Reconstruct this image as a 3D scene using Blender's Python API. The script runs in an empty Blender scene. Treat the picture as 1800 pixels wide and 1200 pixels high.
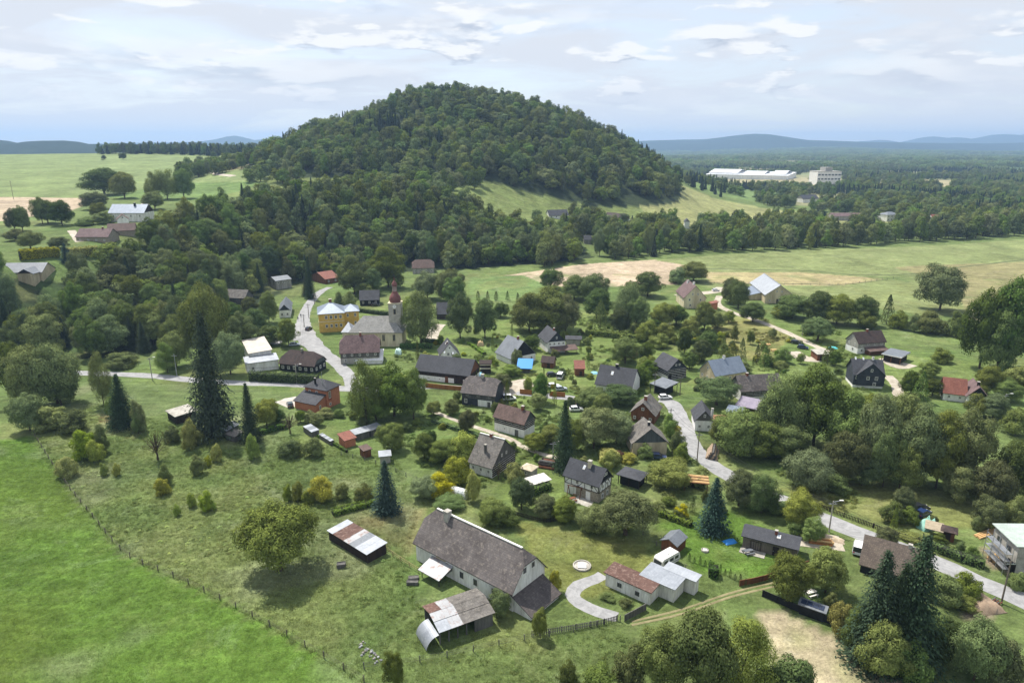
import bpy, math, random
import numpy as np
R = math.radians
sc = bpy.context.scene
COL = sc.collection
# ------------------------------------------------------------------ camera
HC = 80.0                                   # drone height above the valley floor
TH = math.atan((600 - 252) / 1200.0)        # pitch below the horizon
cam = bpy.data.cameras.new('camera'); cam_o = bpy.data.objects.new('camera', cam); COL.objects.link(cam_o)
cam.sensor_width = 36.0; cam.lens = 24.0; cam.clip_start = 1.0; cam.clip_end = 60000
cam_o.location = (0, 0, HC); cam_o.rotation_euler = (math.pi / 2 - TH, 0, 0)
sc.camera = cam_o
# ------------------------------------------------------------------ light
HAZE = 1.1e-4
SUN_EL, SUN_STR, SKY_STR = R(60), 4.7, 0.15
SUN_AZ = math.atan2(-0.62, 0.78)            # horizontal heading towards the sun, from +Y, negative = towards -X
sun = bpy.data.lights.new('sun', 'SUN'); sun.energy = SUN_STR; sun.angle = R(0.6); sun.color = (1.0, 0.945, 0.86)
sun_o = bpy.data.objects.new('sun', sun); COL.objects.link(sun_o)
sun_o.location = (-200, 200, 400)
sun_o.rotation_euler = (R(90) - SUN_EL, 0, -SUN_AZ + math.pi)
w = bpy.data.worlds.new('World'); sc.world = w; w.use_nodes = True
def build_world():
    nt = w.node_tree; nt.nodes.clear(); N = nt.nodes.new; Lk = nt.links.new
    out = N('ShaderNodeOutputWorld'); bg = N('ShaderNodeBackground'); bg.inputs['Strength'].default_value = SKY_STR
    sky = N('ShaderNodeTexSky'); sky.sky_type = 'NISHITA'; sky.sun_disc = False
    sky.sun_elevation = SUN_EL; sky.sun_rotation = SUN_AZ; sky.altitude = 400; sky.air_density = 1.0; sky.dust_density = 1.6; sky.ozone_density = 1.2
    tc = N('ShaderNodeTexCoord'); sep = N('ShaderNodeSeparateXYZ'); Lk(tc.outputs['Generated'], sep.inputs[0])
    def math_(op, a, b=None, c=None, clamp=False):
        m = N('ShaderNodeMath'); m.operation = op; m.use_clamp = clamp
        for i, q in enumerate((a, b, c)):
            if q is None: continue
            if isinstance(q, (int, float)): m.inputs[i].default_value = q
            else: Lk(q, m.inputs[i])
        return m.outputs[0]
    def ramp(v, a, b):
        m = N('ShaderNodeMapRange'); m.interpolation_type = 'SMOOTHSTEP'; Lk(v, m.inputs[0]); m.inputs[1].default_value = a; m.inputs[2].default_value = b
        return m.outputs[0]
    def noise(vec, scale, det=5, rough=0.55, dist=0.0):
        n = N('ShaderNodeTexNoise'); n.inputs['Scale'].default_value = scale; n.inputs['Detail'].default_value = det
        n.inputs['Roughness'].default_value = rough; n.inputs['Distortion'].default_value = dist; Lk(vec, n.inputs['Vector']); return n.outputs['Fac']
    def mix(f, a, b):
        m = N('ShaderNodeMix'); m.data_type = 'RGBA'
        if isinstance(f, (int, float)): m.inputs['Factor'].default_value = f
        else: Lk(f, m.inputs['Factor'])
        for s, q in ((6, a), (7, b)):
            if isinstance(q, tuple): m.inputs[s].default_value = (*q, 1)
            else: Lk(q, m.inputs[s])
        return m.outputs[2]
    el0 = math_('ARCSINE', sep.outputs[2])
    # thin veil, on a flat cloud layer seen in perspective
    zc = math_('MAXIMUM', sep.outputs[2], 0.0); zz = math_('ADD', zc, 0.14)
    cx = math_('DIVIDE', sep.outputs[0], zz); cy = math_('DIVIDE', sep.outputs[1], zz)
    cmb = N('ShaderNodeCombineXYZ'); Lk(cx, cmb.inputs[0]); Lk(math_('MULTIPLY', cy, 1.5), cmb.inputs[1])
    veil = noise(cmb.outputs[0], 0.8, 7, 0.6, 0.6)
    vf = math_('ADD', math_('MULTIPLY', ramp(veil, 0.25, 0.68), 0.55), math_('ADD', math_('MULTIPLY', ramp(el0, 0.42, 0.0), 0.25), 0.36), clamp=True)
    col = mix(vf, sky.outputs[0], (3.7, 3.9, 4.25))
    # small fair-weather clouds: azimuth / elevation space, flattened
    az = math_('ARCTAN2', sep.outputs[0], sep.outputs[1]); el = math_('ARCSINE', sep.outputs[2])
    def puff(dz, sc_, seed, sx=1.0):
        c2 = N('ShaderNodeCombineXYZ'); Lk(math_('MULTIPLY', az, sx), c2.inputs[0]); Lk(math_('MULTIPLY', math_('ADD', el, dz), 3.8), c2.inputs[1]); c2.inputs[2].default_value = seed
        return noise(c2.outputs[0], sc_, 5, 0.52, 0.15)
    for sc_, seed, a, b, amt in ((4.5, 3.7, 0.50, 0.70, 0.6), (7.0, 11.3, 0.56, 0.655, 0.9), (10.0, 5.1, 0.57, 0.65, 0.9)):
        n0 = puff(0, sc_, seed); n1 = puff(0.016, sc_, seed)
        m = ramp(n0, a, b)
        lit = ramp(math_('SUBTRACT', n0, n1), -0.035, 0.06)
        cc = mix(lit, (2.5, 2.8, 3.35), (4.8, 4.85, 4.9))
        fade = ramp(el, 0.02, 0.10)
        col = mix(math_('MULTIPLY', math_('MULTIPLY', m, amt), fade), col, cc)
    Lk(col, bg.inputs['Color']); Lk(bg.outputs[0], out.inputs['Surface'])
build_world()
sc.view_settings.view_transform = 'Standard'; sc.view_settings.look = 'None'
sc.view_settings.exposure = 0.5; sc.view_settings.gamma = 1.0; sc.view_settings.use_curve_mapping = False
sc.render.engine = 'CYCLES'
cy = sc.cycles
cy.max_bounces = 5; cy.diffuse_bounces = 3; cy.glossy_bounces = 2; cy.transmission_bounces = 3; cy.volume_bounces = 0; cy.transparent_max_bounces = 8
cy.use_denoising = True; cy.use_adaptive_sampling = False
# ------------------------------------------------------------------ terrain
cT, sT = math.cos(TH), math.sin(TH)
def sstep(t):
    t = np.clip(t, 0, 1); return t * t * (3 - 2 * t)
FOOT = np.array([(-900, 60), (-600, 130), (-350, 205), (-188, 243), (-154, 292), (-141, 365), (-119, 416), (-73, 435), (-29, 442), (19, 462), (82, 505), (172, 610), (300, 740), (500, 920), (900, 1300), (3000, 3000)], float)
HX, HZ = [], []
for px, py in ((380, 276), (440, 270), (480, 258), (520, 240), (570, 213), (640, 196), (700, 167), (740, 151), (800, 148), (850, 153), (900, 168), (950, 180), (1000, 196), (1050, 218), (1100, 239), (1150, 262), (1190, 292), (1235, 312), (1290, 330)):
    v = (600 - py) / 1200; t = 900 / (cT + v * sT)
    HX.append((px - 900) / 1200 * t); HZ.append(80 + t * (v * cT - sT) - 15)
HX, HZ = np.array(HX), np.array(HZ)
def terrain(x, y):
    x = np.asarray(x, float); y = np.asarray(y, float)
    d = np.full(np.broadcast(x, y).shape, 1e9)
    for (ax, ay), (bx, by) in zip(FOOT[:-1], FOOT[1:]):
        ex, ey = bx - ax, by - ay
        t = np.clip(((x - ax) * ex + (y - ay) * ey) / (ex * ex + ey * ey), 0, 1)
        d = np.minimum(d, np.hypot(x - ax - t * ex, y - ay - t * ey))
    d = np.where(y > np.interp(x, FOOT[:, 0], FOOT[:, 1]), d, 0)
    W = np.interp(x, (-200, -140, -73, 0, 80, 200), (78, 92, 130, 210, 260, 220))
    pl = 33 + np.clip((y - 400) * 0.035, -3, 28.5)
    pl = pl * (1 - 0.75 * sstep((y - 1230) / 700))
    fx = 1 - sstep((x - 60) / 380)
    z = pl * sstep(d / W) * fx
    base = 50 * (1 - sstep((HX - 60) / 380))
    Rg = np.interp(x, HX, np.maximum(HZ - base, 0), left=0, right=0)
    yy = (y - 900); B = np.where(yy < 0, np.clip(1 + yy / 285, 0, 1), np.clip(1 - yy / 330, 0, 1))
    B = np.sin(B * math.pi / 2) ** 1.6
    z = z + Rg * B * (1 + 0.05 * np.sin(x * 0.045 + y * 0.02) * np.sin(y * 0.05))
    n = np.sin(x * 0.021 + 1.3) * np.sin(y * 0.017 + 0.4) * 0.7 + np.sin(x * 0.06 + y * 0.035) * 0.22
    far = sstep((y - 520) / 400)
    n = n * (1 - sstep((np.abs(y - 300) - 200) / 100) * 0) + far * 3.0 * np.sin(x * 0.006 + 2) * np.sin(y * 0.004)
    fdist = sstep((y - 2600) / 2500) * 12 * (np.sin(x * 0.0011 + y * 0.0007) + np.sin(x * 0.0023 - y * 0.0009 + 1))
    return z + n + fdist
def tz(x, y): return float(terrain(x, y))
def ray(px, py):
    u = (px - 900) / 1200; v = (600 - py) / 1200
    return u, cT + v * sT, v * cT - sT
def P(px, py, h=0.0):
    """the point where the sight line through photo pixel (px, py) meets the surface h above the ground"""
    u, f, q = ray(px, py)
    t = np.concatenate([np.arange(50, 700, 2.0), np.arange(700, 6000, 10.0)])
    g = HC + t * q - terrain(u * t, f * t) - h
    i = np.argmax(g < 0)
    if g[i] >= 0: i = len(t) - 1
    a, b = t[max(i - 1, 0)], t[i]
    for _ in range(24):
        m = (a + b) / 2
        if HC + m * q - tz(u * m, f * m) - h < 0: b = m
        else: a = m
    return u * b, f * b, HC + b * q - h
def Pz(px, py, z):
    u, f, q = ray(px, py); t = (z - HC) / q
    return u * t, f * t, z
def depth(x, y, z): return y * cT - (z - HC) * sT
def proj(x, y, z):
    c = depth(x, y, z); return 900 + 1200 * x / c, 600 - 1200 * (y * sT + (z - HC) * cT) / c
def height_to(x, y, z0, py):
    v = (600 - py) / 1200; return HC + y * (v * cT - sT) / (cT + v * sT) - z0
# ------------------------------------------------------------------ materials
MATS = {}
def rgb(h):
    """sRGB hex to linear"""
    c = [int(h[i:i + 2], 16) / 255 for i in (0, 2, 4)]
    return tuple(k / 12.92 if k <= 0.04045 else ((k + 0.055) / 1.055) ** 2.4 for k in c)
class NT:
    def __init__(s, name):
        s.m = bpy.data.materials.new(name); s.m.use_nodes = True; s.t = s.m.node_tree; s.t.nodes.clear()
        s.out = s.n('ShaderNodeOutputMaterial'); s.b = s.n('ShaderNodeBsdfPrincipled'); s.l(s.b.outputs[0], s.out.inputs[0])
    def n(s, k): return s.t.nodes.new(k)
    def l(s, a, b): s.t.links.new(a, b)
    def math(s, op, a, b=None, clamp=False):
        m = s.n('ShaderNodeMath'); m.operation = op; m.use_clamp = clamp
        for i, q in enumerate((a, b)):
            if q is None: continue
            if isinstance(q, (int, float)): m.inputs[i].default_value = q
            else: s.l(q, m.inputs[i])
        return m.outputs[0]
    def noise(s, vec, scale, det=4, rough=0.6, dist=0.0):
        n = s.n('ShaderNodeTexNoise'); n.inputs['Scale'].default_value = scale; n.inputs['Detail'].default_value = det
        n.inputs['Roughness'].default_value = rough; n.inputs['Distortion'].default_value = dist
        if vec is not None: s.l(vec, n.inputs['Vector'])
        return n.outputs['Fac']
    def rng(s, v, a, b, c=0.0, d=1.0):
        m = s.n('ShaderNodeMapRange'); s.l(v, m.inputs[0])
        for i, q in zip((1, 2, 3, 4), (a, b, c, d)): m.inputs[i].default_value = q
        return m.outputs[0]
    def mix(s, f, a, b, mode='MIX'):
        m = s.n('ShaderNodeMix'); m.data_type = 'RGBA'; m.blend_type = mode
        if isinstance(f, (int, float)): m.inputs['Factor'].default_value = f
        else: s.l(f, m.inputs['Factor'])
        for k, q in ((6, a), (7, b)):
            if isinstance(q, tuple): m.inputs[k].default_value = (*q[:3], 1)
            else: s.l(q, m.inputs[k])
        return m.outputs[2]
    def pos(s): return s.n('ShaderNodeNewGeometry').outputs['Position']
    def uv(s): return s.n('ShaderNodeTexCoord').outputs['UV']
    def bump(s, h, st=0.3, d=0.05):
        b = s.n('ShaderNodeBump'); b.inputs['Strength'].default_value = st; b.inputs['Distance'].default_value = d
        s.l(h, b.inputs['Height']); s.l(b.outputs[0], s.b.inputs['Normal'])
    def done(s, col, rough=0.85, metal=0.0, spec=0.3):
        if isinstance(col, tuple): s.b.inputs['Base Color'].default_value = (*col[:3], 1)
        else: s.l(col, s.b.inputs['Base Color'])
        s.b.inputs['Roughness'].default_value = rough; s.b.inputs['Metallic'].default_value = metal
        s.b.inputs['Specular IOR Level'].default_value = spec
        return s.m
def paint(name, c1, c2=None, scale=1.2, rough=0.85, metal=0.0, spec=0.3, streak=False):
    """plain weathered surface: two tones mixed by world-space noise, with fine dirt"""
    if name in MATS: return MATS[name]
    c1 = rgb(c1); c2 = rgb(c2) if c2 else tuple(k * 0.72 for k in c1)
    k = NT(name); p = k.pos()
    if streak:
        mp = k.n('ShaderNodeMapping'); mp.inputs['Scale'].default_value = (1, 1, 0.15); k.l(p, mp.inputs[0]); p = mp.outputs[0]
    a = k.rng(k.noise(p, scale, 5, 0.65), 0.38, 0.66)
    b = k.rng(k.noise(p, scale * 6, 3, 0.6), 0.3, 0.75, 0.82, 1.12)
    g = k.n('ShaderNodeCombineColor')
    for i in range(3): k.l(b, g.inputs[i])
    MATS[name] = k.done(k.mix(1.0, k.mix(a, c1, c2), g.outputs[0], 'MULTIPLY'), rough, metal, spec)
    return MATS[name]
def roofmat(name, c1, c2, c3=None, tile=(0.33, 0.42), rough=0.8, metal=0.0, seam=0.0, patch=0.5):
    """roof covering in metres of UV: courses of tiles or standing seams, weathering patches"""
    if name in MATS: return MATS[name]
    c1, c2 = rgb(c1), rgb(c2); c3 = rgb(c3) if c3 else c2
    k = NT(name); uv = k.uv(); p = k.pos()
    br = k.n('ShaderNodeTexBrick'); k.l(uv, br.inputs['Vector']); br.inputs['Scale'].default_value = 1.0
    br.inputs['Brick Width'].default_value = tile[0]; br.inputs['Row Height'].default_value = tile[1]; br.inputs['Mortar Size'].default_value = 0.02
    br.inputs['Color1'].default_value = (1, 1, 1, 1); br.inputs['Color2'].default_value = (0.72, 0.72, 0.72, 1); br.inputs['Mortar'].default_value = (0.45, 0.45, 0.45, 1)
    if seam: br.offset = 0.0
    a = k.rng(k.noise(p, patch, 6, 0.7, 0.3), 0.4, 0.62)
    b = k.rng(k.noise(p, patch * 4.5, 5, 0.7), 0.52, 0.7)
    col = k.mix(b, k.mix(a, c1, c2), c3)
    col = k.mix(0.8 if not seam else seam, col, br.outputs['Color'], 'MULTIPLY')
    k.bump(br.outputs['Color'], 0.4, 0.04)
    MATS[name] = k.done(col, rough, metal, 0.35)
    return MATS[name]
# ------------------------------------------------------------------ mesh helpers
def mesh_np(name, verts, quads=None, tris=None, uv=None):
    verts = np.asarray(verts, np.float32)
    nq = 0 if quads is None else len(quads); ntr = 0 if tris is None else len(tris)
    loops = np.concatenate([np.asarray(quads, np.int32).ravel() if nq else np.zeros(0, np.int32), np.asarray(tris, np.int32).ravel() if ntr else np.zeros(0, np.int32)])
    starts = np.concatenate([np.arange(nq) * 4, nq * 4 + np.arange(ntr) * 3]).astype(np.int32)
    m = bpy.data.meshes.new(name); m.vertices.add(len(verts)); m.vertices.foreach_set('co', verts.ravel())
    m.loops.add(len(loops)); m.loops.foreach_set('vertex_index', loops)
    m.polygons.add(nq + ntr); m.polygons.foreach_set('loop_start', starts)
    m.update(calc_edges=True); return m
def add(name, data, parent=None, loc=None, mat=None):
    o = bpy.data.objects.new(name, data); COL.objects.link(o)
    if parent is not None: o.parent = parent
    if loc is not None: o.location = loc
    if mat is not None and data is not None: data.materials.append(mat)
    return o
def tag(o, label=None, cat=None, group=None, kind=None):
    for k, q in (('label', label), ('category', cat), ('group', group), ('kind', kind)):
        if q: o[k] = q
    return o
class MB:
    """collects polygons; build() links them as one mesh"""
    def __init__(s): s.v = []; s.f = []; s.uv = []
    def poly(s, pts, uv=None):
        i = len(s.v); s.v += [tuple(p) for p in pts]; s.f.append(tuple(range(i, i + len(pts))))
        s.uv += list(uv) if uv else [(0, 0)] * len(pts)
    def prism(s, pts, off, uv=None):
        """polygon pts extruded by vector off"""
        q = [(p[0] + off[0], p[1] + off[1], p[2] + off[2]) for p in pts]; n = len(pts)
        s.poly(pts, uv); s.poly(q[::-1])
        for i in range(n): s.poly([pts[i], q[i], q[(i + 1) % n], pts[(i + 1) % n]])
    def box(s, o, a, b, c):
        """box from corner o with edge vectors a, b, c"""
        f = lambda *k: tuple(o[i] + sum(e[i] for e in k) for i in range(3))
        s.prism([f(), f(a), f(a, b), f(b)], c)
    def abox(s, x0, y0, z0, x1, y1, z1): s.box((x0, y0, z0), (x1 - x0, 0, 0), (0, y1 - y0, 0), (0, 0, z1 - z0))
    def tube(s, p, q, r0, r1=None, n=8):
        r1 = r0 if r1 is None else r1
        a = np.array(p, float); b = np.array(q, float); d = b - a; d /= np.linalg.norm(d)
        e = np.cross(d, (0, 0, 1) if abs(d[2]) < 0.9 else (1, 0, 0)); e /= np.linalg.norm(e); g = np.cross(d, e)
        A = [tuple(a + r0 * (math.cos(t) * e + math.sin(t) * g)) for t in np.arange(n) * 2 * math.pi / n]
        B = [tuple(b + r1 * (math.cos(t) * e + math.sin(t) * g)) for t in np.arange(n) * 2 * math.pi / n]
        for i in range(n): s.poly([A[i], A[(i + 1) % n], B[(i + 1) % n], B[i]])
        s.poly(A[::-1]); s.poly(B)
    def lathe(s, prof, n=16, c=(0, 0, 0)):
        rings = [[(c[0] + r * math.cos(t), c[1] + r * math.sin(t), c[2] + z) for t in np.arange(n) * 2 * math.pi / n] for r, z in prof]
        for A, B in zip(rings[:-1], rings[1:]):
            for i in range(n): s.poly([A[i], A[(i + 1) % n], B[(i + 1) % n], B[i]])
        s.poly(rings[0][::-1]); s.poly(rings[-1])
    def build(s, name, mat, parent=None, loc=None, smooth=False):
        m = bpy.data.meshes.new(name); m.from_pydata(s.v, [], s.f)
        u = m.uv_layers.new(name='UVMap'); u.data.foreach_set('uv', np.array(s.uv, np.float32).ravel())
        if smooth:
            for p in m.polygons: p.use_smooth = True
        return add(name, m, parent, loc, mat)
def in_poly(x, y, poly):
    c = np.zeros(np.shape(x), bool); n = len(poly)
    for i in range(n):
        (ax, ay), (bx, by) = poly[i], poly[(i + 1) % n]
        if ay == by: continue
        k = ((ay > y) != (by > y)) & (x < (bx - ax) * (y - ay) / (by - ay) + ax)
        c ^= k
    return c
def wpoly(pts): return [P(a, b)[:2] for a, b in pts]
rs = np.random.RandomState(7)
def vnoise(x, y, s, seed=0):
    """cheap smooth value noise in numpy"""
    x = np.asarray(x) / s; y = np.asarray(y) / s; xi = np.floor(x).astype(int); yi = np.floor(y).astype(int); fx = sstep(x - xi); fy = sstep(y - yi)
    def h(a, b):
        q = (a * 374761393 + b * 668265263 + seed * 1442695) & 0xffffffff; q = ((q ^ (q >> 13)) * 1274126177) & 0xffffffff
        return ((q ^ (q >> 16)) & 0xffff) / 65535.0
    return (h(xi, yi) * (1 - fx) + h(xi + 1, yi) * fx) * (1 - fy) + (h(xi, yi + 1) * (1 - fx) + h(xi + 1, yi + 1) * fx) * fy
# ------------------------------------------------------------------ the ground: one sheet to the horizon
GRASS = (0.120, 0.165, 0.052); LAWN = (0.138, 0.190, 0.054); CROP = (0.100, 0.176, 0.030); ROUGH = (0.148, 0.186, 0.062)
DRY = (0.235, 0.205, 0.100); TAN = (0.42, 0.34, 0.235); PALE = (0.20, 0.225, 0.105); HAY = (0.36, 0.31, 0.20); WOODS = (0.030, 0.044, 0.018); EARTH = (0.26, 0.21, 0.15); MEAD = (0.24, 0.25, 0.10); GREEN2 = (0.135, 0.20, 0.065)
CROPP = [(-400, 720), (-60, 775), (62, 768), (105, 835), (160, 905), (222, 975), (300, 1012), (380, 1050), (470, 1098), (560, 1150), (640, 1200), (760, 1300), (-400, 1300)]
LAND = [
 ([(100, 668), (520, 690), (700, 740), (740, 800), (730, 900), (700, 990), (640, 1190), (560, 1150), (380, 1047), (222, 972), (62, 768)], ROUGH),
 ([(590, 905), (720, 850), (745, 905), (725, 985), (690, 955)], DRY),
 ([(175, 725), (200, 715), (255, 760), (240, 775), (195, 760)], DRY),
 ([(480, 690), (620, 700), (760, 720), (880, 760), (1000, 800), (990, 900), (900, 890), (800, 800), (660, 760), (540, 745)], LAWN),
 ([(900, 560), (1200, 540), (1420, 560), (1620, 640), (1640, 690), (1420, 700), (1220, 690), (1000, 720), (880, 700), (760, 650), (740, 600)], LAWN),
 ([(1120, 880), (1300, 900), (1420, 985), (1390, 1020), (1220, 1000), (1190, 960)], CROP),
 ([(900, 915), (1110, 950), (1190, 1000), (1010, 1060), (950, 1000)], (0.17, 0.19, 0.055)),
 ([(1250, 570), (1330, 545), (1390, 590), (1350, 640), (1290, 625)], (0.20, 0.20, 0.07)),
 ([(1370, 860), (1560, 840), (1720, 880), (1740, 930), (1600, 930), (1480, 900)], (0.17, 0.19, 0.06)),
 ([(1490, 600), (1800, 640), (1800, 720), (1640, 700), (1560, 690)], LAWN),
 ([(1335, 1065), (1400, 1085), (1500, 1140), (1620, 1210), (1400, 1230), (1350, 1150)], HAY),
 ([(1690, 1040), (1745, 1050), (1750, 1080), (1700, 1090)], EARTH),
 ([(1720, 960), (1800, 985), (1800, 1010), (1740, 1000)], EARTH),
 ([(870, 487), (1010, 466), (1160, 456), (1205, 466), (1190, 500), (1000, 505)], TAN),
 ([(1150, 457), (1350, 442), (1620, 432), (1900, 415), (1900, 560), (1700, 560), (1560, 545), (1300, 520), (1230, 500), (1205, 466)], (0.185, 0.22, 0.085)),
 ([(1230, 478), (1400, 478), (1560, 490), (1480, 502), (1250, 497)], (0.33, 0.285, 0.145)),
 ([(1570, 470), (1800, 460), (1900, 470), (1900, 600), (1700, 560), (1680, 500)], (0.23, 0.215, 0.10)),
 ([(820, 487), (920, 484), (960, 500), (900, 530), (830, 525)], GREEN2),
]
FARLAND = [  # far fields on the plateau and the slopes, as world polygons
 ([(-700, 430), (-312, 418), (-300, 470), (-330, 560), (-700, 575)], TAN),
 ([(-900, 560), (-330, 555), (-270, 560), (-150, 700), (-190, 1260), (-1500, 1260)], (0.175, 0.225, 0.085)),
 ([(-330, 560), (-250, 530), (-200, 640), (-330, 680)], (0.13, 0.20, 0.06)),
 ([(-370, 800), (-260, 720), (-150, 760), (-170, 900), (-330, 960)], (0.27, 0.245, 0.125)),
 ([(-240, 560), (-120, 585), (40, 560), (160, 640), (150, 720), (40, 690), (-120, 700), (-230, 690)], (0.15, 0.19, 0.06)),
 ([(110, 700), (170, 640), (380, 700), (440, 770), (300, 850), (190, 880), (150, 800)], MEAD),
]
def grow(a, step, lim, k=1.07):
    out = []; s = step
    while a < lim: s *= k; a += s; out.append(a)
    return out
gx = list(np.arange(-300, 300.1, 1.9)); e = grow(300, 1.9, 16000); gx = [-q for q in e[::-1]] + gx + e
gy = [-600, -400, -250, -120, -40, 0, 30, 50] + list(np.arange(62, 560, 1.9)); gy += grow(gy[-1], 1.9, 17500, 1.045)
gx, gy = np.array(gx), np.array(gy)
X, Y = np.meshgrid(gx, gy); Z = terrain(X, Y)
def hill_mask(x, y):
    base = 50 * (1 - sstep((HX - 60) / 380)); Rg = np.interp(x, HX, np.maximum(HZ - base, 0), left=0, right=0)
    yy = y - 900; B = np.where(yy < 0, np.clip(1 + yy / 285, 0, 1), np.clip(1 - yy / 330, 0, 1))
    return Rg * B
land = np.empty(X.shape + (3,)); land[:] = GRASS
n1 = vnoise(X, Y, 420, 3); n2 = vnoise(X, Y, 170, 5)
farm = (Y > 900)
cell = vnoise(np.floor(X / 260 + n1 * 0.8) * 260, np.floor(Y / 430 + n2 * 0.4) * 430, 1.0, 9)
for lo, hi, c in ((0, 0.25, PALE), (0.25, 0.45, (0.30, 0.27, 0.15)), (0.45, 0.7, GREEN2), (0.7, 1.01, (0.24, 0.24, 0.12))): land[farm & (cell >= lo) & (cell < hi)] = c
for pts, c in FARLAND: land[in_poly(X, Y, pts)] = c
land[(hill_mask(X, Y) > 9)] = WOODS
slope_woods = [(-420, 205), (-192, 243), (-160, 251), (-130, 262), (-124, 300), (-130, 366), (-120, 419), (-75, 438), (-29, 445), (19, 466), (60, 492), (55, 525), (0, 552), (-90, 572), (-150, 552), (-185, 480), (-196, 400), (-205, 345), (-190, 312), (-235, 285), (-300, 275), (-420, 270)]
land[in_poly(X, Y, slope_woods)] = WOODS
for pts, c in LAND: land[in_poly(X, Y, wpoly(pts))] = c
near = (Y > 55) & (Y < 430) & (np.abs(X) < 330)
pn = vnoise(X, Y, 17, 31) * .55 + vnoise(X, Y, 6, 33) * .45; pg = vnoise(X, Y, 26, 41) * .6 + vnoise(X, Y, 8, 43) * .4
rough_ = in_poly(X, Y, wpoly(LAND[0][0])) & near
for msk, c, amt in ((rough_, (0.20, 0.23, 0.115), np.clip((pn - .52) * 5, 0, .75)), (rough_, (0.095, 0.145, 0.042), np.clip((pg - .52) * 5, 0, .7)), (near & ~rough_, (0.175, 0.195, 0.07), np.clip((pn - .56) * 4, 0, .5)), (near & ~rough_, (0.09, 0.15, 0.04), np.clip((pg - .56) * 4, 0, .5))):
    a_ = (amt * msk)[..., None]; land = land * (1 - a_) + np.array(c) * a_
crop_poly = wpoly(CROPP); ci = in_poly(X, Y, crop_poly); land[ci] = CROP
for c, amt in (((0.17, 0.23, 0.09), np.clip((vnoise(X, Y, 22, 51) * .6 + vnoise(X, Y, 7, 53) * .4 - .6) * 5, 0, .7)), ((0.108, 0.158, 0.028), np.clip((vnoise(X, Y, 30, 61) - .5) * 2.5, 0, .7))):
    a_ = (amt * ci)[..., None]; land = land * (1 - a_) + np.array(c) * a_
ny, nx = X.shape
idx = np.arange(nx * ny).reshape(ny, nx)
q = np.stack([idx[:-1, :-1], idx[:-1, 1:], idx[1:, 1:], idx[1:, :-1]], -1).reshape(-1, 4)
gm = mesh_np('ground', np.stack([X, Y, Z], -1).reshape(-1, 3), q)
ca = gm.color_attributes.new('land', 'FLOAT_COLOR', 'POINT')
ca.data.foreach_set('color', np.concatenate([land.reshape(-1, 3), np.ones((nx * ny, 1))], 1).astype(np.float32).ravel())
for p_ in (gm.polygons,): p_.foreach_set('use_smooth', np.ones(len(gm.polygons), bool))
def ground_mat():
    k = NT('ground_cover'); p = k.pos()
    at = k.n('ShaderNodeAttribute'); at.attribute_name = 'land'
    mp = k.n('ShaderNodeMapping'); mp.inputs['Rotation'].default_value = (0, 0, R(52)); mp.inputs['Scale'].default_value = (.25, 2.2, 1); k.l(p, mp.inputs[0]); rows = k.rng(k.noise(mp.outputs[0], .25, 4, .6), .3, .7, .8, 1.2)
    big = k.rng(k.noise(p, 0.035, 5, 0.6, 0.5), 0.3, 0.7, 0.72, 1.22)
    mid = k.rng(k.noise(p, 0.22, 6, 0.7, 0.6), 0.28, 0.72, 0.66, 1.32)
    fine = k.rng(k.noise(p, 1.6, 4, 0.75), 0.25, 0.75, 0.62, 1.35)
    m = k.math('MULTIPLY', k.math('MULTIPLY', k.math('MULTIPLY', big, rows), mid), fine)
    g = k.n('ShaderNodeCombineColor')
    for i in range(3): k.l(m, g.inputs[i])
    col = k.mix(1.0, at.outputs['Color'], g.outputs[0], 'MULTIPLY')
    yel = k.rng(k.noise(p, 0.09, 5, 0.7, 1.0), 0.5, 0.75, 0.0, 0.55)
    hs = k.n('ShaderNodeHueSaturation'); hs.inputs['Hue'].default_value = 0.465; hs.inputs['Saturation'].default_value = 0.85; hs.inputs['Value'].default_value = 1.25; k.l(col, hs.inputs['Color'])
    col = k.mix(yel, col, hs.outputs[0])
    sw = k.rng(k.noise(p, 0.06, 6, 0.75, 2.2), 0.56, 0.72, 0.0, 0.45)
    hs3 = k.n('ShaderNodeHueSaturation'); hs3.inputs['Value'].default_value = 1.45; hs3.inputs['Saturation'].default_value = 0.62; k.l(col, hs3.inputs['Color'])
    col = k.mix(sw, col, hs3.outputs[0])
    blades = k.rng(k.noise(p, 5.0, 3, 0.7), 0.62, 0.72, 0.0, 0.5)
    hs2 = k.n('ShaderNodeHueSaturation'); hs2.inputs['Value'].default_value = 1.5; hs2.inputs['Saturation'].default_value = 0.8; k.l(col, hs2.inputs['Color'])
    col = k.mix(blades, col, hs2.outputs[0])
    k.bump(k.math('ADD', k.noise(p, 1.1, 5, 0.75), k.math('MULTIPLY', k.noise(p, 0.25, 3), 1.2)), 0.9, 0.55)
    return k.done(col, 0.95, 0.0, 0.1)
ground = add('ground', gm, mat=ground_mat()); tag(ground, 'rolling valley floor of meadows, lawns and fields', 'ground', kind='structure')
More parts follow.
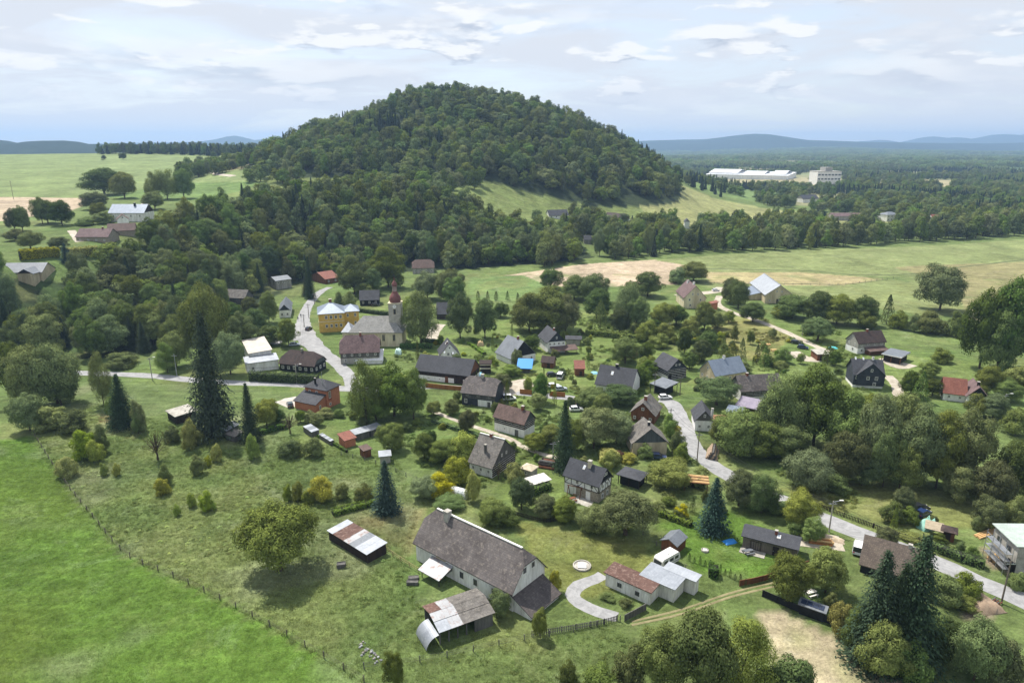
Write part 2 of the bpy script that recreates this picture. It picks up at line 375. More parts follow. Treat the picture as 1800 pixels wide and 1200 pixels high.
# ------------------------------------------------------------------ far hills
def far_ridge(name, pts, D, thick, label, c1, c2):
    xs = [(px - 900) / 1200 * D / 1.03 for px, _ in pts]; zs = [HC + (252 - py) / 1200 * D / 1.03 * (1.25 if py < 252 else 1.0) for _, py in pts]
    fx = np.linspace(xs[0], xs[-1], 260); fz = np.interp(fx, xs, zs)
    fz = np.convolve(np.pad(fz, 2, 'edge'), np.ones(5) / 5, 'valid')
    rows = np.linspace(-1, 1, 13)
    Xr, Tr = np.meshgrid(fx, rows); hz = np.cos(Tr * math.pi / 2) ** 1.1
    Yr = D + Tr * thick + 260 * np.sin(Xr * 0.0013)
    Zr = -30 + (fz[None, :] + 30) * hz + 7 * (vnoise(Xr, Yr, 160, 4) - 0.5) * hz
    i = np.arange(Xr.size).reshape(Xr.shape); q = np.stack([i[:-1, :-1], i[:-1, 1:], i[1:, 1:], i[1:, :-1]], -1).reshape(-1, 4)
    m = mesh_np(name, np.stack([Xr, Yr, Zr], -1).reshape(-1, 3), q)
    k = NT(name + '_cover'); p = k.pos()
    col = k.mix(k.rng(k.noise(p, 0.004, 6, 0.7), 0.56, 0.62), c1, c2)
    mt = k.done(col, 1.0, 0, 0.0)
    o = add(name, m, mat=mt); tag(o, label, 'hills', kind='structure'); return o
DKF = (0.022, 0.034, 0.020)
far_ridge('far_hills', [(900, 262), (1000, 254), (1130, 249), (1250, 246), (1285, 242), (1320, 239), (1355, 243), (1395, 248), (1480, 250), (1560, 251), (1650, 252), (1750, 252), (1900, 250), (2050, 255)], 7800, 1200, 'long blue wooded ridge on the horizon beyond the plain', DKF, (0.04, 0.055, 0.03))
far_ridge('distant_hills', [(1300, 258), (1420, 253), (1440, 248), (1460, 252), (1530, 249), (1555, 247), (1590, 255), (1610, 249), (1640, 242), (1655, 247), (1672, 243), (1690, 250), (1710, 245), (1742, 239), (1765, 246), (1800, 236), (1840, 232), (1950, 244), (2100, 255)], 11500, 1300, 'distant pale blue peaks on the horizon above the factory plain', DKF, DKF)
far_ridge('plateau_hills', [(-500, 240), (-200, 246), (-60, 250), (0, 247), (12, 248), (30, 252), (80, 250), (100, 248), (160, 248), (180, 252), (260, 256), (420, 258), (560, 258)], 3300, 500, 'dark wooded low hills behind the far green field', DKF, (0.03, 0.045, 0.022))
far_ridge('blue_hills', [(-200, 253), (150, 254), (200, 252), (340, 250), (380, 246), (405, 241), (425, 245), (440, 248), (455, 246), (475, 250), (540, 256)], 9000, 900, 'pale blue peaks on the horizon beside the wooded hill', DKF, DKF)
# ------------------------------------------------------------------ vegetation
def leafmat(name, c, trans=0.22, var=0.36):
    k = NT(name); p = k.pos(); oi = k.n('ShaderNodeObjectInfo')
    c = k.mix(1.0, c, oi.outputs['Color'], 'MULTIPLY')
    v = k.rng(oi.outputs['Random'], 0, 1, 1 - var, 1 + var)
    g = k.n('ShaderNodeHueSaturation'); k.l(c, g.inputs['Color']); k.l(v, g.inputs['Value'])
    r2 = k.math('FRACT', k.math('MULTIPLY', oi.outputs['Random'], 17.3)); k.l(k.rng(r2, 0, 1, 0.462, 0.518), g.inputs['Hue'])
    r3 = k.math('FRACT', k.math('MULTIPLY', oi.outputs['Random'], 41.7)); k.l(k.rng(r3, 0, 1, 0.72, 1.08), g.inputs['Saturation'])
    t = k.rng(k.noise(p, 0.75, 3, 0.6), 0.3, 0.7, 0.72, 1.3)
    ge = k.n('ShaderNodeNewGeometry'); t2 = k.rng(ge.outputs['Random Per Island'], 0, 1, 0.75, 1.28)
    h = k.n('ShaderNodeHueSaturation'); k.l(g.outputs[0], h.inputs['Color']); k.l(k.math('MULTIPLY', t, t2), h.inputs['Value'])
    d = k.n('ShaderNodeBsdfDiffuse'); tr = k.n('ShaderNodeBsdfTranslucent'); ms = k.n('ShaderNodeMixShader'); ms.inputs[0].default_value = trans
    k.l(h.outputs[0], d.inputs[0])
    h2 = k.n('ShaderNodeHueSaturation'); h2.inputs['Hue'].default_value = 0.485; h2.inputs['Value'].default_value = 1.25; k.l(h.outputs[0], h2.inputs['Color']); k.l(h2.outputs[0], tr.inputs[0])
    k.l(d.outputs[0], ms.inputs[1]); k.l(tr.outputs[0], ms.inputs[2]); k.l(ms.outputs[0], k.out.inputs[0])
    return k.m
LEAF = leafmat('broad_leaves', (0.128, 0.178, 0.048)); NEEDLE = leafmat('needles', (0.038, 0.062, 0.036), 0.15, 0.2)
BARK = paint('bark', '5a4c3e', '3b332a', 3.0, 0.95)
def quads_from(c, nrm, size, rnd, aspect=0.62):
    """diamond leaf sprays at c facing nrm"""
    n = len(c); nrm = nrm / np.linalg.norm(nrm, axis=1, keepdims=True)
    a = np.cross(nrm, rnd.normal(size=(n, 3))); a /= np.linalg.norm(a, axis=1, keepdims=True); b = np.cross(nrm, a)
    s = (size * rnd.uniform(0.65, 1.3, n))[:, None]
    bend = nrm * s * 0.22
    v = np.stack([c + a * s - bend, c + b * s * aspect + bend * .3, c - a * s - bend, c - b * s * aspect + bend * .3], 1)
    return v.reshape(-1, 3)
def qidx(n): return np.arange(n * 4).reshape(-1, 4)
def limb_mesh(rnd, top, tr, limbs, n=7):
    """tapered trunk with limbs: rings"""
    V, Q = [], []
    def tube(pts, rad):
        base = len(V)
        for (p, r) in zip(pts, rad):
            for k in range(n): t = k * 2 * math.pi / n; V.append((p[0] + r * math.cos(t), p[1] + r * math.sin(t), p[2]))
        for i in range(len(pts) - 1):
            for k in range(n): a = base + i * n + k; b = base + i * n + (k + 1) % n; Q.append((a, b, b + n, a + n))
    wob = rnd.normal(0, 0.012, (5, 2)); zs = np.linspace(-0.03, top, 5)
    pts = [(wob[i, 0] * i, wob[i, 1] * i, zs[i]) for i in range(5)]
    tube(pts, [tr * 1.5, tr * 1.05, tr * 0.85, tr * 0.6, tr * 0.25])
    for (c, z0) in limbs:
        s = np.array([0, 0, z0]); e = np.array(c); m = (s + e) / 2 + np.array([0, 0, -0.02])
        tube([s, m, e], [tr * 0.5, tr * 0.33, tr * 0.1])
    return np.array(V), np.array(Q)
def broadleaf(seed, zc=0.63, rz=0.370, rx=0.5, ncl=46, nleaf=90, size=0.03, droop=0.0, low=0.0, clr=(0.13, 0.2), gaps=0.0, trunk=0.018, top_heavy=0.0, shell=0.45, gap=0.085):
    rnd = np.random.RandomState(seed); C = []
    tries = 0
    while len(C) < ncl and tries < 4000:
        tries += 1
        d = rnd.normal(size=3); d /= np.linalg.norm(d)
        if d[2] < -0.75: continue
        r = rnd.uniform(shell, 1.0) ** 0.5 * 0.88
        taper = 1.0 - 0.25 * max(d[2], 0) * r - top_heavy * min(d[2], 0)
        lump = 1 + 0.16 * math.sin(3 * math.atan2(d[1], d[0]) + seed) + 0.1 * math.sin(5 * d[2] + seed)
        p = np.array([d[0] * rx * r * taper * lump, d[1] * rx * r * taper * lump, zc + d[2] * rz * r * (1 + 0.08 * rnd.randn())])
        if p[2] < 0.06 + low: continue
        if all(np.linalg.norm((p - c)) > gap for c in C): C.append(p)
    C = np.array(C); rad = rnd.uniform(clr[0], clr[1], len(C)) * (rx / 0.5)
    L, Nn = [], []
    for c, r in zip(C, rad):
        k = int(nleaf * (r / clr[1]) ** 2 * rnd.uniform(0.75, 1.2)); d = rnd.normal(size=(k, 3)); d += 0.55 * ((c - np.array([0, 0, zc - 0.1])) / 0.5); d[:, 2] += 0.3; d /= np.linalg.norm(d, axis=1, keepdims=True)
        rr = r * rnd.uniform(0.5, 1.05, k) ** 0.4
        p = c + d * rr[:, None] * np.array([1, 1, 0.72]) * (1 + 0.15 * rnd.randn(k))[:, None]
        if droop: p[:, 2] -= droop * rnd.uniform(0, 1, k) ** 2
        out = (c - np.array([0, 0, zc - 0.12])); out = out / (np.linalg.norm(out) + 1e-6)
        L.append(p); Nn.append(d * 1.0 + out * 0.4 + np.array([0, 0, 0.2]) + rnd.normal(size=(k, 3)) * 0.27)
    kf = int(ncl * nleaf * .12); df = rnd.normal(size=(kf, 3)); df /= np.linalg.norm(df, axis=1, keepdims=True); L.append(np.array([0, 0, zc]) + df * rnd.uniform(.3, .72, (kf, 1)) * np.array([rx, rx, rz])); Nn.append(df + rnd.normal(size=(kf, 3)) * .3)
    L = np.concatenate(L); Nn = np.concatenate(Nn); L[:, 2] = np.maximum(L[:, 2], 0.015)
    v = quads_from(L, Nn, size, rnd)
    ex = np.abs(v[:, :2]).max(); v[:, :2] *= 0.5 * 1.04 / np.percentile(np.abs(v[:, :2]), 99.0) * 0.98
    v[:, 2] *= 1.0 / np.percentile(v[:, 2], 99.8)
    pick = C[rnd.choice(len(C), min(12, len(C)), False)]
    tv, tq = limb_mesh(rnd, zc + rz * 0.5, trunk, [(p, max(0.1, (zc - rz) * 0.9 + 0.18 * rnd.rand())) for p in pick])
    return (tv, tq), (v, qidx(len(L)))
def spruce(seed, levels=26, nb=11, base=0.06, power=0.85, droop=0.3, size=0.05, ns=6):
    rnd = np.random.RandomState(seed); L, A, Nn, S = [], [], [], []
    for i in range(levels):
        z = base + (0.985 - base) * (i + rnd.uniform(-.3, .3)) / levels; rmax = 0.5 * (1 - z) ** power * rnd.uniform(0.82, 1.08) + 0.012
        n = max(4, int(nb * (0.45 + 0.55 * (1 - z))))
        for a in np.arange(n) * 2 * math.pi / n + rnd.uniform(0, 6):
            a += rnd.normal(0, 0.16); R_ = rmax * rnd.uniform(0.72, 1.12); dx, dy = math.cos(a), math.sin(a)
            for j in range(ns):
                t = (j + 0.7) / ns; r = R_ * t
                side = rnd.normal(0, 0.16) * R_ * t
                L.append((dx * r - dy * side, dy * r + dx * side, z - droop * r * 0.28 * t + 0.01 * rnd.randn()))
                Nn.append((dx * 0.35 + rnd.normal(0, .3), dy * 0.35 + rnd.normal(0, .3), 0.9)); A.append((dx - dy * rnd.normal(0, .5), dy + dx * rnd.normal(0, .5), -droop * 0.5)); S.append((0.45 + 0.55 * (1 - z)))
    nf = levels * 26; zf = rnd.uniform(base, .97, nf) ** 1.1; af = rnd.uniform(0, 6.28, nf); rf = 0.5 * (1 - zf) ** power * rnd.uniform(.3, .72, nf)
    for q_ in range(nf): L.append((rf[q_] * math.cos(af[q_]), rf[q_] * math.sin(af[q_]), zf[q_])); Nn.append((math.cos(af[q_]), math.sin(af[q_]), .5)); A.append((-math.sin(af[q_]) + .01, math.cos(af[q_]), -.4)); S.append(.5 + .5 * (1 - zf[q_]))
    L, A, Nn, S = map(np.array, (L, A, Nn, S)); Nn /= np.linalg.norm(Nn, axis=1, keepdims=True)
    A /= np.linalg.norm(A, axis=1, keepdims=True); b = np.cross(Nn, A); s = (size * S * rnd.uniform(0.7, 1.25, len(L)))[:, None]
    v = np.stack([L + A * s * 1.5 - Nn * s * .35, L + b * s * 0.75, L - A * s, L - b * s * 0.75], 1).reshape(-1, 3)
    tv, tq = limb_mesh(rnd, 0.96, 0.016, [])
    v[:, 2] = np.maximum(v[:, 2], 0.01)
    return (tv, tq), (v, qidx(len(L)))
def column(seed, n=900, size=0.035, cone=0.5):
    rnd = np.random.RandomState(seed); z = rnd.uniform(0.02, 1, n) ** 0.9; a = rnd.uniform(0, 2 * math.pi, n)
    r = 0.5 * np.minimum(1, (1 - z) * (1.0 / (1 - cone)) + 0.03) ** 0.7 * (0.82 + 0.18 * np.minimum(1, z * 6)) * rnd.uniform(0.72, 1.03, n) * (1 + 0.1 * np.sin(3 * a + seed))
    L = np.stack([r * np.cos(a), r * np.sin(a), z], 1); Nn = np.stack([np.cos(a), np.sin(a), 0.45 + 0 * a], 1) + rnd.normal(size=(n, 3)) * 0.4
    tv, tq = limb_mesh(rnd, 0.8, 0.02, [])
    return (tv, tq), (quads_from(L, Nn, size, rnd), qidx(n))
def bare(seed):
    rnd = np.random.RandomState(seed); limbs = []
    for i in range(42):
        d = rnd.normal(size=3); d /= np.linalg.norm(d); d[2] = abs(d[2]); limbs.append(((d[0] * .5, d[1] * .5, 0.42 + d[2] * .55), rnd.uniform(.22, .55)))
    tv, tq = limb_mesh(rnd, 0.8, 0.03, limbs); n = 220
    c = np.array([l[0] for l in limbs]); L = c[rnd.randint(0, len(c), n)] * rnd.uniform(0.75, 1.02, (n, 1)) + rnd.normal(0, .02, (n, 3))
    return (tv, tq), (quads_from(L, rnd.normal(size=(n, 3)) + [0, 0, .5], 0.022, rnd), qidx(n))
def proto(name, parts, leaf, both=False):
    (tv, tq), (v, q) = parts
    tm = mesh_np(name + '_trunk', tv, tq); tm.materials.append(BARK)
    cm = mesh_np(name + '_crown', v, q); cm.materials.append(leaf)
    if not both: return tm, cm, None
    jm = mesh_np(name + '_both', np.concatenate([tv, v]), np.concatenate([tq, q + len(tv)])); jm.materials.append(BARK); jm.materials.append(leaf)
    mi = np.concatenate([np.zeros(len(tq), np.int32), np.ones(len(q), np.int32)]); jm.polygons.foreach_set('material_index', mi)
    return tm, cm, jm
PR = {}
for i in range(4): PR['round%d' % i] = proto('round', broadleaf(10 + i, zc=0.53, rz=0.48, ncl=36, nleaf=620, size=0.0185, clr=(0.11, 0.21), gap=0.15), LEAF)
for i in range(3): PR['tall%d' % i] = proto('tall', broadleaf(30 + i, zc=0.52, rz=0.5, ncl=44, nleaf=540, size=0.0165, clr=(0.09, 0.18), gap=0.13), LEAF)
for i in range(2): PR['birch%d' % i] = proto('birch', broadleaf(40 + i, zc=0.54, rz=0.48, ncl=46, nleaf=360, size=0.0145, droop=0.13, clr=(0.1, 0.16)), LEAF)
for i in range(2): PR['willow%d' % i] = proto('willow', broadleaf(50 + i, zc=0.5, rz=0.48, ncl=38, nleaf=560, size=0.0175, droop=0.06, gap=0.14), LEAF)
for i in range(2): PR['oak%d' % i] = proto('oak', broadleaf(60 + i, zc=0.63, rz=0.37, ncl=80, nleaf=300, size=0.0155, clr=(0.085, 0.15), gap=0.1, trunk=0.03, low=0.25, droop=0.03), LEAF)
for i in range(3): PR['bush%d' % i] = proto('bush', broadleaf(70 + i, zc=0.42, rz=0.52, ncl=24, nleaf=380, size=0.028, clr=(0.14, 0.25), gap=0.16, low=-0.1, trunk=0.02), LEAF)
for i in range(2): PR['spruce%d' % i] = proto('spruce', spruce(80 + i, levels=50, nb=22, size=0.022, ns=11, power=0.72, base=0.03), NEEDLE)
PR['bluespruce0'] = proto('blue_spruce', spruce(84, levels=36, nb=19, size=0.028, ns=9, power=0.72, droop=0.15, base=0.03), NEEDLE)
PR['bluespruce1'] = proto('blue_spruce', spruce(85, levels=36, nb=19, size=0.028, ns=9, power=0.75, droop=0.2, base=0.03), NEEDLE)
PR['column0'] = proto('column', column(90), LEAF); PR['column1'] = proto('column', column(91, cone=0.15), LEAF)
PR['bare0'] = proto('bare', bare(95), LEAF)
# coarser crowns for woods far away
FAR = []
for i in range(5): FAR.append(proto('woods', broadleaf(110 + i, zc=0.5, rz=0.52, ncl=18, nleaf=150, size=0.04, clr=(0.13, 0.25), gap=0.19), LEAF, True)[2])
for i in range(2): FAR.append(proto('woods_fir', spruce(120 + i, levels=15, nb=8, size=0.075, ns=4), NEEDLE, True)[2])
def clump(seed, n=9):
    rnd = np.random.RandomState(seed); V = []
    for _ in range(n):
        _, (v, q) = broadleaf(int(rnd.randint(999)), zc=0.55, rz=0.45, ncl=12, nleaf=14, size=0.075, clr=(0.18, 0.26))
        o = rnd.uniform(-0.5, 0.5, 2); k = rnd.uniform(0.7, 1.15); V.append(v * [0.34 * k, 0.34 * k, k] + [o[0], o[1], 0])
    V = np.concatenate(V); m = mesh_np('woods_clump', V, qidx(len(V) // 4)); m.materials.append(LEAF); return m
CLUMPS = [clump(200 + i) for i in range(3)]
KINDS = {  # kind: (protos, object name, category, tint, adjectives)
 'o': (['round0', 'round1', 'round2', 'round3'], 'broadleaf_tree', 'tree', (1, 1, 1)), 't': (['tall0', 'tall1', 'tall2'], 'tall_broadleaf_tree', 'tree', (1, 1, .95)),
 'b': (['birch0', 'birch1'], 'birch_tree', 'tree', (1.05, 1.08, 1.05)), 'w': (['willow0', 'willow1'], 'willow_tree', 'tree', (1.2, 1.18, 1.35)),
 'k': (['oak0', 'oak1'], 'spreading_tree', 'tree', (0.88, 0.95, 0.75)), 'u': (['bush0', 'bush1', 'bush2'], 'bush', 'bush', (1.1, 1.1, 1.0)),
 'f': (['round1', 'round3', 'tall1'], 'small_tree', 'tree', (1.25, 1.25, 1.0)), 's': (['spruce0', 'spruce1'], 'spruce_tree', 'conifer', (1.2, 1.2, 1.1)),
 'B': (['bluespruce0', 'bluespruce1'], 'blue_spruce', 'conifer', (1.15, 1.35, 1.9)), 'c': (['column1', 'column0'], 'columnar_shrub', 'shrub', (0.95, 1.0, 0.8)),
 'y': (['bush0', 'bush2'], 'yellow_bush', 'bush', (2.2, 1.75, 0.7)), 'd': (['bare0'], 'sparse_tree', 'tree', (0.8, 0.7, 0.7)), 'm': (['bush1', 'bush0'], 'young_birch', 'shrub', (1.75, 1.6, 0.9)),
 'n': (['round0', 'round2'], 'dark_tree', 'tree', (0.68, 0.76, 0.75)), 'r': (['bush1'], 'red_bush', 'bush', (1.1, 0.42, 0.7))}
WORDS = {'o': 'rounded green broadleaf tree', 't': 'tall full-crowned broadleaf tree', 'b': 'slender loose-crowned birch', 'w': 'pale grey-green willow', 'k': 'spreading yellowish-green tree', 'u': 'low green bush', 'f': 'small garden tree', 's': 'tall dark spruce', 'B': 'blue-grey spruce', 'c': 'narrow upright evergreen shrub', 'y': 'bright yellow-green bush', 'd': 'thin nearly bare tree', 'm': 'young yellow-green birch shrub', 'n': 'dark dense broadleaf tree', 'r': 'dark red-leaved bush'}
PLANTS = []
cnt = [0]
def plant_at(kind, x, y, h, wd, label=None, group=None, tint=None):
    prs, nm, cat, tn = KINDS[kind]; rnd = random.Random(cnt[0] * 7 + 1); cnt[0] += 1
    tm, cm, jm = PR[prs[rnd.randrange(len(prs))]]
    z = tz(x, y)
    root = add(nm, None, loc=(x, y, z - 0.05)); root.empty_display_size = 0.5
    root.scale = (wd, wd, h); root.rotation_euler = (0, 0, rnd.uniform(0, 6.28))
    add('trunk', tm, root); c = add('foliage' if cat in ('bush', 'shrub') else 'crown', cm, root)
    t = tint or (1, 1, 1); c.color = (tn[0] * t[0], tn[1] * t[1], tn[2] * t[2], 1)
    root['category'] = cat
    if group: root['group'] = group
    PLANTS.append([root, kind, x, y, h, wd, label, group]); return root
def T(kind, px, ytop, ybase, wpx, label=None, tint=None, group=None):
    x, y, z = P(px, ybase)
    if (kind in 'otnwu' or (kind == 'k' and px != 485)) and ybase < 1190:     # what shows lowest is the near side of the crown: the stem stands further back
        wpx *= .93; k_ = 1 + 0.42 * wpx * depth(x, y, z) / 1200 / math.hypot(x, y); x, y = x * k_, y * k_; z = tz(x, y)
    h = max(0.6, height_to(x, y, z, ytop)); wd = wpx * depth(x, y, z + h / 2) / 1200
    h = max(h - 0.04 * wd * (0 if kind in 'sBc' else 1), 0.6)
    qx, qy = proj(x, y, z + h * .6); x_ = x; x += (px - qx) * depth(x, y, z + h * .6) / 1200     # the crown, not the stem, stands at px
    for cn, u_, v_, a_, b_ in RECTS:                              # never inside a building
        du = (x - cn[0]) * u_[0] + (y - cn[1]) * u_[1]; dv = (x - cn[0]) * v_[0] + (y - cn[1]) * v_[1]; pad = min(wd * .3, 2.2)
        if abs(du) < a_ + pad and abs(dv) < b_ + pad:
            if a_ + pad - abs(du) < b_ + pad - abs(dv): s_ = (a_ + pad - abs(du)) * (1 if du > 0 else -1); x += u_[0] * s_; y += u_[1] * s_
            else: s_ = (b_ + pad - abs(dv)) * (1 if dv > 0 else -1); x += v_[0] * s_; y += v_[1] * s_
    return plant_at(kind, float(x), float(y), h, wd, label, group, tint)
def scatter(name, meshes, pts, hgt, wid, label, tint=(1, 1, 1), seed=1, pick=None, extra_tz=-0.1):
    """woods nobody could count: one object, crowns instanced on points"""
    rnd = np.random.RandomState(seed); n = len(pts); pts = np.asarray(pts)
    me = bpy.data.meshes.new(name); me.vertices.add(n)
    z = terrain(pts[:, 0], pts[:, 1]) + extra_tz
    me.vertices.foreach_set('co', np.stack([pts[:, 0], pts[:, 1], z], 1).astype(np.float32).ravel())
    a = me.attributes.new('size', 'FLOAT_VECTOR', 'POINT'); a.data.foreach_set('vector', np.stack([wid, wid, hgt], 1).astype(np.float32).ravel())
    a = me.attributes.new('turn', 'FLOAT_VECTOR', 'POINT'); a.data.foreach_set('vector', np.stack([np.zeros(n), np.zeros(n), rnd.uniform(0, 6.28, n)], 1).astype(np.float32).ravel())
    a = me.attributes.new('pick', 'INT', 'POINT'); a.data.foreach_set('value', (rnd.randint(0, len(meshes), n) if pick is None else pick).astype(np.int32))
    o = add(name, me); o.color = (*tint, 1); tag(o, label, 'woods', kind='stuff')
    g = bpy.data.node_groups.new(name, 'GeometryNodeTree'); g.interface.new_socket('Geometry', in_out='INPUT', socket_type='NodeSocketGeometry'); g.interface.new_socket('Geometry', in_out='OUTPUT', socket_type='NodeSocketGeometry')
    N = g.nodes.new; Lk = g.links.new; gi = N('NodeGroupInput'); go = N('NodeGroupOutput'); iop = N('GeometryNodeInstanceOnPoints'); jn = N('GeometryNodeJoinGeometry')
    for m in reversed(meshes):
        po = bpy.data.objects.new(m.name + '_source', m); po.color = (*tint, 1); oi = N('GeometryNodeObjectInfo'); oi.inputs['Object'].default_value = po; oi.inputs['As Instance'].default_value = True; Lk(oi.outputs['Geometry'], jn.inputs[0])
    def attr(nm, ty):
        q = N('GeometryNodeInputNamedAttribute'); q.data_type = ty; q.inputs['Name'].default_value = nm; return q.outputs[0]
    Lk(gi.outputs[0], iop.inputs['Points']); Lk(jn.outputs[0], iop.inputs['Instance']); iop.inputs['Pick Instance'].default_value = True
    Lk(attr('pick', 'INT'), iop.inputs['Instance Index']); Lk(attr('turn', 'FLOAT_VECTOR'), iop.inputs['Rotation']); Lk(attr('size', 'FLOAT_VECTOR'), iop.inputs['Scale'])
    Lk(iop.outputs[0], go.inputs[0])
    md = o.modifiers.new('instances', 'NODES'); md.node_group = g; return o
def jitter_grid(x0, x1, y0, y1, s, seed):
    rnd = np.random.RandomState(seed); a, b = np.meshgrid(np.arange(x0, x1, s), np.arange(y0, y1, s)); b = b + (np.arange(a.shape[1]) % 2)[None, :] * s * .5
    return (a + rnd.uniform(-.38, .38, a.shape) * s).ravel(), (b + rnd.uniform(-.38, .38, a.shape) * s).ravel()
# ------------------------------------------------------------------ the woods
rnd = np.random.RandomState(5)
hx, hy = jitter_grid(-420, 330, 610, 1240, 10.4, 3)
hm = hill_mask(hx, hy); k = (hm > 9 + 5 * vnoise(hx, hy, 30, 2)) & (hy < 1010); hx, hy = hx[k], hy[k]; n = len(hx)
con = vnoise(hx, hy, 70, 8) > 0.8
hh = np.where(con, rnd.uniform(15, 21, n), rnd.uniform(9, 20, n)); hw = np.where(con, rnd.uniform(6, 9, n), 8.5 + 11 * rnd.rand(n) ** 1.5); hx = hx + rnd.normal(0, 2.2, n); hy = hy + rnd.normal(0, 2.2, n); vari = vnoise(hx, hy, 45, 91); hh = hh * (.82 + .4 * vari)
scatter('hill_woods', FAR, np.stack([hx, hy], 1), hh, hw, 'dense mixed forest covering the domed hill', seed=2, pick=np.where(con, rnd.randint(5, 7, n), rnd.randint(0, 5, n)), tint=(0.95, 1.0, 0.95))
# slope behind the village: the largest crowns are trees of their own, the rest one mass
sx_, sy_ = jitter_grid(-430, 90, 200, 610, 8.4, 4)
k = in_poly(sx_, sy_, slope_woods); sx_, sy_ = sx_[k], sy_[k]
# river belt along the far side of the fields
bx_, by_ = jitter_grid(20, 760, 440, 900, 10.5, 6)
belt = [P(a, b)[:2] for a, b in ((780, 478), (860, 478), (960, 470), (1060, 458), (1160, 450), (1300, 441), (1420, 438), (1560, 428), (1700, 420), (1840, 412), (1840, 384), (1600, 386), (1440, 396), (1300, 402), (1150, 405), (1000, 400), (860, 420))]
k = in_poly(bx_, by_, belt); bx_, by_ = bx_[k], by_[k]
allp = np.concatenate([np.stack([sx_, sy_, np.zeros(len(sx_))], 1), np.stack([bx_, by_, np.ones(len(bx_))], 1)])
# ------------------------------------------------------------------ building kit
WHITE = paint('white_render', 'efeeeb', 'dcdad4', 0.5, streak=True); OLDWHITE = paint('old_white_render', 'e9e8e4', 'c6c3bb', 0.9, streak=True)
CREAM = paint('cream_render', 'd8ceb2', 'b9ab8c', 0.4, streak=True); YELLOW = paint('yellow_render', 'd1ae58', 'bb9848', 0.4); BEIGE = paint('beige_render', 'cdbf9f', 'aa9c80', 0.5, streak=True)
GREY = paint('grey_render', 'a9a69e', '86837c', 0.6, streak=True); STONE = paint('rubble_stone', 'a59c8c', '7d7466', 2.5); BRICKO = paint('orange_brick', 'bd7c60', 'aa6b50', 1.5)
DKWOOD = paint('dark_wood', '3a2f29', '231d1a', 1.5, streak=True); GRWOOD = paint('grey_wood', '6c6a66', '4c4b49', 1.5, streak=True); BRWOOD = paint('brown_wood', '7a4f35', '573726', 1.5, streak=True); ORWOOD = paint('fence_wood', 'a8713f', '8a5a33', 1.0, streak=True)
SLATEW = paint('slate_cladding', '3f444c', '2f3338', 1.0); BLACKW = paint('black_boards', '24262a', '191b1e', 1.2); GRBOARD = paint('grey_green_boards', '59605f', '454a4a', 1.2, streak=True); LIGHTW = paint('raw_timber', 'd8b683', 'c29b66', 1.5)
FRAME = paint('window_paint', 'e8e6e0', 'd0cdc4', 2.0); CONC = paint('concrete', 'b3afa6', '8d897f', 0.8); BLACKM = paint('black_metal', '1c1d1f', '111214', 1.0, 0.5); STEEL = paint('galvanised_steel', 'b9bcc0', '8f9296', 1.0, 0.4, 0.6)
RED = paint('chimney_brick', '8d5541', '6b4033', 2.5)
GLASS = NT('window_glass').done((0.03, 0.035, 0.045), 0.08, 0.0, 0.6)
SLATE = roofmat('dark_slate', '4a4c52', '3a3b40', '57595c'); CHAR = roofmat('charcoal_tiles', '46484e', '3c3e43', '4e5055', patch=0.2); FIBRE = roofmat('weathered_fibre_cement', '77736e', '57534f', '8b867c', (0.6, 0.6))
OLDROOF = roofmat('old_mottled_roof', '6c6664', '56504e', '8b827a', (0.4, 0.4), patch=0.28); BROWN = roofmat('brown_tiles', '6a5650', '57463f', '79685f'); PURPLE = roofmat('purple_brown_tiles', '75605f', '5f4c4c', '826e6a'); DKBROWN = roofmat('dark_brown_roof', '4b3c38', '38302e', '5c4d46')
REDT = roofmat('red_tiles', '8f5b4c', '7c4d40', '99695a'); TIN = roofmat('light_tin', '9da2a9', '8b9097', 'abb0b5', (0.55, 30), 0.45, 0.25, 0.35); BLUETIN = roofmat('blue_grey_tin', '7f8a99', '727d8b', '8b95a2', (0.55, 30), 0.45, 0.2, 0.3)
RUST = roofmat('rusty_tin', '634a41', '523a32', '8d776c', (0.8, 30), 0.8, 0.0, 0.4, 0.35); MIXTIN = roofmat('rust_streaked_tin', 'a9abad', '999a9c', '7d5546', (0.85, 40), 0.55, 0.1, 0.45, 0.22); GREYMET = roofmat('grey_sheet', '757a80', '676c72', '82878d', (0.6, 30), 0.5, 0.15, 0.3)
PALETIN = roofmat('pale_tin', 'a3a8ae', '93989f', 'adb1b6', (0.55, 30), 0.5, 0.1, 0.3); LILAC = roofmat('lilac_sheet', '8f8796', '7e7686', '9b93a0', (0.6, 30), 0.6, 0.0, 0.3); GREENF = roofmat('pale_green_felt', 'a9b5ad', '97a39b', 'b5bfb8', (1.0, 40), 0.7, 0, 0.2); ORANGET = roofmat('orange_tin', 'a06a57', '8f5c4a', 'a97a66', (0.6, 30), 0.6, 0, 0.3)
SOLAR = NT('solar_cells').done((0.02, 0.03, 0.06), 0.12, 0.0, 0.6)
LM = []          # landmarks for plant labels: (phrase, x, y, radius)
RECTS = []
FOOTP = []       # footprints kept clear of woods
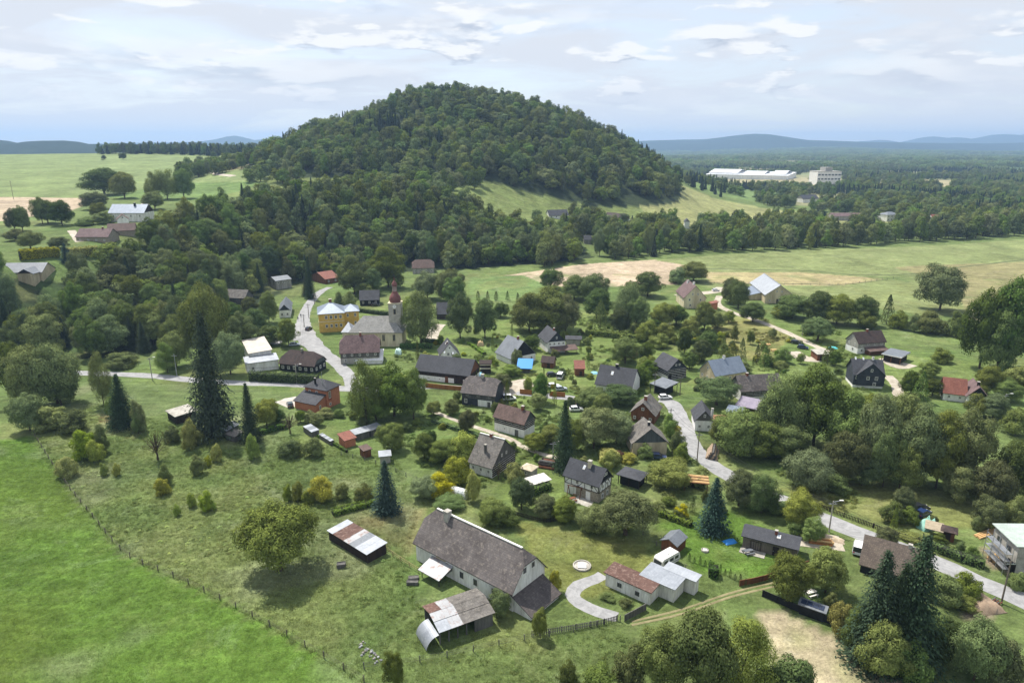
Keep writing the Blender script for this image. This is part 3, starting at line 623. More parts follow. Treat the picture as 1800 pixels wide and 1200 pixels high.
class House:
    """a building: rectangle given by photo pixels of three roof-edge corners: C near corner, A the other end of the long side, B the other end of the short side"""
    def __init__(s, name, label, cat, C, A, B=None, eave=3.5, L=None, W=None, short=None, parent=None, group=None, oh=0.35, roofed=True):
        c = P(*C, eave); z = c[2] + eave
        a = Pz(*A, z); u = np.array([a[0] - c[0], a[1] - c[1]]); s.L = L or float(np.linalg.norm(u)); u /= np.linalg.norm(u)
        v = np.array([-u[1], u[0]])
        if B:
            b = Pz(*B, z); bv = np.array([b[0] - c[0], b[1] - c[1]])
            if bv @ v < 0: v = -v
            s.W = W or float(abs(bv @ v))
        else:
            if v[1] < 0: v = -v
            s.W = W
        o = np.array(c[:2]); s.oh = oh
        s.o = o + u * oh + v * oh; s.L -= 2 * oh; s.W -= 2 * oh
        s.u, s.v, s.eave = u, v, eave
        cen = s.o + u * s.L / 2 + v * s.W / 2
        s.z0 = min(tz(*(s.o + u * i * s.L + v * j * s.W)) for i in (0, 1) for j in (0, 1)); s.eh = z - c[2] + (c[2] - s.z0)   # eave above z0
        s.top = z - s.z0
        if parent is None:
            s.loc = np.array([cen[0], cen[1], s.z0]); s.root = add(name, None, loc=tuple(s.loc)); tag(s.root, label, cat, group)
            if short: LM.append((short, cen[0], cen[1], max(s.L, s.W) / 2))
        else: s.loc = parent.loc; s.root = parent.root
        s.part = None
        FOOTP.append((cen[0], cen[1], max(s.L, s.W) / 2 + 3)); RECTS.append((cen, u, v, s.L / 2 + .5, s.W / 2 + .5))
    def p(s, a, b, z):
        q = s.o + s.u * a + s.v * b; return (q[0] - s.loc[0], q[1] - s.loc[1], z + s.z0 - s.loc[2])
    def face(s, f, t, z, out=0.0):
        """a point on a wall: f front (b=0), g gable (a=0), h far gable, k back; t metres along"""
        if f == 'f': return s.p(t, -out, z)
        if f == 'k': return s.p(t, s.W + out, z)
        if f == 'g': return s.p(-out, t, z)
        return s.p(s.L + out, t, z)
    def flen(s, f): return s.L if f in 'fk' else s.W
    def body(s, mat, z0=-1.6, z1=None, inset=0.0, name='wall'):
        z1 = s.top if z1 is None else z1; m = MB(); i = inset
        m.prism([s.p(i, i, z0), s.p(s.L - i, i, z0), s.p(s.L - i, s.W - i, z0), s.p(i, s.W - i, z0)], (0, 0, z1 - z0)); return m.build(name, mat, s.root)
    def gables(s, mat, half=0.0, both=True):
        w2 = s.W / 2; zr = s.ridge
        for a in ((0, s.L - 0.25) if both else (0,)):
            pts = [s.p(a, 0, s.top), s.p(a, s.W, s.top)]
            if half: pts += [s.p(a, w2 + w2 * half, s.top + (zr - s.top) * (1 - half)), s.p(a, w2 - w2 * half, s.top + (zr - s.top) * (1 - half))]
            else: pts += [s.p(a, w2, zr)]
            m = MB(); m.prism(pts, tuple(np.array(s.p(0.25, 0, 0)) - np.array(s.p(0, 0, 0)))); m.build('gable', mat, s.root)
    def slab(s, pts, mat, name='roof', th=0.16):
        q = [np.array(s.p(*k)) for k in pts]; e = q[1] - q[0]; e /= np.linalg.norm(e); nn = np.cross(e, q[2] - q[0]); nn /= np.linalg.norm(nn); f = np.cross(nn, e)
        uv = [((k - q[0]) @ e, (k - q[0]) @ f) for k in q]
        m = MB(); m.prism([tuple(k) for k in q], (0, 0, th), uv)
        # the visible upper side carries the tile courses too
        m2 = len(m.uv) // 1; n = len(pts); m.uv[n:2 * n] = uv[::-1]
        return m.build(name, mat, s.root)
    def roof(s, mat, kind='gable', pitch=45, half=0.0, mat2=None, ridge=None, hipin=None, side=0.35):
        t = math.tan(R(pitch)); L, W, e, o2 = s.L, s.W, s.top, s.oh + 0.15; w2 = W / 2; lo = e - o2 * t
        mat2 = mat2 or mat
        if kind == 'gable':
            s.ridge = zr = e + w2 * t
            if not half:
                r1 = s.slab([(-side, -o2, lo), (L + side, -o2, lo), (L + side, w2, zr), (-side, w2, zr)], mat); r2 = s.slab([(L + side, W + o2, lo), (-side, W + o2, lo), (-side, w2, zr), (L + side, w2, zr)], mat2)
            else:
                d = w2 * half; zh = e + (w2 - d) * t; hl = half * w2 * 0.9
                r1 = s.slab([(-side, -o2, lo), (L + side, -o2, lo), (L + side, w2 - d, zh), (L - hl, w2, zr), (hl, w2, zr), (-side, w2 - d, zh)], mat)
                r2 = s.slab([(L + side, W + o2, lo), (-side, W + o2, lo), (-side, w2 + d, zh), (hl, w2, zr), (L - hl, w2, zr), (L + side, w2 + d, zh)], mat2)
                s.slab([(-side, w2 + d, zh), (-side, w2 - d, zh), (hl, w2, zr)], mat); s.slab([(L + side, w2 - d, zh), (L + side, w2 + d, zh), (L - hl, w2, zr)], mat)
            if ridge:
                m = MB(); h_ = half * w2 * 0.9 if half else -side; m.box(s.p(h_, w2 - 0.2, zr + 0.06), np.array(s.p(L - h_, 0, 0)) - np.array(s.p(h_, 0, 0)), np.array(s.p(0, 0.4, 0)) - np.array(s.p(0, 0, 0)), (0, 0, 0.2)); m.build('ridge_cap', ridge, s.root)
        elif kind == 'hip':
            hi = min(hipin if hipin is not None else w2, L / 2 - 0.05); s.ridge = zr = e + w2 * t
            s.slab([(-o2, -o2, lo), (L + o2, -o2, lo), (L - hi, w2, zr), (hi, w2, zr)], mat); s.slab([(L + o2, W + o2, lo), (-o2, W + o2, lo), (hi, w2, zr), (L - hi, w2, zr)], mat)
            s.slab([(-o2, W + o2, lo), (-o2, -o2, lo), (hi, w2, zr)], mat); s.slab([(L + o2, -o2, lo), (L + o2, W + o2, lo), (L - hi, w2, zr)], mat)
        elif kind == 'shed':     # low edge at the front, rising to the back (negative pitch: falls)
            s.ridge = zr = e + W * t
            s.slab([(-side, -o2, lo), (L + side, -o2, lo), (L + side, W + o2, zr + o2 * t), (-side, W + o2, zr + o2 * t)], mat)
            if pitch > 0 and pitch < 60:
                m = MB(); w0 = np.array(s.p(0.2, 0, 0)) - np.array(s.p(0, 0, 0))
                for a in (0, L - 0.2): m.prism([s.p(a, 0, e), s.p(a, W, e), s.p(a, W, zr)], tuple(w0))
                m.prism([s.p(0, W, e), s.p(L, W, e), s.p(L, W, zr), s.p(0, W, zr)], tuple(-(np.array(s.p(0, .2, 0)) - np.array(s.p(0, 0, 0))))); m.build('upper_wall', s.wm if hasattr(s, 'wm') else GREY, s.root)
        return s
    def chimney(s, fa, fb, h=1.0, w=0.6, mat=None):
        b = s.W * fb; zr = s.ridge - abs(b - s.W / 2) * (s.ridge - s.top) / (s.W / 2); a = s.L * fa; m = MB()
        m.box(s.p(a - w / 2, b - w / 2, zr - 0.8), np.array(s.p(w, 0, 0)) - np.array(s.p(0, 0, 0)), np.array(s.p(0, w, 0)) - np.array(s.p(0, 0, 0)), (0, 0, h + 0.8)); c = m.build('chimney', mat or RED, s.root)
        m = MB(); k = w / 2 + 0.08; m.box(s.p(a - k, b - k, zr + h), np.array(s.p(2 * k, 0, 0)) - np.array(s.p(0, 0, 0)), np.array(s.p(0, 2 * k, 0)) - np.array(s.p(0, 0, 0)), (0, 0, 0.12)); m.build('chimney_cap', CONC, c)
    def win(s, f, t, z, w=0.95, h=1.25, frame=None, cross=True):
        """window: frame with its pane set back in it"""
        frame = frame or FRAME; m = MB(); b = 0.13
        def bar(t0, t1, z0, z1, d0=-0.05, d1=0.07): m.prism([s.face(f, t0, z0, d0), s.face(f, t1, z0, d0), s.face(f, t1, z1, d0), s.face(f, t0, z1, d0)], tuple(np.array(s.face(f, 0, 0, d1)) - np.array(s.face(f, 0, 0, d0))))
        t0, t1, z0, z1 = t - w / 2, t + w / 2, z - h / 2, z + h / 2
        bar(t0, t1, z1 - b, z1); bar(t0, t1, z0, z0 + b); bar(t0, t0 + b, z0 + b, z1 - b); bar(t1 - b, t1, z0 + b, z1 - b)
        if cross and w > 0.7: bar(t - 0.04, t + 0.04, z0 + b, z1 - b, -0.05, 0.05)
        o = m.build('window', frame, s.root); m = MB(); bar2 = [(t0 + b, z0 + b), (t1 - b, z0 + b), (t1 - b, z1 - b), (t0 + b, z1 - b)]
        m.prism([s.face(f, q[0], q[1], 0.012) for q in bar2], tuple(np.array(s.face(f, 0, 0, 0.03)) - np.array(s.face(f, 0, 0, 0.012)))); m.build('pane', GLASS, o); return o
    def wins(s, f, n, z, w=0.95, h=1.25, t0=0.0, t1=1.0, frame=None):
        for i in range(n): s.win(f, s.flen(f) * (t0 + (t1 - t0) * (i + 0.5) / n), z, w, h, frame)
    def door(s, f, t, w=1.1, h=2.1, mat=None, z0=0.0):
        m = MB(); m.prism([s.face(f, t - w / 2, z0, -0.05), s.face(f, t + w / 2, z0, -0.05), s.face(f, t + w / 2, z0 + h, -0.05), s.face(f, t - w / 2, z0 + h, -0.05)], tuple(np.array(s.face(f, 0, 0, 0.06)) - np.array(s.face(f, 0, 0, -0.05)))); d = m.build('door', mat or DKWOOD, s.root)
        m = MB(); m.prism([s.face(f, t + w * .33, z0 + 1, .06), s.face(f, t + w * .33 + .12, z0 + 1, .06), s.face(f, t + w * .33 + .12, z0 + 1.1, .06), s.face(f, t + w * .33, z0 + 1.1, .06)], tuple(np.array(s.face(f, 0, 0, 0.12)) - np.array(s.face(f, 0, 0, 0.06)))); m.build('handle', STEEL, d)
    def beam(s, f, t0, z0, t1, z1, th=0.2, mat=None, name='beam', out=0.06):
        d = np.array([t1 - t0, z1 - z0], float); d /= np.linalg.norm(d); n = np.array([-d[1], d[0]]) * th / 2
        q = [(t0 + n[0], z0 + n[1]), (t0 - n[0], z0 - n[1]), (t1 - n[0], z1 - n[1]), (t1 + n[0], z1 + n[1])]
        m = MB(); m.prism([s.face(f, k[0], k[1], -0.04) for k in q], tuple(np.array(s.face(f, 0, 0, out)) - np.array(s.face(f, 0, 0, -0.04)))); return m.build(name, mat or DKWOOD, s.root)
    def logs(s, faces, z0, z1, n, mat=None, fill=0.62):
        for f in faces:
            for i in range(n): s.beam(f, 0, z0 + (z1 - z0) * (i + .5) / n, s.flen(f), z0 + (z1 - z0) * (i + .5) / n, (z1 - z0) / n * fill, mat or DKWOOD, 'log', 0.08)
    def slats(s, f, z0, z1, step, mat, gable=False):
        n = int(s.flen(f) / step)
        for i in range(n):
            t = (i + .5) * s.flen(f) / n; top = z1 if not gable else s.top + (s.ridge - s.top) * (1 - abs(t / s.W * 2 - 1)) - 0.1
            if top > z0 + 0.3: s.beam(f, t, z0, t, top, step * 0.8, mat, 'plank', 0.05)
    def skylight(s, fa, fb, w=0.8, h=1.0):
        t = (s.ridge - s.top) / (s.W / 2); b = s.W * fb; a = s.L * fa; z = s.top + b * t + 0.17; m = MB()
        pts = [s.p(a - w / 2, b - h / 2, z - h / 2 * t), s.p(a + w / 2, b - h / 2, z - h / 2 * t), s.p(a + w / 2, b + h / 2, z + h / 2 * t), s.p(a - w / 2, b + h / 2, z + h / 2 * t)]
        m.prism(pts, (0, 0, 0.1)); k = m.build('skylight', FRAME, s.root)
        m = MB(); w, h = w * .75, h * .75; pts = [s.p(a - w / 2, b - h / 2, z + .1 - h / 2 * t), s.p(a + w / 2, b - h / 2, z + .1 - h / 2 * t), s.p(a + w / 2, b + h / 2, z + .1 + h / 2 * t), s.p(a - w / 2, b + h / 2, z + .1 + h / 2 * t)]
        m.prism(pts, (0, 0, 0.03)); m.build('pane', NT('skylight_glass').done((0.5, 0.55, 0.6), 0.1, 0, 0.6), k)
def sub(par, a0, a1, b0, b1, eave):
    """a further volume of the same building, in the parent's own axes (metres)"""
    s = House.__new__(House); s.u, s.v = par.u, par.v; s.o = par.o + par.u * a0 + par.v * b0; s.L = a1 - a0; s.W = b1 - b0; s.z0 = par.z0; s.loc = par.loc; s.root = par.root; s.top = eave; s.oh = 0.3; s.eave = eave
    return s
def turn(s):
    """swap which side is the long one"""
    s.u, s.v = s.v, s.u; s.L, s.W = s.W, s.L; return s
# ------------------------------------------------------------------ the village
# big farmhouse
h = House('farmhouse', 'long white farmhouse with a huge mottled half-hipped roof', 'house', (902, 1041), (725, 949), (969, 1012), 4.4, W=10.2, short='the long white farmhouse', oh=0.45)
h.body(OLDWHITE); h.roof(OLDROOF, 'gable', 49, half=0.38, ridge=FRAME); h.gables(OLDWHITE, 0.38); h.chimney(0.80, 0.44, 1.7, 1.1, CONC)
h.win('g', h.W * .36, h.top + 2.2, 0.8, 1.0, GRWOOD); h.win('g', h.W * .62, h.top + 2.2, 0.8, 1.0, GRWOOD)
for t_ in (0.18, 0.36, 0.5): h.win('f', h.L * t_, 2.2, 0.9, 1.3, GRWOOD)
h.door('f', h.L * .7, 1.3, 2.2); h.door('g', h.W * .12, 1.1, 2.1)
h.beam('f', h.L * .72, 0.2, h.L * .72, 3.8, 2.6, BEIGE, 'bare_patch', 0.01)
a = sub(h, -3.9, -0.02, 0.2, h.W - 0.9, 1.2); turn(a); a.wm = OLDWHITE; a.body(OLDWHITE, name='annex_wall'); a.roof(roofmat('annex_slate', '5f5856', '4d4745', '716a66', patch=.3), 'shed', 27)
a.win('f', a.L * .3, 0.6, 0.8, 0.6, GRWOOD)
a = sub(h, h.L * .60, h.L * .80, -3.4, -0.02, 2.0); a.wm = GRWOOD; a.roof(MIXTIN, 'shed', 16)
for q_ in (0.05, 0.97):
    m = MB(); m.tube(a.p(a.L * q_, 0.1, -1.2), a.p(a.L * q_, 0.1, 2.0), 0.09); m.build('post', DKWOOD, a.root)
# open shed
h = House('open_shed', 'open-fronted shed with a patchwork roof of tin and grey sheets', 'shed', (772, 1110), (869, 1075), (726, 1072), 2.7, short='the open-fronted shed', oh=0.2)
L, W = h.L, h.W
h.top_ = h.top
t_ = math.tan(R(13)); e = h.top; zr = e + W * .55 * t_; h.ridge = zr
for a0, a1, mt in ((-.3, L * .20, TIN), (L * .20, L * .42, MIXTIN), (L * .42, L * .72, FIBRE), (L * .72, L + .3, FIBRE)):
    h.slab([(a0, -.4, e - .4 * t_), (a1, -.4, e - .4 * t_), (a1, W * .28, e + W * .28 * t_), (a0, W * .28, e + W * .28 * t_)], mt, 'roof_sheet', 0.06)
    h.slab([(a0, W * .27, e + W * .27 * t_ + .07), (a1, W * .27, e + W * .27 * t_ + .07), (a1, W * .56, zr), (a0, W * .56, zr)], MIXTIN if mt is TIN else mt, 'roof_sheet', 0.06)
    h.slab([(a1, W + .3, e + .1), (a0, W + .3, e + .1), (a0, W * .55, zr + .02), (a1, W * .55, zr + .02)], mt if mt is not TIN else RUST, 'roof_sheet', 0.06)
m = MB(); m.prism([h.p(0, W - .15, -1), h.p(L, W - .15, -1), h.p(L, W - .15, e), h.p(0, W - .15, e)], tuple(np.array(h.p(0, .15, 0)) - np.array(h.p(0, 0, 0)))); m.build('back_wall', GRWOOD, h.root)
m = MB(); m.prism([h.p(L * .66, 0, -1), h.p(L, 0, -1), h.p(L, 0, e - .05), h.p(L * .66, 0, e - .05)], tuple(np.array(h.p(0, .15, 0)) - np.array(h.p(0, 0, 0)))); m.build('plank_wall', GRWOOD, h.root)
m = MB(); m.prism([h.p(L - .15, .16, -1), h.p(L - .15, W - .16, -1), h.p(L - .15, W - .16, e), h.p(L - .15, .16, e)], tuple(np.array(h.p(.15, 0, 0)) - np.array(h.p(0, 0, 0)))); m.build('side_wall', GRWOOD, h.root)
for i in range(5):
    m = MB(); m.box(h.p(L * .66 * i / 4 - .1, 0, -1), np.array(h.p(.2, 0, 0)) - np.array(h.p(0, 0, 0)), np.array(h.p(0, .2, 0)) - np.array(h.p(0, 0, 0)), (0, 0, e + .9)); m.build('post', GRWOOD, h.root)
# curved tin sheet hanging off its end
m = MB(); n_ = 9; c0 = []
for i in range(n_ + 1):
    t = i / n_ * 1.45; c0.append((-.4 - 2.3 * math.sin(t), 0.2 + 2.45 - 2.4 * (1 - math.cos(t)) - .1))
for i in range(n_):
    (a0, z0), (a1, z1) = c0[i], c0[i + 1]
    m.prism([h.p(a0, -.6, z0), h.p(a1, -.6, z1), h.p(a1, W * .6, z1), h.p(a0, W * .6, z0)], (0, 0, 0.05), [(0, i * .4), (0, i * .4 + .4), (W * .6, i * .4 + .4), (W * .6, i * .4)])
m.build('bent_tin_sheet', TIN, h.root)
# low rusty shed
h = House('low_shed', 'long low shed with a flat tin roof streaked with rust', 'shed', (645, 975), (575, 932), (681, 956), 2.1, short='the low rusty shed', oh=0.2); h.wm = DKWOOD
h.body(DKWOOD); t_ = math.tan(R(3)); n_ = 7
for i in range(n_):
    a0, a1 = h.L * i / n_ - (.25 if i == 0 else 0), h.L * (i + 1) / n_ + (.25 if i == n_ - 1 else 0); mt = (TIN, TIN, GREYMET, MIXTIN, RUST, RUST, TIN)[i]
    h.slab([(a0 + .015, -.3, h.top + .02), (a1 - .015, -.3, h.top + .02), (a1 - .015, h.W + .3, h.top + .05 + h.W * t_), (a0 + .015, h.W + .3, h.top + .05 + h.W * t_)], mt, 'roof_sheet', 0.06)
# white garage block
h = House('garage_block', 'white garage block with a rusty roof and two pale metal roofs', 'garage', (1144, 1042), (1063, 1006), (1182, 1035), 2.7, W=3.6, short='the white garage block', oh=0.15)
h.wm = WHITE; h.body(OLDWHITE); h.roof(RUST, 'shed', 4); h.win('f', h.L * .28, 1.3, 0.9, 0.9, GRWOOD); h.win('f', h.L * .68, 1.4, 0.9, 0.9, GRWOOD)
k = sub(h, -3.0, 3.6, h.W + .02, h.W + 4.0, 3.0); k.wm = WHITE; k.body(OLDWHITE, name='wall'); k.roof(TIN, 'shed', 2)
k = sub(h, -5.0, 1.0, h.W + 4.3, h.W + 6.0, 3.2); k.wm = WHITE; k.body(OLDWHITE, name='wall'); k.roof(PALETIN, 'shed', 3)
# brown garden shed
h = House('garden_shed', 'small brown garden shed with a grey gable roof by the caravan', 'shed', (1190, 960), (1203, 948), (1163, 947), 2.2, L=4.4, short='the brown garden shed', oh=0.15); h.body(BRWOOD); h.roof(GREYMET, 'gable', 28); h.gables(BRWOOD); h.slats('f', 0, h.top, .45, BRWOOD)
# new dark house
h = House('bungalow', 'low new house with charcoal roof and vertical grey-brown boards', 'house', (1405, 966), (1303, 940), (1431, 949), 2.9, short='the charcoal-roofed bungalow'); h.body(paint('taupe_boards', '6f6a63', '5c5751', 1.0, streak=True)); h.roof(CHAR, 'gable', 24); h.gables(GRWOOD)
h.chimney(.42, .42, .9, .5); h.skylight(.36, .3, .7, .8); h.slats('f', 0, h.top - .1, .42, paint('taupe_slat', '787067', '655f57', 1.0)); h.door('f', h.L * .38, 1.2, 2.1, DKWOOD); h.win('f', h.L * .75, 1.2, 2.2, 1.9, DKWOOD); h.win('g', h.W * .5, 1.5)
m = MB(); m.prism([h.face('f', h.L * .55, -.3, 2.2), h.face('f', h.L * 1.02, -.3, 2.2), h.face('f', h.L * 1.02, -.3, .05), h.face('f', h.L * .55, -.3, .05)], (0, 0, .45)); m.build('terrace', CONC, h.root)
# half timbered house
h = House('half_timbered_house', 'half-timbered house of white panels and black beams, charcoal roof', 'house', (1054, 854), (989, 832), (1085, 838), 4.6, short='the half-timbered house')
zs_ = 2.5; h.body(STONE, z1=zs_ - .02, name='ground_floor_wall'); h.body(WHITE, z0=zs_, name='upper_wall'); h.roof(CHAR, 'gable', 46); h.gables(BLACKW); h.chimney(.42, .42, 1.5, .8, CREAM); h.skylight(.55, .33, .6, .7)
for f in 'fg':
    n = h.flen(f); k = 5 if f == 'f' else 4; w_ = (n - .16) / k
    h.beam(f, 0, zs_ + .08, n, zs_ + .08, .15); h.beam(f, 0, h.top - .1, n, h.top - .1, .15)
    for i in range(k + 1): t = .08 + w_ * i; h.beam(f, t, zs_ + .16, t, h.top - .18, .14)
    for i in range(k):
        t = .08 + w_ * i
        if i in (0, k - 1, 2): h.beam(f, t + .12, zs_ + .2 if i == 0 else h.top - .25, t + w_ - .12, h.top - .25 if i == 0 else zs_ + .2, .12)
h.beam('f', h.L * .82, 0, h.L * .82, zs_, h.L * .34, WHITE, 'white_panel', .02)
for t in (.3, .68): h.win('g', h.W * t, 1.3, .9, 1.2); h.win('g', h.W * t, 3.6, .8, 1.0)
for t in (.2, .62): h.win('f', h.L * t, 3.6, .8, 1.0)
h.win('g', h.W * .44, h.top + 1.6, .6, .7); h.win('g', h.W * .58, h.top + 1.6, .6, .7); h.door('f', h.L * .3, 1.2, 2.1, WHITE)
m = MB(); m.prism([h.face('f', h.L * .05, -.4, 3), h.face('f', h.L * .6, -.4, 3), h.face('f', h.L * .6, -.4, .05), h.face('f', h.L * .05, -.4, .05)], (0, 0, .5)); m.build('terrace', CONC, h.root)
h = House('carport', 'dark timber carport with a charcoal hip roof beside the half-timbered house', 'carport', (1125, 845), (1084, 833), (1133, 829), 2.6, short='the dark carport'); h.body(BLACKW, z0=-1, inset=.3); h.roof(CHAR, 'hip', 14)
for i, j in ((0, 0), (.5, 0), (1, 0), (0, 1), (1, 1)):
    m = MB(); m.tube(h.p(h.L * i, h.W * j, -1), h.p(h.L * i, h.W * j, 2.6), .1); m.build('post', DKWOOD, h.root)
# cross gabled house
h = House('grey_slate_house', 'old house with steep patchy grey roof and boarded gable wing', 'house', (866, 822), (822, 809), (925, 797), 3.1, short='the steep grey-roofed house'); h.body(OLDWHITE); h.roof(FIBRE, 'gable', 45, ridge=FRAME); h.gables(GRWOOD); h.slats('g', h.top, 0, .5, GRWOOD, True)
h.chimney(.55, .5, .7, .7); h.chimney(.5, .2, 2.2, .5, GRWOOD); h.logs('g', .3, h.top, 5, DKWOOD); h.wins('f', 3, 1.6, .8, 1.0); h.wins('g', 3, 1.6, .8, 1.0)
for t in (.4, .6): h.win('g', h.W * t, h.top + 1.5, .6, .8)
h = House('garden_pavilion', 'small square pavilion with a pale pyramid roof beside the patchy grey-roofed house', 'pavilion', (934, 828), (921, 824), (943, 822), 2.1, L=3.4, W=3.2, oh=.15); h.body(GREY); h.roof(paint('pale_felt', 'c9bda6', 'b0a48d', 1.0), 'hip', 24); h.win('f', h.L / 2, 1.2, .7, .8)
h = House('long_white_shed', 'long low shed with a white roof beside the hedge', 'shed', (934, 853), (968, 843), (930, 849), 1.9, W=3.2, oh=.15); h.wm = GREY; h.body(GREY); h.roof(paint('white_sheet', 'e0ddd6', 'cbc7bd', .8), 'shed', 5)
# brown log house
h = House('log_house', 'brown-roofed timber house with white base and striped log storey', 'house', (922, 745), (866, 730), (951, 735), 4.5, short='the brown-roofed log house'); h.body(WHITE, z1=2.48, name='ground_floor_wall'); h.body(OLDWHITE, z0=2.5, name='upper_wall'); h.logs('fg', 2.5, h.top, 4); h.roof(BROWN, 'gable', 45); h.gables(GRBOARD); h.slats('g', h.top, 0, .5, GRBOARD, True)
h.chimney(.22, .5, 1.1, .7); h.wins('f', 4, 3.5, .8, .9); h.wins('g', 2, 3.5, .8, .9); h.win('f', h.L * .65, 1.4, .5, .6); h.door('f', h.L * .25, 1.2, 2.0, GRWOOD)
# slate house
h = House('slate_house', 'slate-clad house with a sagging mottled dark roof and white door panel', 'house', (871, 695), (809, 688), None, 4.4, W=9, short='the slate-clad house'); h.body(SLATEW); h.roof(OLDROOF, 'gable', 44, half=.35); h.gables(SLATEW, .35); h.logs('f', 2.5, h.top, 4, GRWOOD); h.chimney(.5, .5, .9, .9, CONC)
h.beam('f', h.L * .3, 0.2, h.L * .3, 2.3, h.L * .42, WHITE, 'white_panel', .05); h.win('f', h.L * .88, 1.5, 1.0, 1.4); h.wins('f', 3, 3.5, .8, .9); h.door('f', h.L * .18, 1, 1.9, GRWOOD)
# long dark barn
h = House('long_dark_barn', 'long dark timber barn with charcoal roof above a white base', 'barn', (826, 660), (728, 649), None, 3.6, W=10.5, short='the long dark barn'); h.body(WHITE, z1=1.78, name='base_wall'); h.body(DKWOOD, z0=1.8, name='upper_wall'); h.roof(CHAR, 'gable', 40); h.gables(BRWOOD); h.door('f', h.L * .2, 3.4, 2.4, DKWOOD); h.door('f', h.L * .42, 1.2, 2.2, BRWOOD)
for t in (.55, .75): h.win('f', h.L * t, 1.0, .5, .5)
for t in (.42, .58): h.skylight(t, .62, .5, .6)
# white A-frame
h = House('white_gable_house', 'small white house with steep grey roof and pointed gable', 'house', (773, 624), (769, 613), (810, 625), 2.4, short='the small white gabled house', oh=.25); h.body(WHITE); h.roof(SLATE, 'gable', 50); h.gables(WHITE); h.win('g', h.W * .42, 2.5); h.win('g', h.W * .64, 2.5); h.win('g', h.W * .5, 5.0, .7, .8); h.chimney(.3, .4, .8, .5); h.skylight(.5, .4)
# grey roof, black gable
h = House('grey_gable_house', 'white house under a broad light grey roof with black gable', 'house', (898, 630), (880, 622), (937, 618), 2.8, L=11, short='the black-gabled house'); h.body(WHITE); h.roof(GREYMET, 'gable', 45); h.gables(BLACKW); h.chimney(.35, .5, 1.1, .7); h.wins('g', 3, 1.6, .9, 1.1)
h = House('upright_grey_house', 'tall white house with dark slate gable and veranda', 'house', (962, 602), (950, 592), (993, 597), 4.7, L=12, short='the veranda house'); h.body(WHITE); h.roof(SLATE, 'gable', 45); h.gables(SLATEW); h.chimney(.3, .5, 1.0, .6); h.wins('g', 4, 3.9, .8, .9); h.win('g', h.W * .5, h.top + 1.6, .6, .9); h.wins('f', 3, 3.6, .9, 1.1)
k = sub(h, -3.2, -.02, 1.2, h.W + 4.0, 1.9); turn(k); k.roof(BROWN, 'shed', 14)
for q_ in (.05, .5, .95):
    m = MB(); m.tube(k.p(k.L * q_, .1, -1), k.p(k.L * q_, .1, 1.9), .09); m.build('post', BRWOOD, k.root)
h = House('low_grey_shed', 'low shed with a grey roof behind the veranda house', 'shed', (1022, 597), (994, 596), None, 2.6, W=5, oh=.2); h.wm = GREY; h.body(GREY); h.roof(SLATE, 'gable', 20); h.gables(GREY)
h = House('brown_hut', 'dark brown hut with a rounded gable by the blue tarpaulin', 'hut', (973, 638), (951, 636), (978, 631), 2.2, W=4.5, oh=.15); h.body(BRWOOD); h.roof(DKBROWN, 'gable', 40); h.gables(BRWOOD); h.door('f', h.L * .4, 1.2, 1.9)
h = House('two_tier_shed', 'dark open shed with two pale roof edges on the lawn', 'shed', (863, 640), (843, 640), None, 3.6, W=3.5, oh=.15); h.wm = DKWOOD; h.body(DKWOOD); h.roof(DKWOOD, 'shed', 6); h.beam('f', 0, 2.0, h.L, 2.0, .3, CREAM, 'ledge', .5); h.beam('f', 0, 3.3, h.L, 3.3, .25, CREAM, 'fascia', .3)
h = House('red_roofed_hut', 'tall narrow hut with a red roof on the lawn', 'hut', (1028, 648), (1011, 648), None, 2.8, W=4, oh=.1); h.wm = BRWOOD; h.body(BRWOOD); h.roof(REDT, 'shed', 24); h.door('f', h.L * .4, 1.0, 1.9)
h = House('red_cabin', 'red-brown cabin with a pinkish roof beyond the lawn', 'cabin', (1113, 620), (1090, 616), None, 2.4, W=5, oh=.2); h.body(BRICKO); h.roof(PURPLE, 'gable', 22); h.gables(BRICKO); h.wins('f', 2, 1.3, .7, .8)
# dark roofed white house
h = House('dark_roofed_house', 'white house hidden under a large plain dark grey roof', 'house', (1111, 683), (1045, 673), None, 3.0, W=11.5, short='the large dark-roofed house'); h.body(WHITE); h.roof(CHAR, 'gable', 42); h.gables(WHITE); h.chimney(.55, .5, .9, .8, BLACKW); h.skylight(.62, .3); h.wins('f', 3, 1.5, 1.3, .9); k = sub(h, -.3, h.L * .45, -2.6, -.02, 1.0); k.wm = WHITE; k.body(WHITE, name='porch_wall'); k.roof(GREYMET, 'shed', 38)
h = House('barred_log_house', 'log house with white-striped dark timbers under a grey roof', 'house', (1174, 651), (1147, 637), (1207, 645), 3.9, short='the white-striped log house'); h.body(OLDWHITE); h.logs('g', 0.2, h.top, 6, BLACKW, .66); h.logs('f', 1.6, h.top, 4, BLACKW, .7); h.roof(SLATE, 'gable', 42); h.gables(SLATEW); h.win('g', h.W * .42, h.top + 1.5, .6, .7); h.win('g', h.W * .6, h.top + 1.5, .6, .7); h.door('g', h.W * .12, 1.3, 2.1); h.wins('g', 2, 1.5, .8, .9, .3, 1)
h = House('yellow_cottage', 'cream cottage with a pale sheet-metal roof', 'house', (1257, 660), (1313, 651), (1235, 646), 3.4, short='the cream cottage'); h.body(BEIGE); h.roof(BLUETIN, 'gable', 45); h.gables(BEIGE); h.chimney(.5, .5, 1.0, .7, WHITE); h.wins('g', 3, 1.6, .8, 1.0); h.wins('f', 3, 1.7, .9, 1.1); h.win('g', h.W * .5, h.top + 1.5, .7, .9)
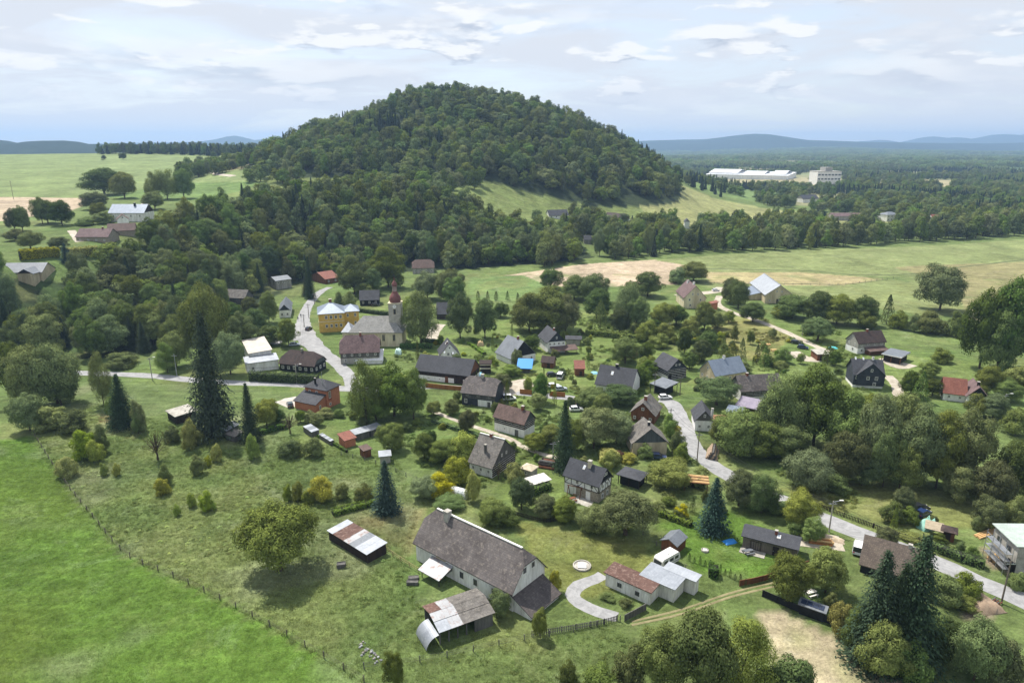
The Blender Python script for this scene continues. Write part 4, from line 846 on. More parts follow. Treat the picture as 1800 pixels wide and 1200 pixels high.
h = House('long_log_house', 'long old log house with a dark mossy roof', 'house', (1302, 687), (1378, 682), (1286, 672), 3.6, short='the long old log house'); h.body(OLDWHITE); h.logs('f', 1.2, h.top, 5); h.roof(OLDROOF, 'gable', 45); h.gables(GRWOOD); h.wins('f', 5, 2.4, .8, .8); h.chimney(.25, .5, .8, .7); h.door('f', h.L * .55, 1.1, 2.0, WHITE)
h = House('lilac_shed', 'shed with a lilac-grey sheet roof in front of the long log house', 'shed', (1330, 720), (1293, 712), (1338, 709), 2.4, oh=.15); h.wm = DKWOOD; h.body(DKWOOD); h.roof(LILAC, 'shed', 10)
h = House('blue_sheet_shed', 'low shed with a bluish sheet roof below the lilac shed', 'shed', (1302, 730), (1291, 728), (1318, 722), 2.2, oh=.1, L=4.5); h.wm = DKWOOD; h.body(DKWOOD); h.roof(BLUETIN, 'shed', 8)
h = House('pale_sheet_shed', 'small shed with a pale sheet roof at the hedge behind the orange outbuilding', 'shed', (1346, 738), (1330, 733), (1349, 729), 2.2, oh=.1); h.wm = GREY; h.body(GREY); h.roof(GREYMET, 'shed', 8)
# blue gabled house by the road
h = House('blue_gable_house', 'narrow house with steep blue-grey roof at the roadside', 'house', (1221, 739), (1215, 719), (1254, 735), 3.2, short='the narrow blue-roofed house', oh=.25); h.body(WHITE); h.roof(BLUETIN if False else SLATE, 'gable', 50); h.gables(GRWOOD); h.slats('g', h.top, 0, .5, GRWOOD, True); h.win('g', h.W * .5, h.top + 1.5, .6, .9); h.wins('g', 2, 1.6, .8, 1.0)
k = sub(h, 2.0, 7, h.W + .02, h.W + 6.5, 2.2); k.wm = WHITE; k.body(WHITE, name='annex_wall'); k.roof(ORANGET, 'shed', 4); h.chimney(.35, .98, 2.6, .6, WHITE)
h = House('orange_roofed_outbuilding', 'low outbuilding with an orange sheet roof among the trees', 'shed', (1308, 752), (1290, 746), None, 2.4, W=5, oh=.1); h.wm = BRICKO; h.body(BRICKO); h.roof(ORANGET, 'shed', 6)
h = House('brown_gable_house', 'brown-gabled old house with mossy grey roof at the road bend', 'house', (1152, 731), (1164, 713), (1104, 727), 2.9, short='the brown-gabled house'); h.body(BRWOOD); h.roof(FIBRE, 'gable', 43); h.gables(BRWOOD); h.chimney(.35, .5, 1.2, .8); h.wins('g', 3, 1.5, .8, 1.0); h.win('g', h.W * .5, h.top + 1.4, .8, .9)
h = House('beige_gable_house', 'beige house with grey-boarded gable and weathered grey roof', 'house', (1111, 779), (1099, 757), (1175, 776), 3.6, short='the beige house'); h.body(BEIGE); h.roof(FIBRE, 'gable', 40); h.gables(GRBOARD); h.slats('g', h.top, 0, .5, GRBOARD, True); h.chimney(.3, .5, 1.0, .6, BLACKW); h.wins('f', 2, 1.8, .9, 1.1)
h = House('solar_carport', 'dark carport with a panelled grey roof above the parked white car', 'carport', (1170, 683), (1143, 674), (1173, 672), 2.8, W=6.5, oh=.15); h.wm = BLACKW; h.roof(GREYMET, 'shed', 6)
for i, j in ((0, 0), (1, 0), (0, 1), (1, 1)):
    m = MB(); m.tube(h.p(h.L * i, h.W * j, -1), h.p(h.L * i, h.W * j, 2.8), .1); m.build('post', DKWOOD, h.root)
h.body(BLACKW, z0=-1, z1=2.4, inset=.9, name='boarding')
# right hand houses
h = House('black_slate_house', 'black slate-clad house with white windows and a cross gable', 'house', (1557, 660), (1500, 657), None, 4.8, W=9, short='the black slate-clad house'); h.body(WHITE, z1=.9, name='base_wall'); h.body(SLATEW, z0=.92, name='upper_wall'); h.roof(SLATE, 'gable', 44); h.gables(SLATEW)
k = sub(h, -.2, 8.5, -.4, h.W * .5, h.top); turn(k); k.roof(SLATE, 'gable', 42); m = MB(); m.prism([k.p(0, 0, k.top), k.p(0, k.W, k.top), k.p(0, k.W / 2, k.ridge)], tuple(np.array(k.p(.25, 0, 0)) - np.array(k.p(0, 0, 0)))); m.build('cross_gable', SLATEW, k.root); k.body(SLATEW, z0=.94, name='bay_wall')
for t in (.62, .88): h.win('f', h.L * t, 3.6); h.skylight(t, .5, .5, .7)
for t in (.3, .6): k.win('g', k.W * t, 3.6)
k.win('g', k.W * .35, 1.6); k.win('g', k.W * .5, k.top + 1.5, .7, 1.0); h.chimney(.3, .5, .9, .6, WHITE)
h = House('white_base_house', 'house with broad dark roof, grey gable and white base', 'house', (1509, 603), (1559, 599), (1488, 594), 4.6, short='the white-based house'); h.body(WHITE, z1=2.3, name='base_wall'); h.body(GREY, z0=2.32, name='upper_wall'); h.roof(DKBROWN, 'gable', 45); h.gables(GREY); h.chimney(.5, .5, .9, .7); h.win('g', h.W * .4, 1.4); h.win('f', h.L * .15, 1.4); h.wins('f', 4, 3.6, .8, .9); h.win('g', h.W * .5, h.top + 1.6, .7, .9); h.wins('g', 2, 3.6, .8, .9)
k = sub(h, h.L * .25, h.L * .95, -3.0, -.02, 1.7); k.roof(BROWN, 'shed', 14); k.body(BRWOOD, z0=-1, z1=1.7, inset=.2, name='porch_wall')
h = House('flat_carport', 'brown carport with a white-edged flat grey roof', 'carport', (1584, 629), (1550, 622), (1603, 621), 2.8, short='the flat carport', oh=.2); h.body(DKWOOD, inset=.4); h.roof(GREYMET, 'shed', 2); h.beam('f', -.3, 2.85, h.L + .3, 2.85, .22, FRAME, 'fascia', .5); h.beam('g', -.3, 2.87, h.W + .3, 2.87, .22, FRAME, 'fascia', .4)
for t in (0, .5, 1): h.beam('f', h.L * t, 0, h.L * t, 2.8, .25, BRWOOD, 'post', .1)
h = House('red_and_grey_cottage', 'white cottage with one red roof wing and one grey gable', 'house', (1699, 695), (1687, 676), (1735, 692), 3.0, short='the red-and-grey-roofed cottage', L=10); h.body(WHITE); h.roof(PURPLE, 'gable', 47); h.gables(BLACKW); h.chimney(.25, .5, 1.1, .7, DKWOOD); h.win('g', h.W * .5, 1.7, .5, .8); h.win('g', h.W * .8, 1.7, .8, .9)
k = sub(h, 1.5, 8.6, -6.2, -.02, 2.9); turn(k); k.o = h.o + h.u * 1.5 + h.v * -6.2; k.body(WHITE, name='wing_wall'); k.roof(REDT, 'gable', 47); k.wins('f', 2, 1.5, .8, .9)
h = House('flat_garage', 'flat-roofed brown garage beside the lane with the parked cars', 'garage', (1437, 623), (1425, 614), (1452, 618), 2.6, short='the flat brown garage', oh=.2); h.wm = BRWOOD; h.body(BRWOOD); h.roof(CONC, 'shed', 1); h.door('g', h.W * .5, 2.4, 2.1)
# farm on the rise
h = House('manor_farmhouse', 'tall cream farmhouse with purple-brown roof and white chimneys', 'house', (1202, 523), (1188, 510), (1240, 521), 5.6, short='the cream farmhouse'); h.body(CREAM); h.roof(PURPLE, 'gable', 47); h.gables(CREAM); h.chimney(.25, .5, 1.2, .9, WHITE); h.chimney(.75, .42, 1.2, .9, WHITE); h.wins('g', 2, 4.4, .9, 1.3); h.win('g', h.W * .38, h.top + 1.7, .8, 1.1); h.win('g', h.W * .62, h.top + 1.7, .8, 1.1); h.wins('f', 3, 3.6, .9, 1.3); h.win('g', h.W * .3, 1.6)
k = sub(h, -4.0, -.02, h.W * .8, h.W + 5, 2.4); k.wm = BRICKO; k.body(BRICKO, name='annex_wall'); k.roof(REDT, 'shed', 12)
h = House('metal_roofed_barn', 'large beige barn under a broad silver metal roof', 'barn', (1345, 518), (1318, 496), (1392, 516), 4.6, short='the silver-roofed barn'); h.body(BEIGE); h.roof(PALETIN, 'gable', 36, ridge=TIN); h.gables(BEIGE); h.wins('g', 3, 2.2, .8, 1.0); h.win('g', h.W * .4, h.top + 1.8, .8, .9); h.win('g', h.W * .58, h.top + 1.8, .8, .9); h.door('g', h.W * .5, 2.6, 3.0)
k = sub(h, h.L * .25, h.L * .8, -7.5, -.02, 2.6); k.wm = BEIGE; k.body(BEIGE, name='lean_to_wall'); k.roof(BLUETIN, 'shed', 14)
# church
h = House('church', 'cream church with slate nave, tower and red onion dome', 'church', (708, 583), (612, 583), None, 6.4, W=11.5, short='the church', oh=.4); L, W = h.L, h.W
h.body(CREAM); h.roof(roofmat('church_slate', 'a09f9a', '8b8a86', 'b1aea6'), 'hip', 44, hipin=5.0)
for i in range(5):
    h.win('f', L * (.1 + .2 * i) + 1.2, 3.7, 1.25, 2.9, CREAM)
k = sub(h, L - .5, L + 3.4, 1.6, W - 1.6, 5.9); k.body(CREAM, name='apse_wall'); k.roof(TIN, 'hip', 38, hipin=3.5)
h.beam('f', -.1, 6.1, L + .1, 6.1, .35, WHITE, 'cornice', .18); h.beam('g', -.1, 6.1, W + .1, 6.1, .35, WHITE, 'cornice', .18)
k = sub(h, .6, 5.6, W / 2 - 2.5, W / 2 + 2.5, 17.2); tow = k.body(paint('tower_render', 'b9b4a8', '97928a', .6), z0=4, name='tower'); k.ridge = 17.2
for f in 'fg': k.win(f, 2.5, 14.0, 1.3, 2.4, CREAM, False)
c = np.array(k.p(2.5, 2.5, 17.2)); m = MB()
for f in 'fg':
    q = np.array(k.face(f, 2.5, 16.2, .06)); n_ = -(h.v if f == 'f' else h.u); e1 = np.array([h.u[0], h.u[1], 0]) if f == 'f' else np.array([h.v[0], h.v[1], 0]); mm = MB()
    mm.prism([tuple(q + .75 * (math.cos(t) * e1 + math.sin(t) * np.array([0, 0, 1]))) for t in np.arange(14) * 2 * math.pi / 14], (n_[0] * .08, n_[1] * .08, 0)); cf = mm.build('clock_face', WHITE, h.root)
    for ang, ln in ((1.1, .42), (2.6, .6)):
        mm = MB(); d_ = math.cos(ang) * e1 + math.sin(ang) * np.array([0, 0, 1]); g_ = np.cross(d_, [n_[0], n_[1], 0]); b_ = q + np.array([n_[0], n_[1], 0]) * .085
        mm.prism([tuple(b_ - g_ * .05), tuple(b_ + g_ * .05), tuple(b_ + d_ * ln + g_ * .03), tuple(b_ + d_ * ln - g_ * .03)], (n_[0] * .02, n_[1] * .02, 0)); mm.build('clock_hand', BLACKM, cf)
m = MB(); m.box(tuple(c + np.array([*(-h.u * 2.75 - h.v * 2.75), 0])), (*(h.u * 5.5), 0), (*(h.v * 5.5), 0), (0, 0, .35)); m.build('tower_cornice', CREAM, h.root)
COPPER = paint('red_dome_paint', '7b4f49', '693f3a', .9, .55)
m = MB(); m.lathe([(2.1, .3), (2.35, 1.1), (2.4, 1.8), (2.15, 2.7), (1.6, 3.6), (1.15, 4.3), (1.0, 4.8)], 20, tuple(c)); m.build('onion_dome', COPPER, h.root, smooth=True)
m = MB(); m.lathe([(.95, 4.75), (.9, 6.6), (1.1, 6.75), (1.1, 6.95)], 8, tuple(c)); m.build('lantern', paint('lantern_paint', 'a08c84', '80706a', 1.0), h.root)
m = MB(); m.lathe([(.95, 6.9), (1.15, 7.5), (1.0, 8.1), (.6, 8.8), (.25, 9.3), (.12, 10.6)], 14, tuple(c)); m.build('upper_dome', COPPER, h.root, smooth=True)
m = MB(); m.tube(tuple(c + [0, 0, 10.5]), tuple(c + [0, 0, 12.2]), .07); m.tube(tuple(c + [-.45, 0, 11.6]), tuple(c + [.45, 0, 11.6]), .06); m.build('cross', BLACKM, h.root)
# school
h = House('yellow_school', 'yellow two-storey building with a pale grey hip roof', 'building', (558, 552), (606, 549), (546, 542), 8.6, W=14, short='the yellow building'); h.body(YELLOW); h.roof(BLUETIN, 'hip', 27); h.chimney(.5, .55, 1.6, 1.2); h.wins('f', 4, 6.8, 1.15, 1.7, .2, .95); h.wins('f', 4, 2.9, 1.1, 1.5, .2, .95); h.wins('g', 4, 6.8, 1.1, 1.6); h.wins('g', 4, 2.9, 1.0, 1.4); h.beam('f', 0, 4.9, h.L, 4.9, .3, CREAM, 'string_course', .1); h.beam('g', 0, 4.9, h.W, 4.9, .3, CREAM, 'string_course', .1); h.beam('f', 0, 8.3, h.L, 8.3, .3, CREAM, 'cornice', .2); h.beam('g', 0, 8.3, h.W, 8.3, .3, CREAM, 'cornice', .2)
k = sub(h, h.L + .02, h.L + 6.5, 3.0, h.W, 8.2); k.body(YELLOW, name='wing_wall'); k.roof(BLUETIN, 'hip', 22); k.wins('f', 2, 6.5, 1, 1.6); k.wins('f', 2, 2.8, 1, 1.5)
h = House('churchside_house', 'grey house with a brown half-hipped roof in front of the church', 'house', (668, 617), (596, 620), None, 4.8, W=10, short='the churchside house'); h.body(GREY, z1=2.4, name='ground_floor_wall'); h.body(GRWOOD, z0=2.42, name='upper_wall'); h.roof(PURPLE, 'gable', 48, half=.45); h.gables(GREY, .45); h.chimney(.48, .5, 1.1, .8); h.wins('f', 4, 1.5, .9, 1.2); h.wins('f', 5, 3.6, .8, 1.0)
h = House('white_panel_shed', 'shed with a gleaming white sloping front in front of the brown half-hipped roof', 'shed', (672, 633), (625, 634), None, 1.4, W=5, oh=.15); h.wm = WHITE; h.body(WHITE); h.roof(paint('glossy_white_sheet', 'e6e4e0', 'd3d3d6', .3, .35), 'shed', 30)
h = House('dark_log_house', 'dark log house with hipped brown roof and white windows behind the hedge', 'house', (553, 643), (489, 637), (566, 630), 3.4, short='the dark log house'); h.body(BLACKW); h.roof(DKBROWN, 'gable', 44, half=.62); h.gables(GRBOARD, .62); h.chimney(.5, .5, .8, .7, CONC); h.wins('f', 6, 1.8, 1.0, 1.2); h.wins('g', 3, 1.8, 1.0, 1.2); h.logs('f', 2.6, h.top, 2, DKWOOD)
h = House('flat_roofed_shop', 'pale two-storey block with tilted flat roof behind the dark spruce', 'building', (437, 622), (425, 598), (478, 616), 5.4, short='the pale flat-roofed block', oh=.3); h.wm = OLDWHITE; h.body(OLDWHITE); h.roof(paint('pale_bitumen', 'c9c2b6', 'b3aca0', .5), 'shed', 3); h.wins('g', 3, 3.8, 1.4, 1.2); h.chimney(.6, .2, .8, .6, DKBROWN) if False else None
k = sub(h, -5.5, -.02, -2, 9, 3.6); turn(k); k.o = h.o + h.u * -5.5 + h.v * -2; k.wm = WHITE; k.body(OLDWHITE, name='annex_wall'); k.roof(TIN, 'shed', 8); k.win('f', k.L * .2, 1.5)
# orange house
h = House('orange_brick_house', 'orange brick house with grey pyramid roof and lower annex', 'house', (574, 686), (533, 678), (606, 676), 6.3, short='the orange brick house'); h.body(BRICKO); h.roof(SLATE, 'hip', 33); h.win('g', h.W * .22, 4.4, 1.0, 2.4); h.win('g', h.W * .22, 1.3, .9, .9); h.beam('g', h.W * .22, 2.5, h.W * .22, 6.0, 1.6, paint('brick_frame', '9a4d36', '86412e', 1.5), 'window_surround', .03); h.wins('f', 2, 4.8, .9, 1.2, .3, .95)
m = MB(); m.tube(h.p(h.L * .3, h.W * .22, h.top), h.p(h.L * .3, h.W * .22, h.top + 5.2), .09); m.build('mast', STEEL, h.root); h.chimney(.62, .2, 1.9, .45, BLACKM)
k = sub(h, .6, h.L + .4, -4.6, -.02, 3.0); k.wm = BRICKO; k.body(BRICKO, name='annex_wall'); k.roof(SLATE, 'shed', 20); k.win('g', k.W * .4, 1.5, .8, 1.3)
# upper end of the street
h = House('grey_villa', 'grey two-storey villa with a pale roof below the wood', 'house', (484, 494), (513, 490), (464, 490), 5.2, short='the grey villa'); h.body(GREY); h.roof(GREYMET, 'gable', 16); h.gables(GREY); h.wins('f', 3, 3.8, 1.2, 1.0); h.wins('g', 2, 3.6, .9, 2.6, frame=GRWOOD)
h = House('bluish_gable_house', 'white roadside house with steep bluish roof beside the street', 'house', (511, 545), (514, 530), (489, 546), 3.6, short='the bluish-roofed house'); h.body(WHITE); h.roof(GREYMET, 'gable', 47); h.gables(SLATEW); h.wins('g', 2, 1.8)
h = House('red_roofed_bungalow', 'dark bungalow with a red roof at the top of the street', 'house', (571, 491), (597, 487), (561, 482), 3.0, short='the red-roofed bungalow'); h.body(BRWOOD); h.roof(REDT, 'gable', 20); h.gables(BRWOOD); h.wins('f', 2, 1.6)
h = House('wood_edge_house', 'brown half-hipped house at the edge of the wood', 'house', (764, 470), (724, 471), None, 3.6, W=10, short='the wood-edge house'); h.body(GREY); h.roof(BROWN, 'gable', 43, half=.5); h.gables(GREY, .5); h.wins('f', 4, 1.8)
h = House('black_timber_house', 'black timber house with dark roof and parked cars behind the church', 'house', (667, 526), (631, 527), None, 3.2, W=9, short='the black timber house'); h.body(BLACKW); h.roof(SLATE, 'gable', 43); h.gables(BLACKW); h.wins('f', 3, 1.7)
h = House('grey_cottage', 'small grey-roofed cottage half hidden behind the birch', 'house', (790, 551), (766, 551), None, 3.0, W=9, short='the grey cottage'); h.body(GRWOOD); h.roof(SLATE, 'gable', 46); h.gables(GRWOOD); h.logs('f', .4, h.top, 4)
# plateau farms on the left
h = House('plateau_house', 'large house with a pale grey roof at the plateau edge', 'house', (253, 374), (189, 374), None, 5.5, W=13, short='the big plateau house'); h.body(OLDWHITE); h.roof(BLUETIN, 'gable', 36); h.gables(DKWOOD); h.chimney(.35, .42, 1.6, 1.0, BLACKW); h.wins('f', 4, 3.5)
h = House('white_gable_cottage', 'little white-gabled cottage in front of the large grey-roofed plateau house', 'house', (205, 386), (204, 381), (227, 386), 4.0, L=9, oh=.2); h.body(WHITE); h.roof(BROWN, 'gable', 40); h.gables(WHITE); h.win('g', h.W * .5, h.top + 1.0, .9, 1.0)
h = House('plateau_barn', 'barn with red-brown roof above the yellow hedge', 'barn', (190, 416), (131, 416), None, 4.2, W=11, short='the red-brown-roofed barn'); h.body(STONE); h.roof(PURPLE, 'gable', 34); h.gables(STONE); h.wins('f', 4, 2.2, .8, .9); h.chimney(.3, .5, .8, .7)
h = House('plateau_stable', 'stable with a brown roof between the barn and the big plateau house', 'stable', (238, 404), (188, 406), None, 4.0, W=9, oh=.3); h.body(STONE); h.roof(BROWN, 'gable', 38); h.gables(STONE)
h = House('solar_house', 'beige house with solar panels on its grey roof in the left wood', 'house', (74, 478), (0, 479), None, 4.6, W=11, short='the house with solar panels'); h.body(BEIGE); h.roof(GREYMET, 'gable', 32); h.gables(BEIGE); h.wins('f', 4, 2.6, 1.2, 1.2)
k = sub(h, 1.0, 7.5, -5.0, h.W * .5, 4.5); turn(k); k.o = h.o + h.u * 1.0 + h.v * -5.0; k.body(BEIGE, name='wing_wall'); k.roof(GREYMET, 'gable', 30); 
m = MB(); t = (k.ridge - k.top) / (k.W / 2)
for b0, b1 in ((.15, .8),): m.prism([k.p(.8, k.W - k.W / 2 * b0, k.top + k.W / 2 * b0 * t + .2), k.p(4.6, k.W - k.W / 2 * b0, k.top + k.W / 2 * b0 * t + .2), k.p(4.6, k.W - k.W / 2 * b1, k.top + k.W / 2 * b1 * t + .2), k.p(.8, k.W - k.W / 2 * b1, k.top + k.W / 2 * b1 * t + .2)], (0, 0, .06))
m.build('solar_panel', SOLAR, h.root)
h = House('ruined_barn', 'grey tumbledown barn among trees left of the villa', 'barn', (430, 524), (388, 522), None, 3.4, W=8, oh=.2); h.body(GRWOOD); h.roof(FIBRE, 'gable', 42); h.gables(GRWOOD)
# left gardens
h = House('flat_garden_house', 'garden house with a flat grey roof beside the black spruce', 'shed', (308, 733), (291, 722), (340, 718), 2.5, short='the flat-roofed garden house', oh=.3); h.wm = DKWOOD; h.body(DKWOOD); h.roof(CONC, 'shed', 2)
h = House('tin_shed', 'small shed with a shiny tin roof under the black spruce', 'shed', (398, 757), (386, 752), (409, 751), 2.3, W=4, oh=.15); h.wm = GRWOOD; h.body(GRWOOD); h.roof(TIN, 'shed', 8)
h = House('plank_shed', 'plank lean-to just below the shiny tin-roofed shed', 'shed', (412, 768), (396, 763), (416, 764), 1.7, W=3, oh=.1); h.wm = GRWOOD; h.body(GRWOOD); h.roof(FIBRE, 'shed', 10)
for i, (c_, a_, b_, lab) in enumerate((((548, 760), (532, 749), (563, 757), 'flat shed with two grey lids at the lawn edge'), ((581, 776), (560, 763), (587, 774), 'row of low covered boxes continuing the lawn-edge shed'))):
    h = House('lidded_shed', lab, 'shed', c_, a_, b_, 1.3 if i else 1.8, oh=.1); h.wm = GREY; h.body(GRWOOD)
    n_ = 3 if i == 0 else 6
    for j in range(n_): h.slab([(h.L * j / n_ + .05, -.15, h.top + .02), (h.L * (j + 1) / n_ - .05, -.15, h.top + .02), (h.L * (j + 1) / n_ - .05, h.W + .15, h.top + .12), (h.L * j / n_ + .05, h.W + .15, h.top + .12)], GREYMET if j % 2 else TIN, 'lid', .06)
h = House('long_garden_shed', 'long low shed with white roof panels across the lawn', 'shed', (625, 764), (650, 757), (621, 759), 1.9, W=3, oh=.1); h.wm = GRWOOD; h.body(GRWOOD); h.roof(TIN, 'shed', 6)
h = House('grey_lawn_shed', 'grey-roofed low shed adjoining the white-panelled lawn shed', 'shed', (652, 757), (672, 750), (649, 752), 1.9, W=3, oh=.1); h.wm = GRWOOD; h.body(GRWOOD); h.roof(GREYMET, 'shed', 6)
h = House('red_shed', 'small shed with a red roof at the end of the lawn sheds', 'shed', (606, 775), (626, 769), (600, 771), 2.2, W=4, short='the small red-roofed shed', oh=.15); h.wm = BRICKO; h.body(BRICKO); h.roof(REDT, 'shed', 10)
h = House('brown_box_shed', 'tiny brown box shed by the red-roofed shed', 'shed', (640, 793), (653, 789), (633, 789), 2.1, W=2.8, oh=.1); h.wm = BRWOOD; h.body(BRWOOD); h.roof(BROWN, 'shed', 6)
h = House('white_lid_hut', 'tiny hut with a white flat roof above the blue-grey spruce', 'hut', (667, 803), (687, 801), (664, 799), 2.0, W=3, oh=.15); h.wm = GREY; h.body(GREY); h.roof(TIN, 'shed', 4)
# right edge
h = House('garden_hut', 'dark garden hut with brown hip roof and bare wooden awning', 'hut', (1683, 938), (1655, 931), (1703, 932), 2.4, short='the garden hut'); h.body(BRWOOD); h.roof(DKBROWN, 'hip', 26); h.door('f', h.L * .6, 1.2, 1.9); k = sub(h, h.L + .3, h.L + 3, -.4, h.W + .2, 2.1); k.roof(paint('grey_boards', 'a89b85', '8d826e', 1.5), 'shed', 4)
h = House('boarded_roof_house', 'steep brown-tiled house roof rising behind the twin spruces', 'house', (1630, 1022), (1510, 987), None, 2.4, W=7.4, short='the steep-roofed house'); h.body(BLACKW); h.roof(roofmat('tan_tiles', '75695e', '635850', '85786b'), 'gable', 50); h.gables(BLACKW); h.chimney(.3, .5, .5, .6, CONC)
h = House('building_site_house', 'unplastered grey house under construction with flat green roof and scaffolding', 'house', (1790, 962), (1745, 920), (1850, 955), 6.2, short='the unfinished house', oh=.4); h.wm = GREY; h.body(CONC); h.roof(GREENF, 'shed', 3); h.win('f', h.L * .35, 4.2, 1.6, 1.6, GRWOOD); h.door('f', h.L * .12, 2.4, 2.6, BLACKM); h.win('f', h.L * .75, 4.2, 1.4, 1.4, GRWOOD)
sroot = add('scaffolding', None, loc=tuple(h.loc)); tag(sroot, 'silver scaffolding tower in front of the unfinished house', 'scaffold')
for i in range(4):
    for j in (1.2, 2.4):
        m = MB(); m.tube(h.face('f', -.6 + i * 2.2, -.6, j), h.face('f', -.6 + i * 2.2, 6.4, j), .06, n=6); m.build('pole', STEEL, sroot)
for z_ in (1.6, 3.2, 4.8):
    m = MB(); m.prism([h.face('f', -.6, z_, 1.2), h.face('f', 6.0, z_, 1.2), h.face('f', 6.0, z_, 2.4), h.face('f', -.6, z_, 2.4)], (0, 0, .08)); m.build('deck', STEEL, sroot)
    m = MB(); m.tube(h.face('f', -.6, z_ + 1, 2.4), h.face('f', 6, z_ + 1, 2.4), .05, n=6); m.build('rail', STEEL, sroot)
h = House('solar_shed', 'low dark shed with four glass panels on its roof below the garden trees', 'shed', (1450, 1078), (1405, 1062), (1458, 1070), 1.9, oh=.1); h.wm = BLACKW; h.body(BLACKW); h.roof(GREYMET, 'shed', 8)
for j in range(4):
    m = MB(); a0, a1 = h.L * (.05 + .24 * j), h.L * (.05 + .24 * j) + h.L * .22; t_ = math.tan(R(8)); m.prism([h.p(a0, .2, h.top + .2 * t_ + .2), h.p(a1, .2, h.top + .2 * t_ + .2), h.p(a1, h.W - .2, h.top + (h.W - .2) * t_ + .2), h.p(a0, h.W - .2, h.top + (h.W - .2) * t_ + .2)], (0, 0, .05)); m.build('glass_panel', SOLAR, h.root)
# far houses on the hill foot and the plain
h = House('hill_foot_house', 'white house with grey roof below the domed hill', 'house', (1000, 378), (965, 379), None, 5, W=11, short='the white hill-foot house'); h.body(WHITE); h.roof(SLATE, 'gable', 40); h.gables(WHITE); h.wins('f', 4, 3.6, 1.2, 1.3)
h = House('brown_hill_house', 'brown-roofed house with a white annex right of the white hill-foot house', 'house', (1094, 386), (1060, 383), None, 5, W=12, short='the brown hill house'); h.body(BRWOOD); h.roof(DKBROWN, 'gable', 40); h.gables(BRWOOD); k = sub(h, -6, -.1, 0, 8, 4); k.wm = WHITE; k.body(WHITE, name='annex_wall'); k.roof(TIN, 'shed', 4)
h = House('narrow_far_house', 'narrow blue-white house half hidden in the river trees', 'house', (1203, 390), (1201, 386), (1213, 390), 6, L=12, oh=.3); h.body(WHITE); h.roof(SLATE, 'gable', 46); h.gables(GREY)
h = House('grey_barn_in_trees', 'small grey-roofed barn in the trees under the hill-foot houses', 'barn', (1040, 421), (1026, 421), None, 4, W=7); h.body(GREY); h.roof(SLATE, 'gable', 42); h.gables(GREY)
h = House('white_villa', 'white villa among the trees on the far plain', 'house', (1583, 377), (1560, 378), None, 7, W=13, short='the white villa'); h.body(WHITE); h.roof(GREYMET, 'hip', 22); h.wins('f', 4, 5.5, 1.4, 1.6); h.wins('f', 4, 2.2, 1.4, 1.6)
h = House('long_plain_barn', 'long low brown-grey barn left of the white villa', 'barn', (1518, 380), (1463, 380), None, 5, W=13); h.body(GREY); h.roof(PURPLE, 'gable', 25); h.gables(GREY)
h = House('grey_plain_house', 'grey-roofed farm at the end of the pale meadow', 'house', (1440, 349), (1412, 350), None, 5, W=14); h.body(WHITE); h.roof(SLATE, 'gable', 36); h.gables(GREY)
h = House('red_plain_house', 'small red-roofed house right of the white villa', 'house', (1652, 384), (1639, 384), None, 5, W=9); h.body(WHITE); h.roof(REDT, 'gable', 42); h.gables(WHITE)
# factory
fr = House('factory', 'low white factory halls on the plain beyond the wooded hill', 'factory', (1385, 309), (1240, 306), None, 9, W=150, short='the white factory'); fr.body(WHITE); fr.roof(paint('white_sheet_roof', 'eceef0', 'dadde2', .01, .5), 'shed', 1)
for a0, a1, z1 in ((.62, .98, 6), (.30, .56, 3), (.04, .2, 5)):
    k = sub(fr, fr.L * a0, fr.L * a1, 20, 130, 9 + z1); k.body(WHITE, z0=9, name='hall'); k.roof(paint('white_sheet_roof', 'eceef0', 'dadde2', .01), 'gable', 6)
h = House('concrete_silo_block', 'pale multi-storey industrial block standing on the plain', 'building', (1480, 302), (1438, 302), None, 26, W=40); h.body(OLDWHITE); h.top += .02; k = sub(h, h.L * .35, h.L * .65, 5, 30, 34); k.body(GREY, z0=26, name='tower'); h.wins('f', 7, 20, 5, 3); h.wins('f', 7, 12, 5, 3)
m = MB(); m.prism([h.p(-.5, -.5, h.top), h.p(h.L + .5, -.5, h.top), h.p(h.L + .5, h.W + .5, h.top), h.p(-.5, h.W + .5, h.top)], (0, 0, .8)); m.build('roof', CONC, h.root)
# ------------------------------------------------------------------ roads and paths: draped strips
def road_mat(name, c1, c2):
    k = NT(name); p = k.pos(); a = k.rng(k.noise(p, .28, 7, .75, 1.0), .4, .6); b = k.rng(k.noise(p, 2.0, 5, .75), .3, .7, .88, 1.1)
    g = k.n('ShaderNodeCombineColor')
    for i in range(3): k.l(b, g.inputs[i])
    return k.done(k.mix(1, k.mix(a, rgb(c1), rgb(c2)), g.outputs[0], 'MULTIPLY'), .9, 0, .2)
ASPH = road_mat('old_asphalt', '9d9d9d', '868686'); GRAVEL = road_mat('gravel', 'b9b1a2', '9a9182'); TRACK = road_mat('dirt_track', '8a8362', '757050'); PAVE = road_mat('yard_paving', 'bdb8ae', 'a7a197')
ROADS = []
def smooth_line(pts, step=2.0):
    pts = np.array(pts, float); out = []
    ext = np.vstack([2 * pts[0] - pts[1], pts, 2 * pts[-1] - pts[-2]])
    for i in range(1, len(ext) - 2):
        p0, p1, p2, p3 = ext[i - 1:i + 3]; n = max(2, int(np.linalg.norm(p2 - p1) / step))
        for t in np.arange(n) / n: out.append(.5 * ((2 * p1) + (-p0 + p2) * t + (2 * p0 - 5 * p1 + 4 * p2 - p3) * t * t + (-p0 + 3 * p1 - 3 * p2 + p3) * t ** 3))
    out.append(pts[-1]); return np.array(out)
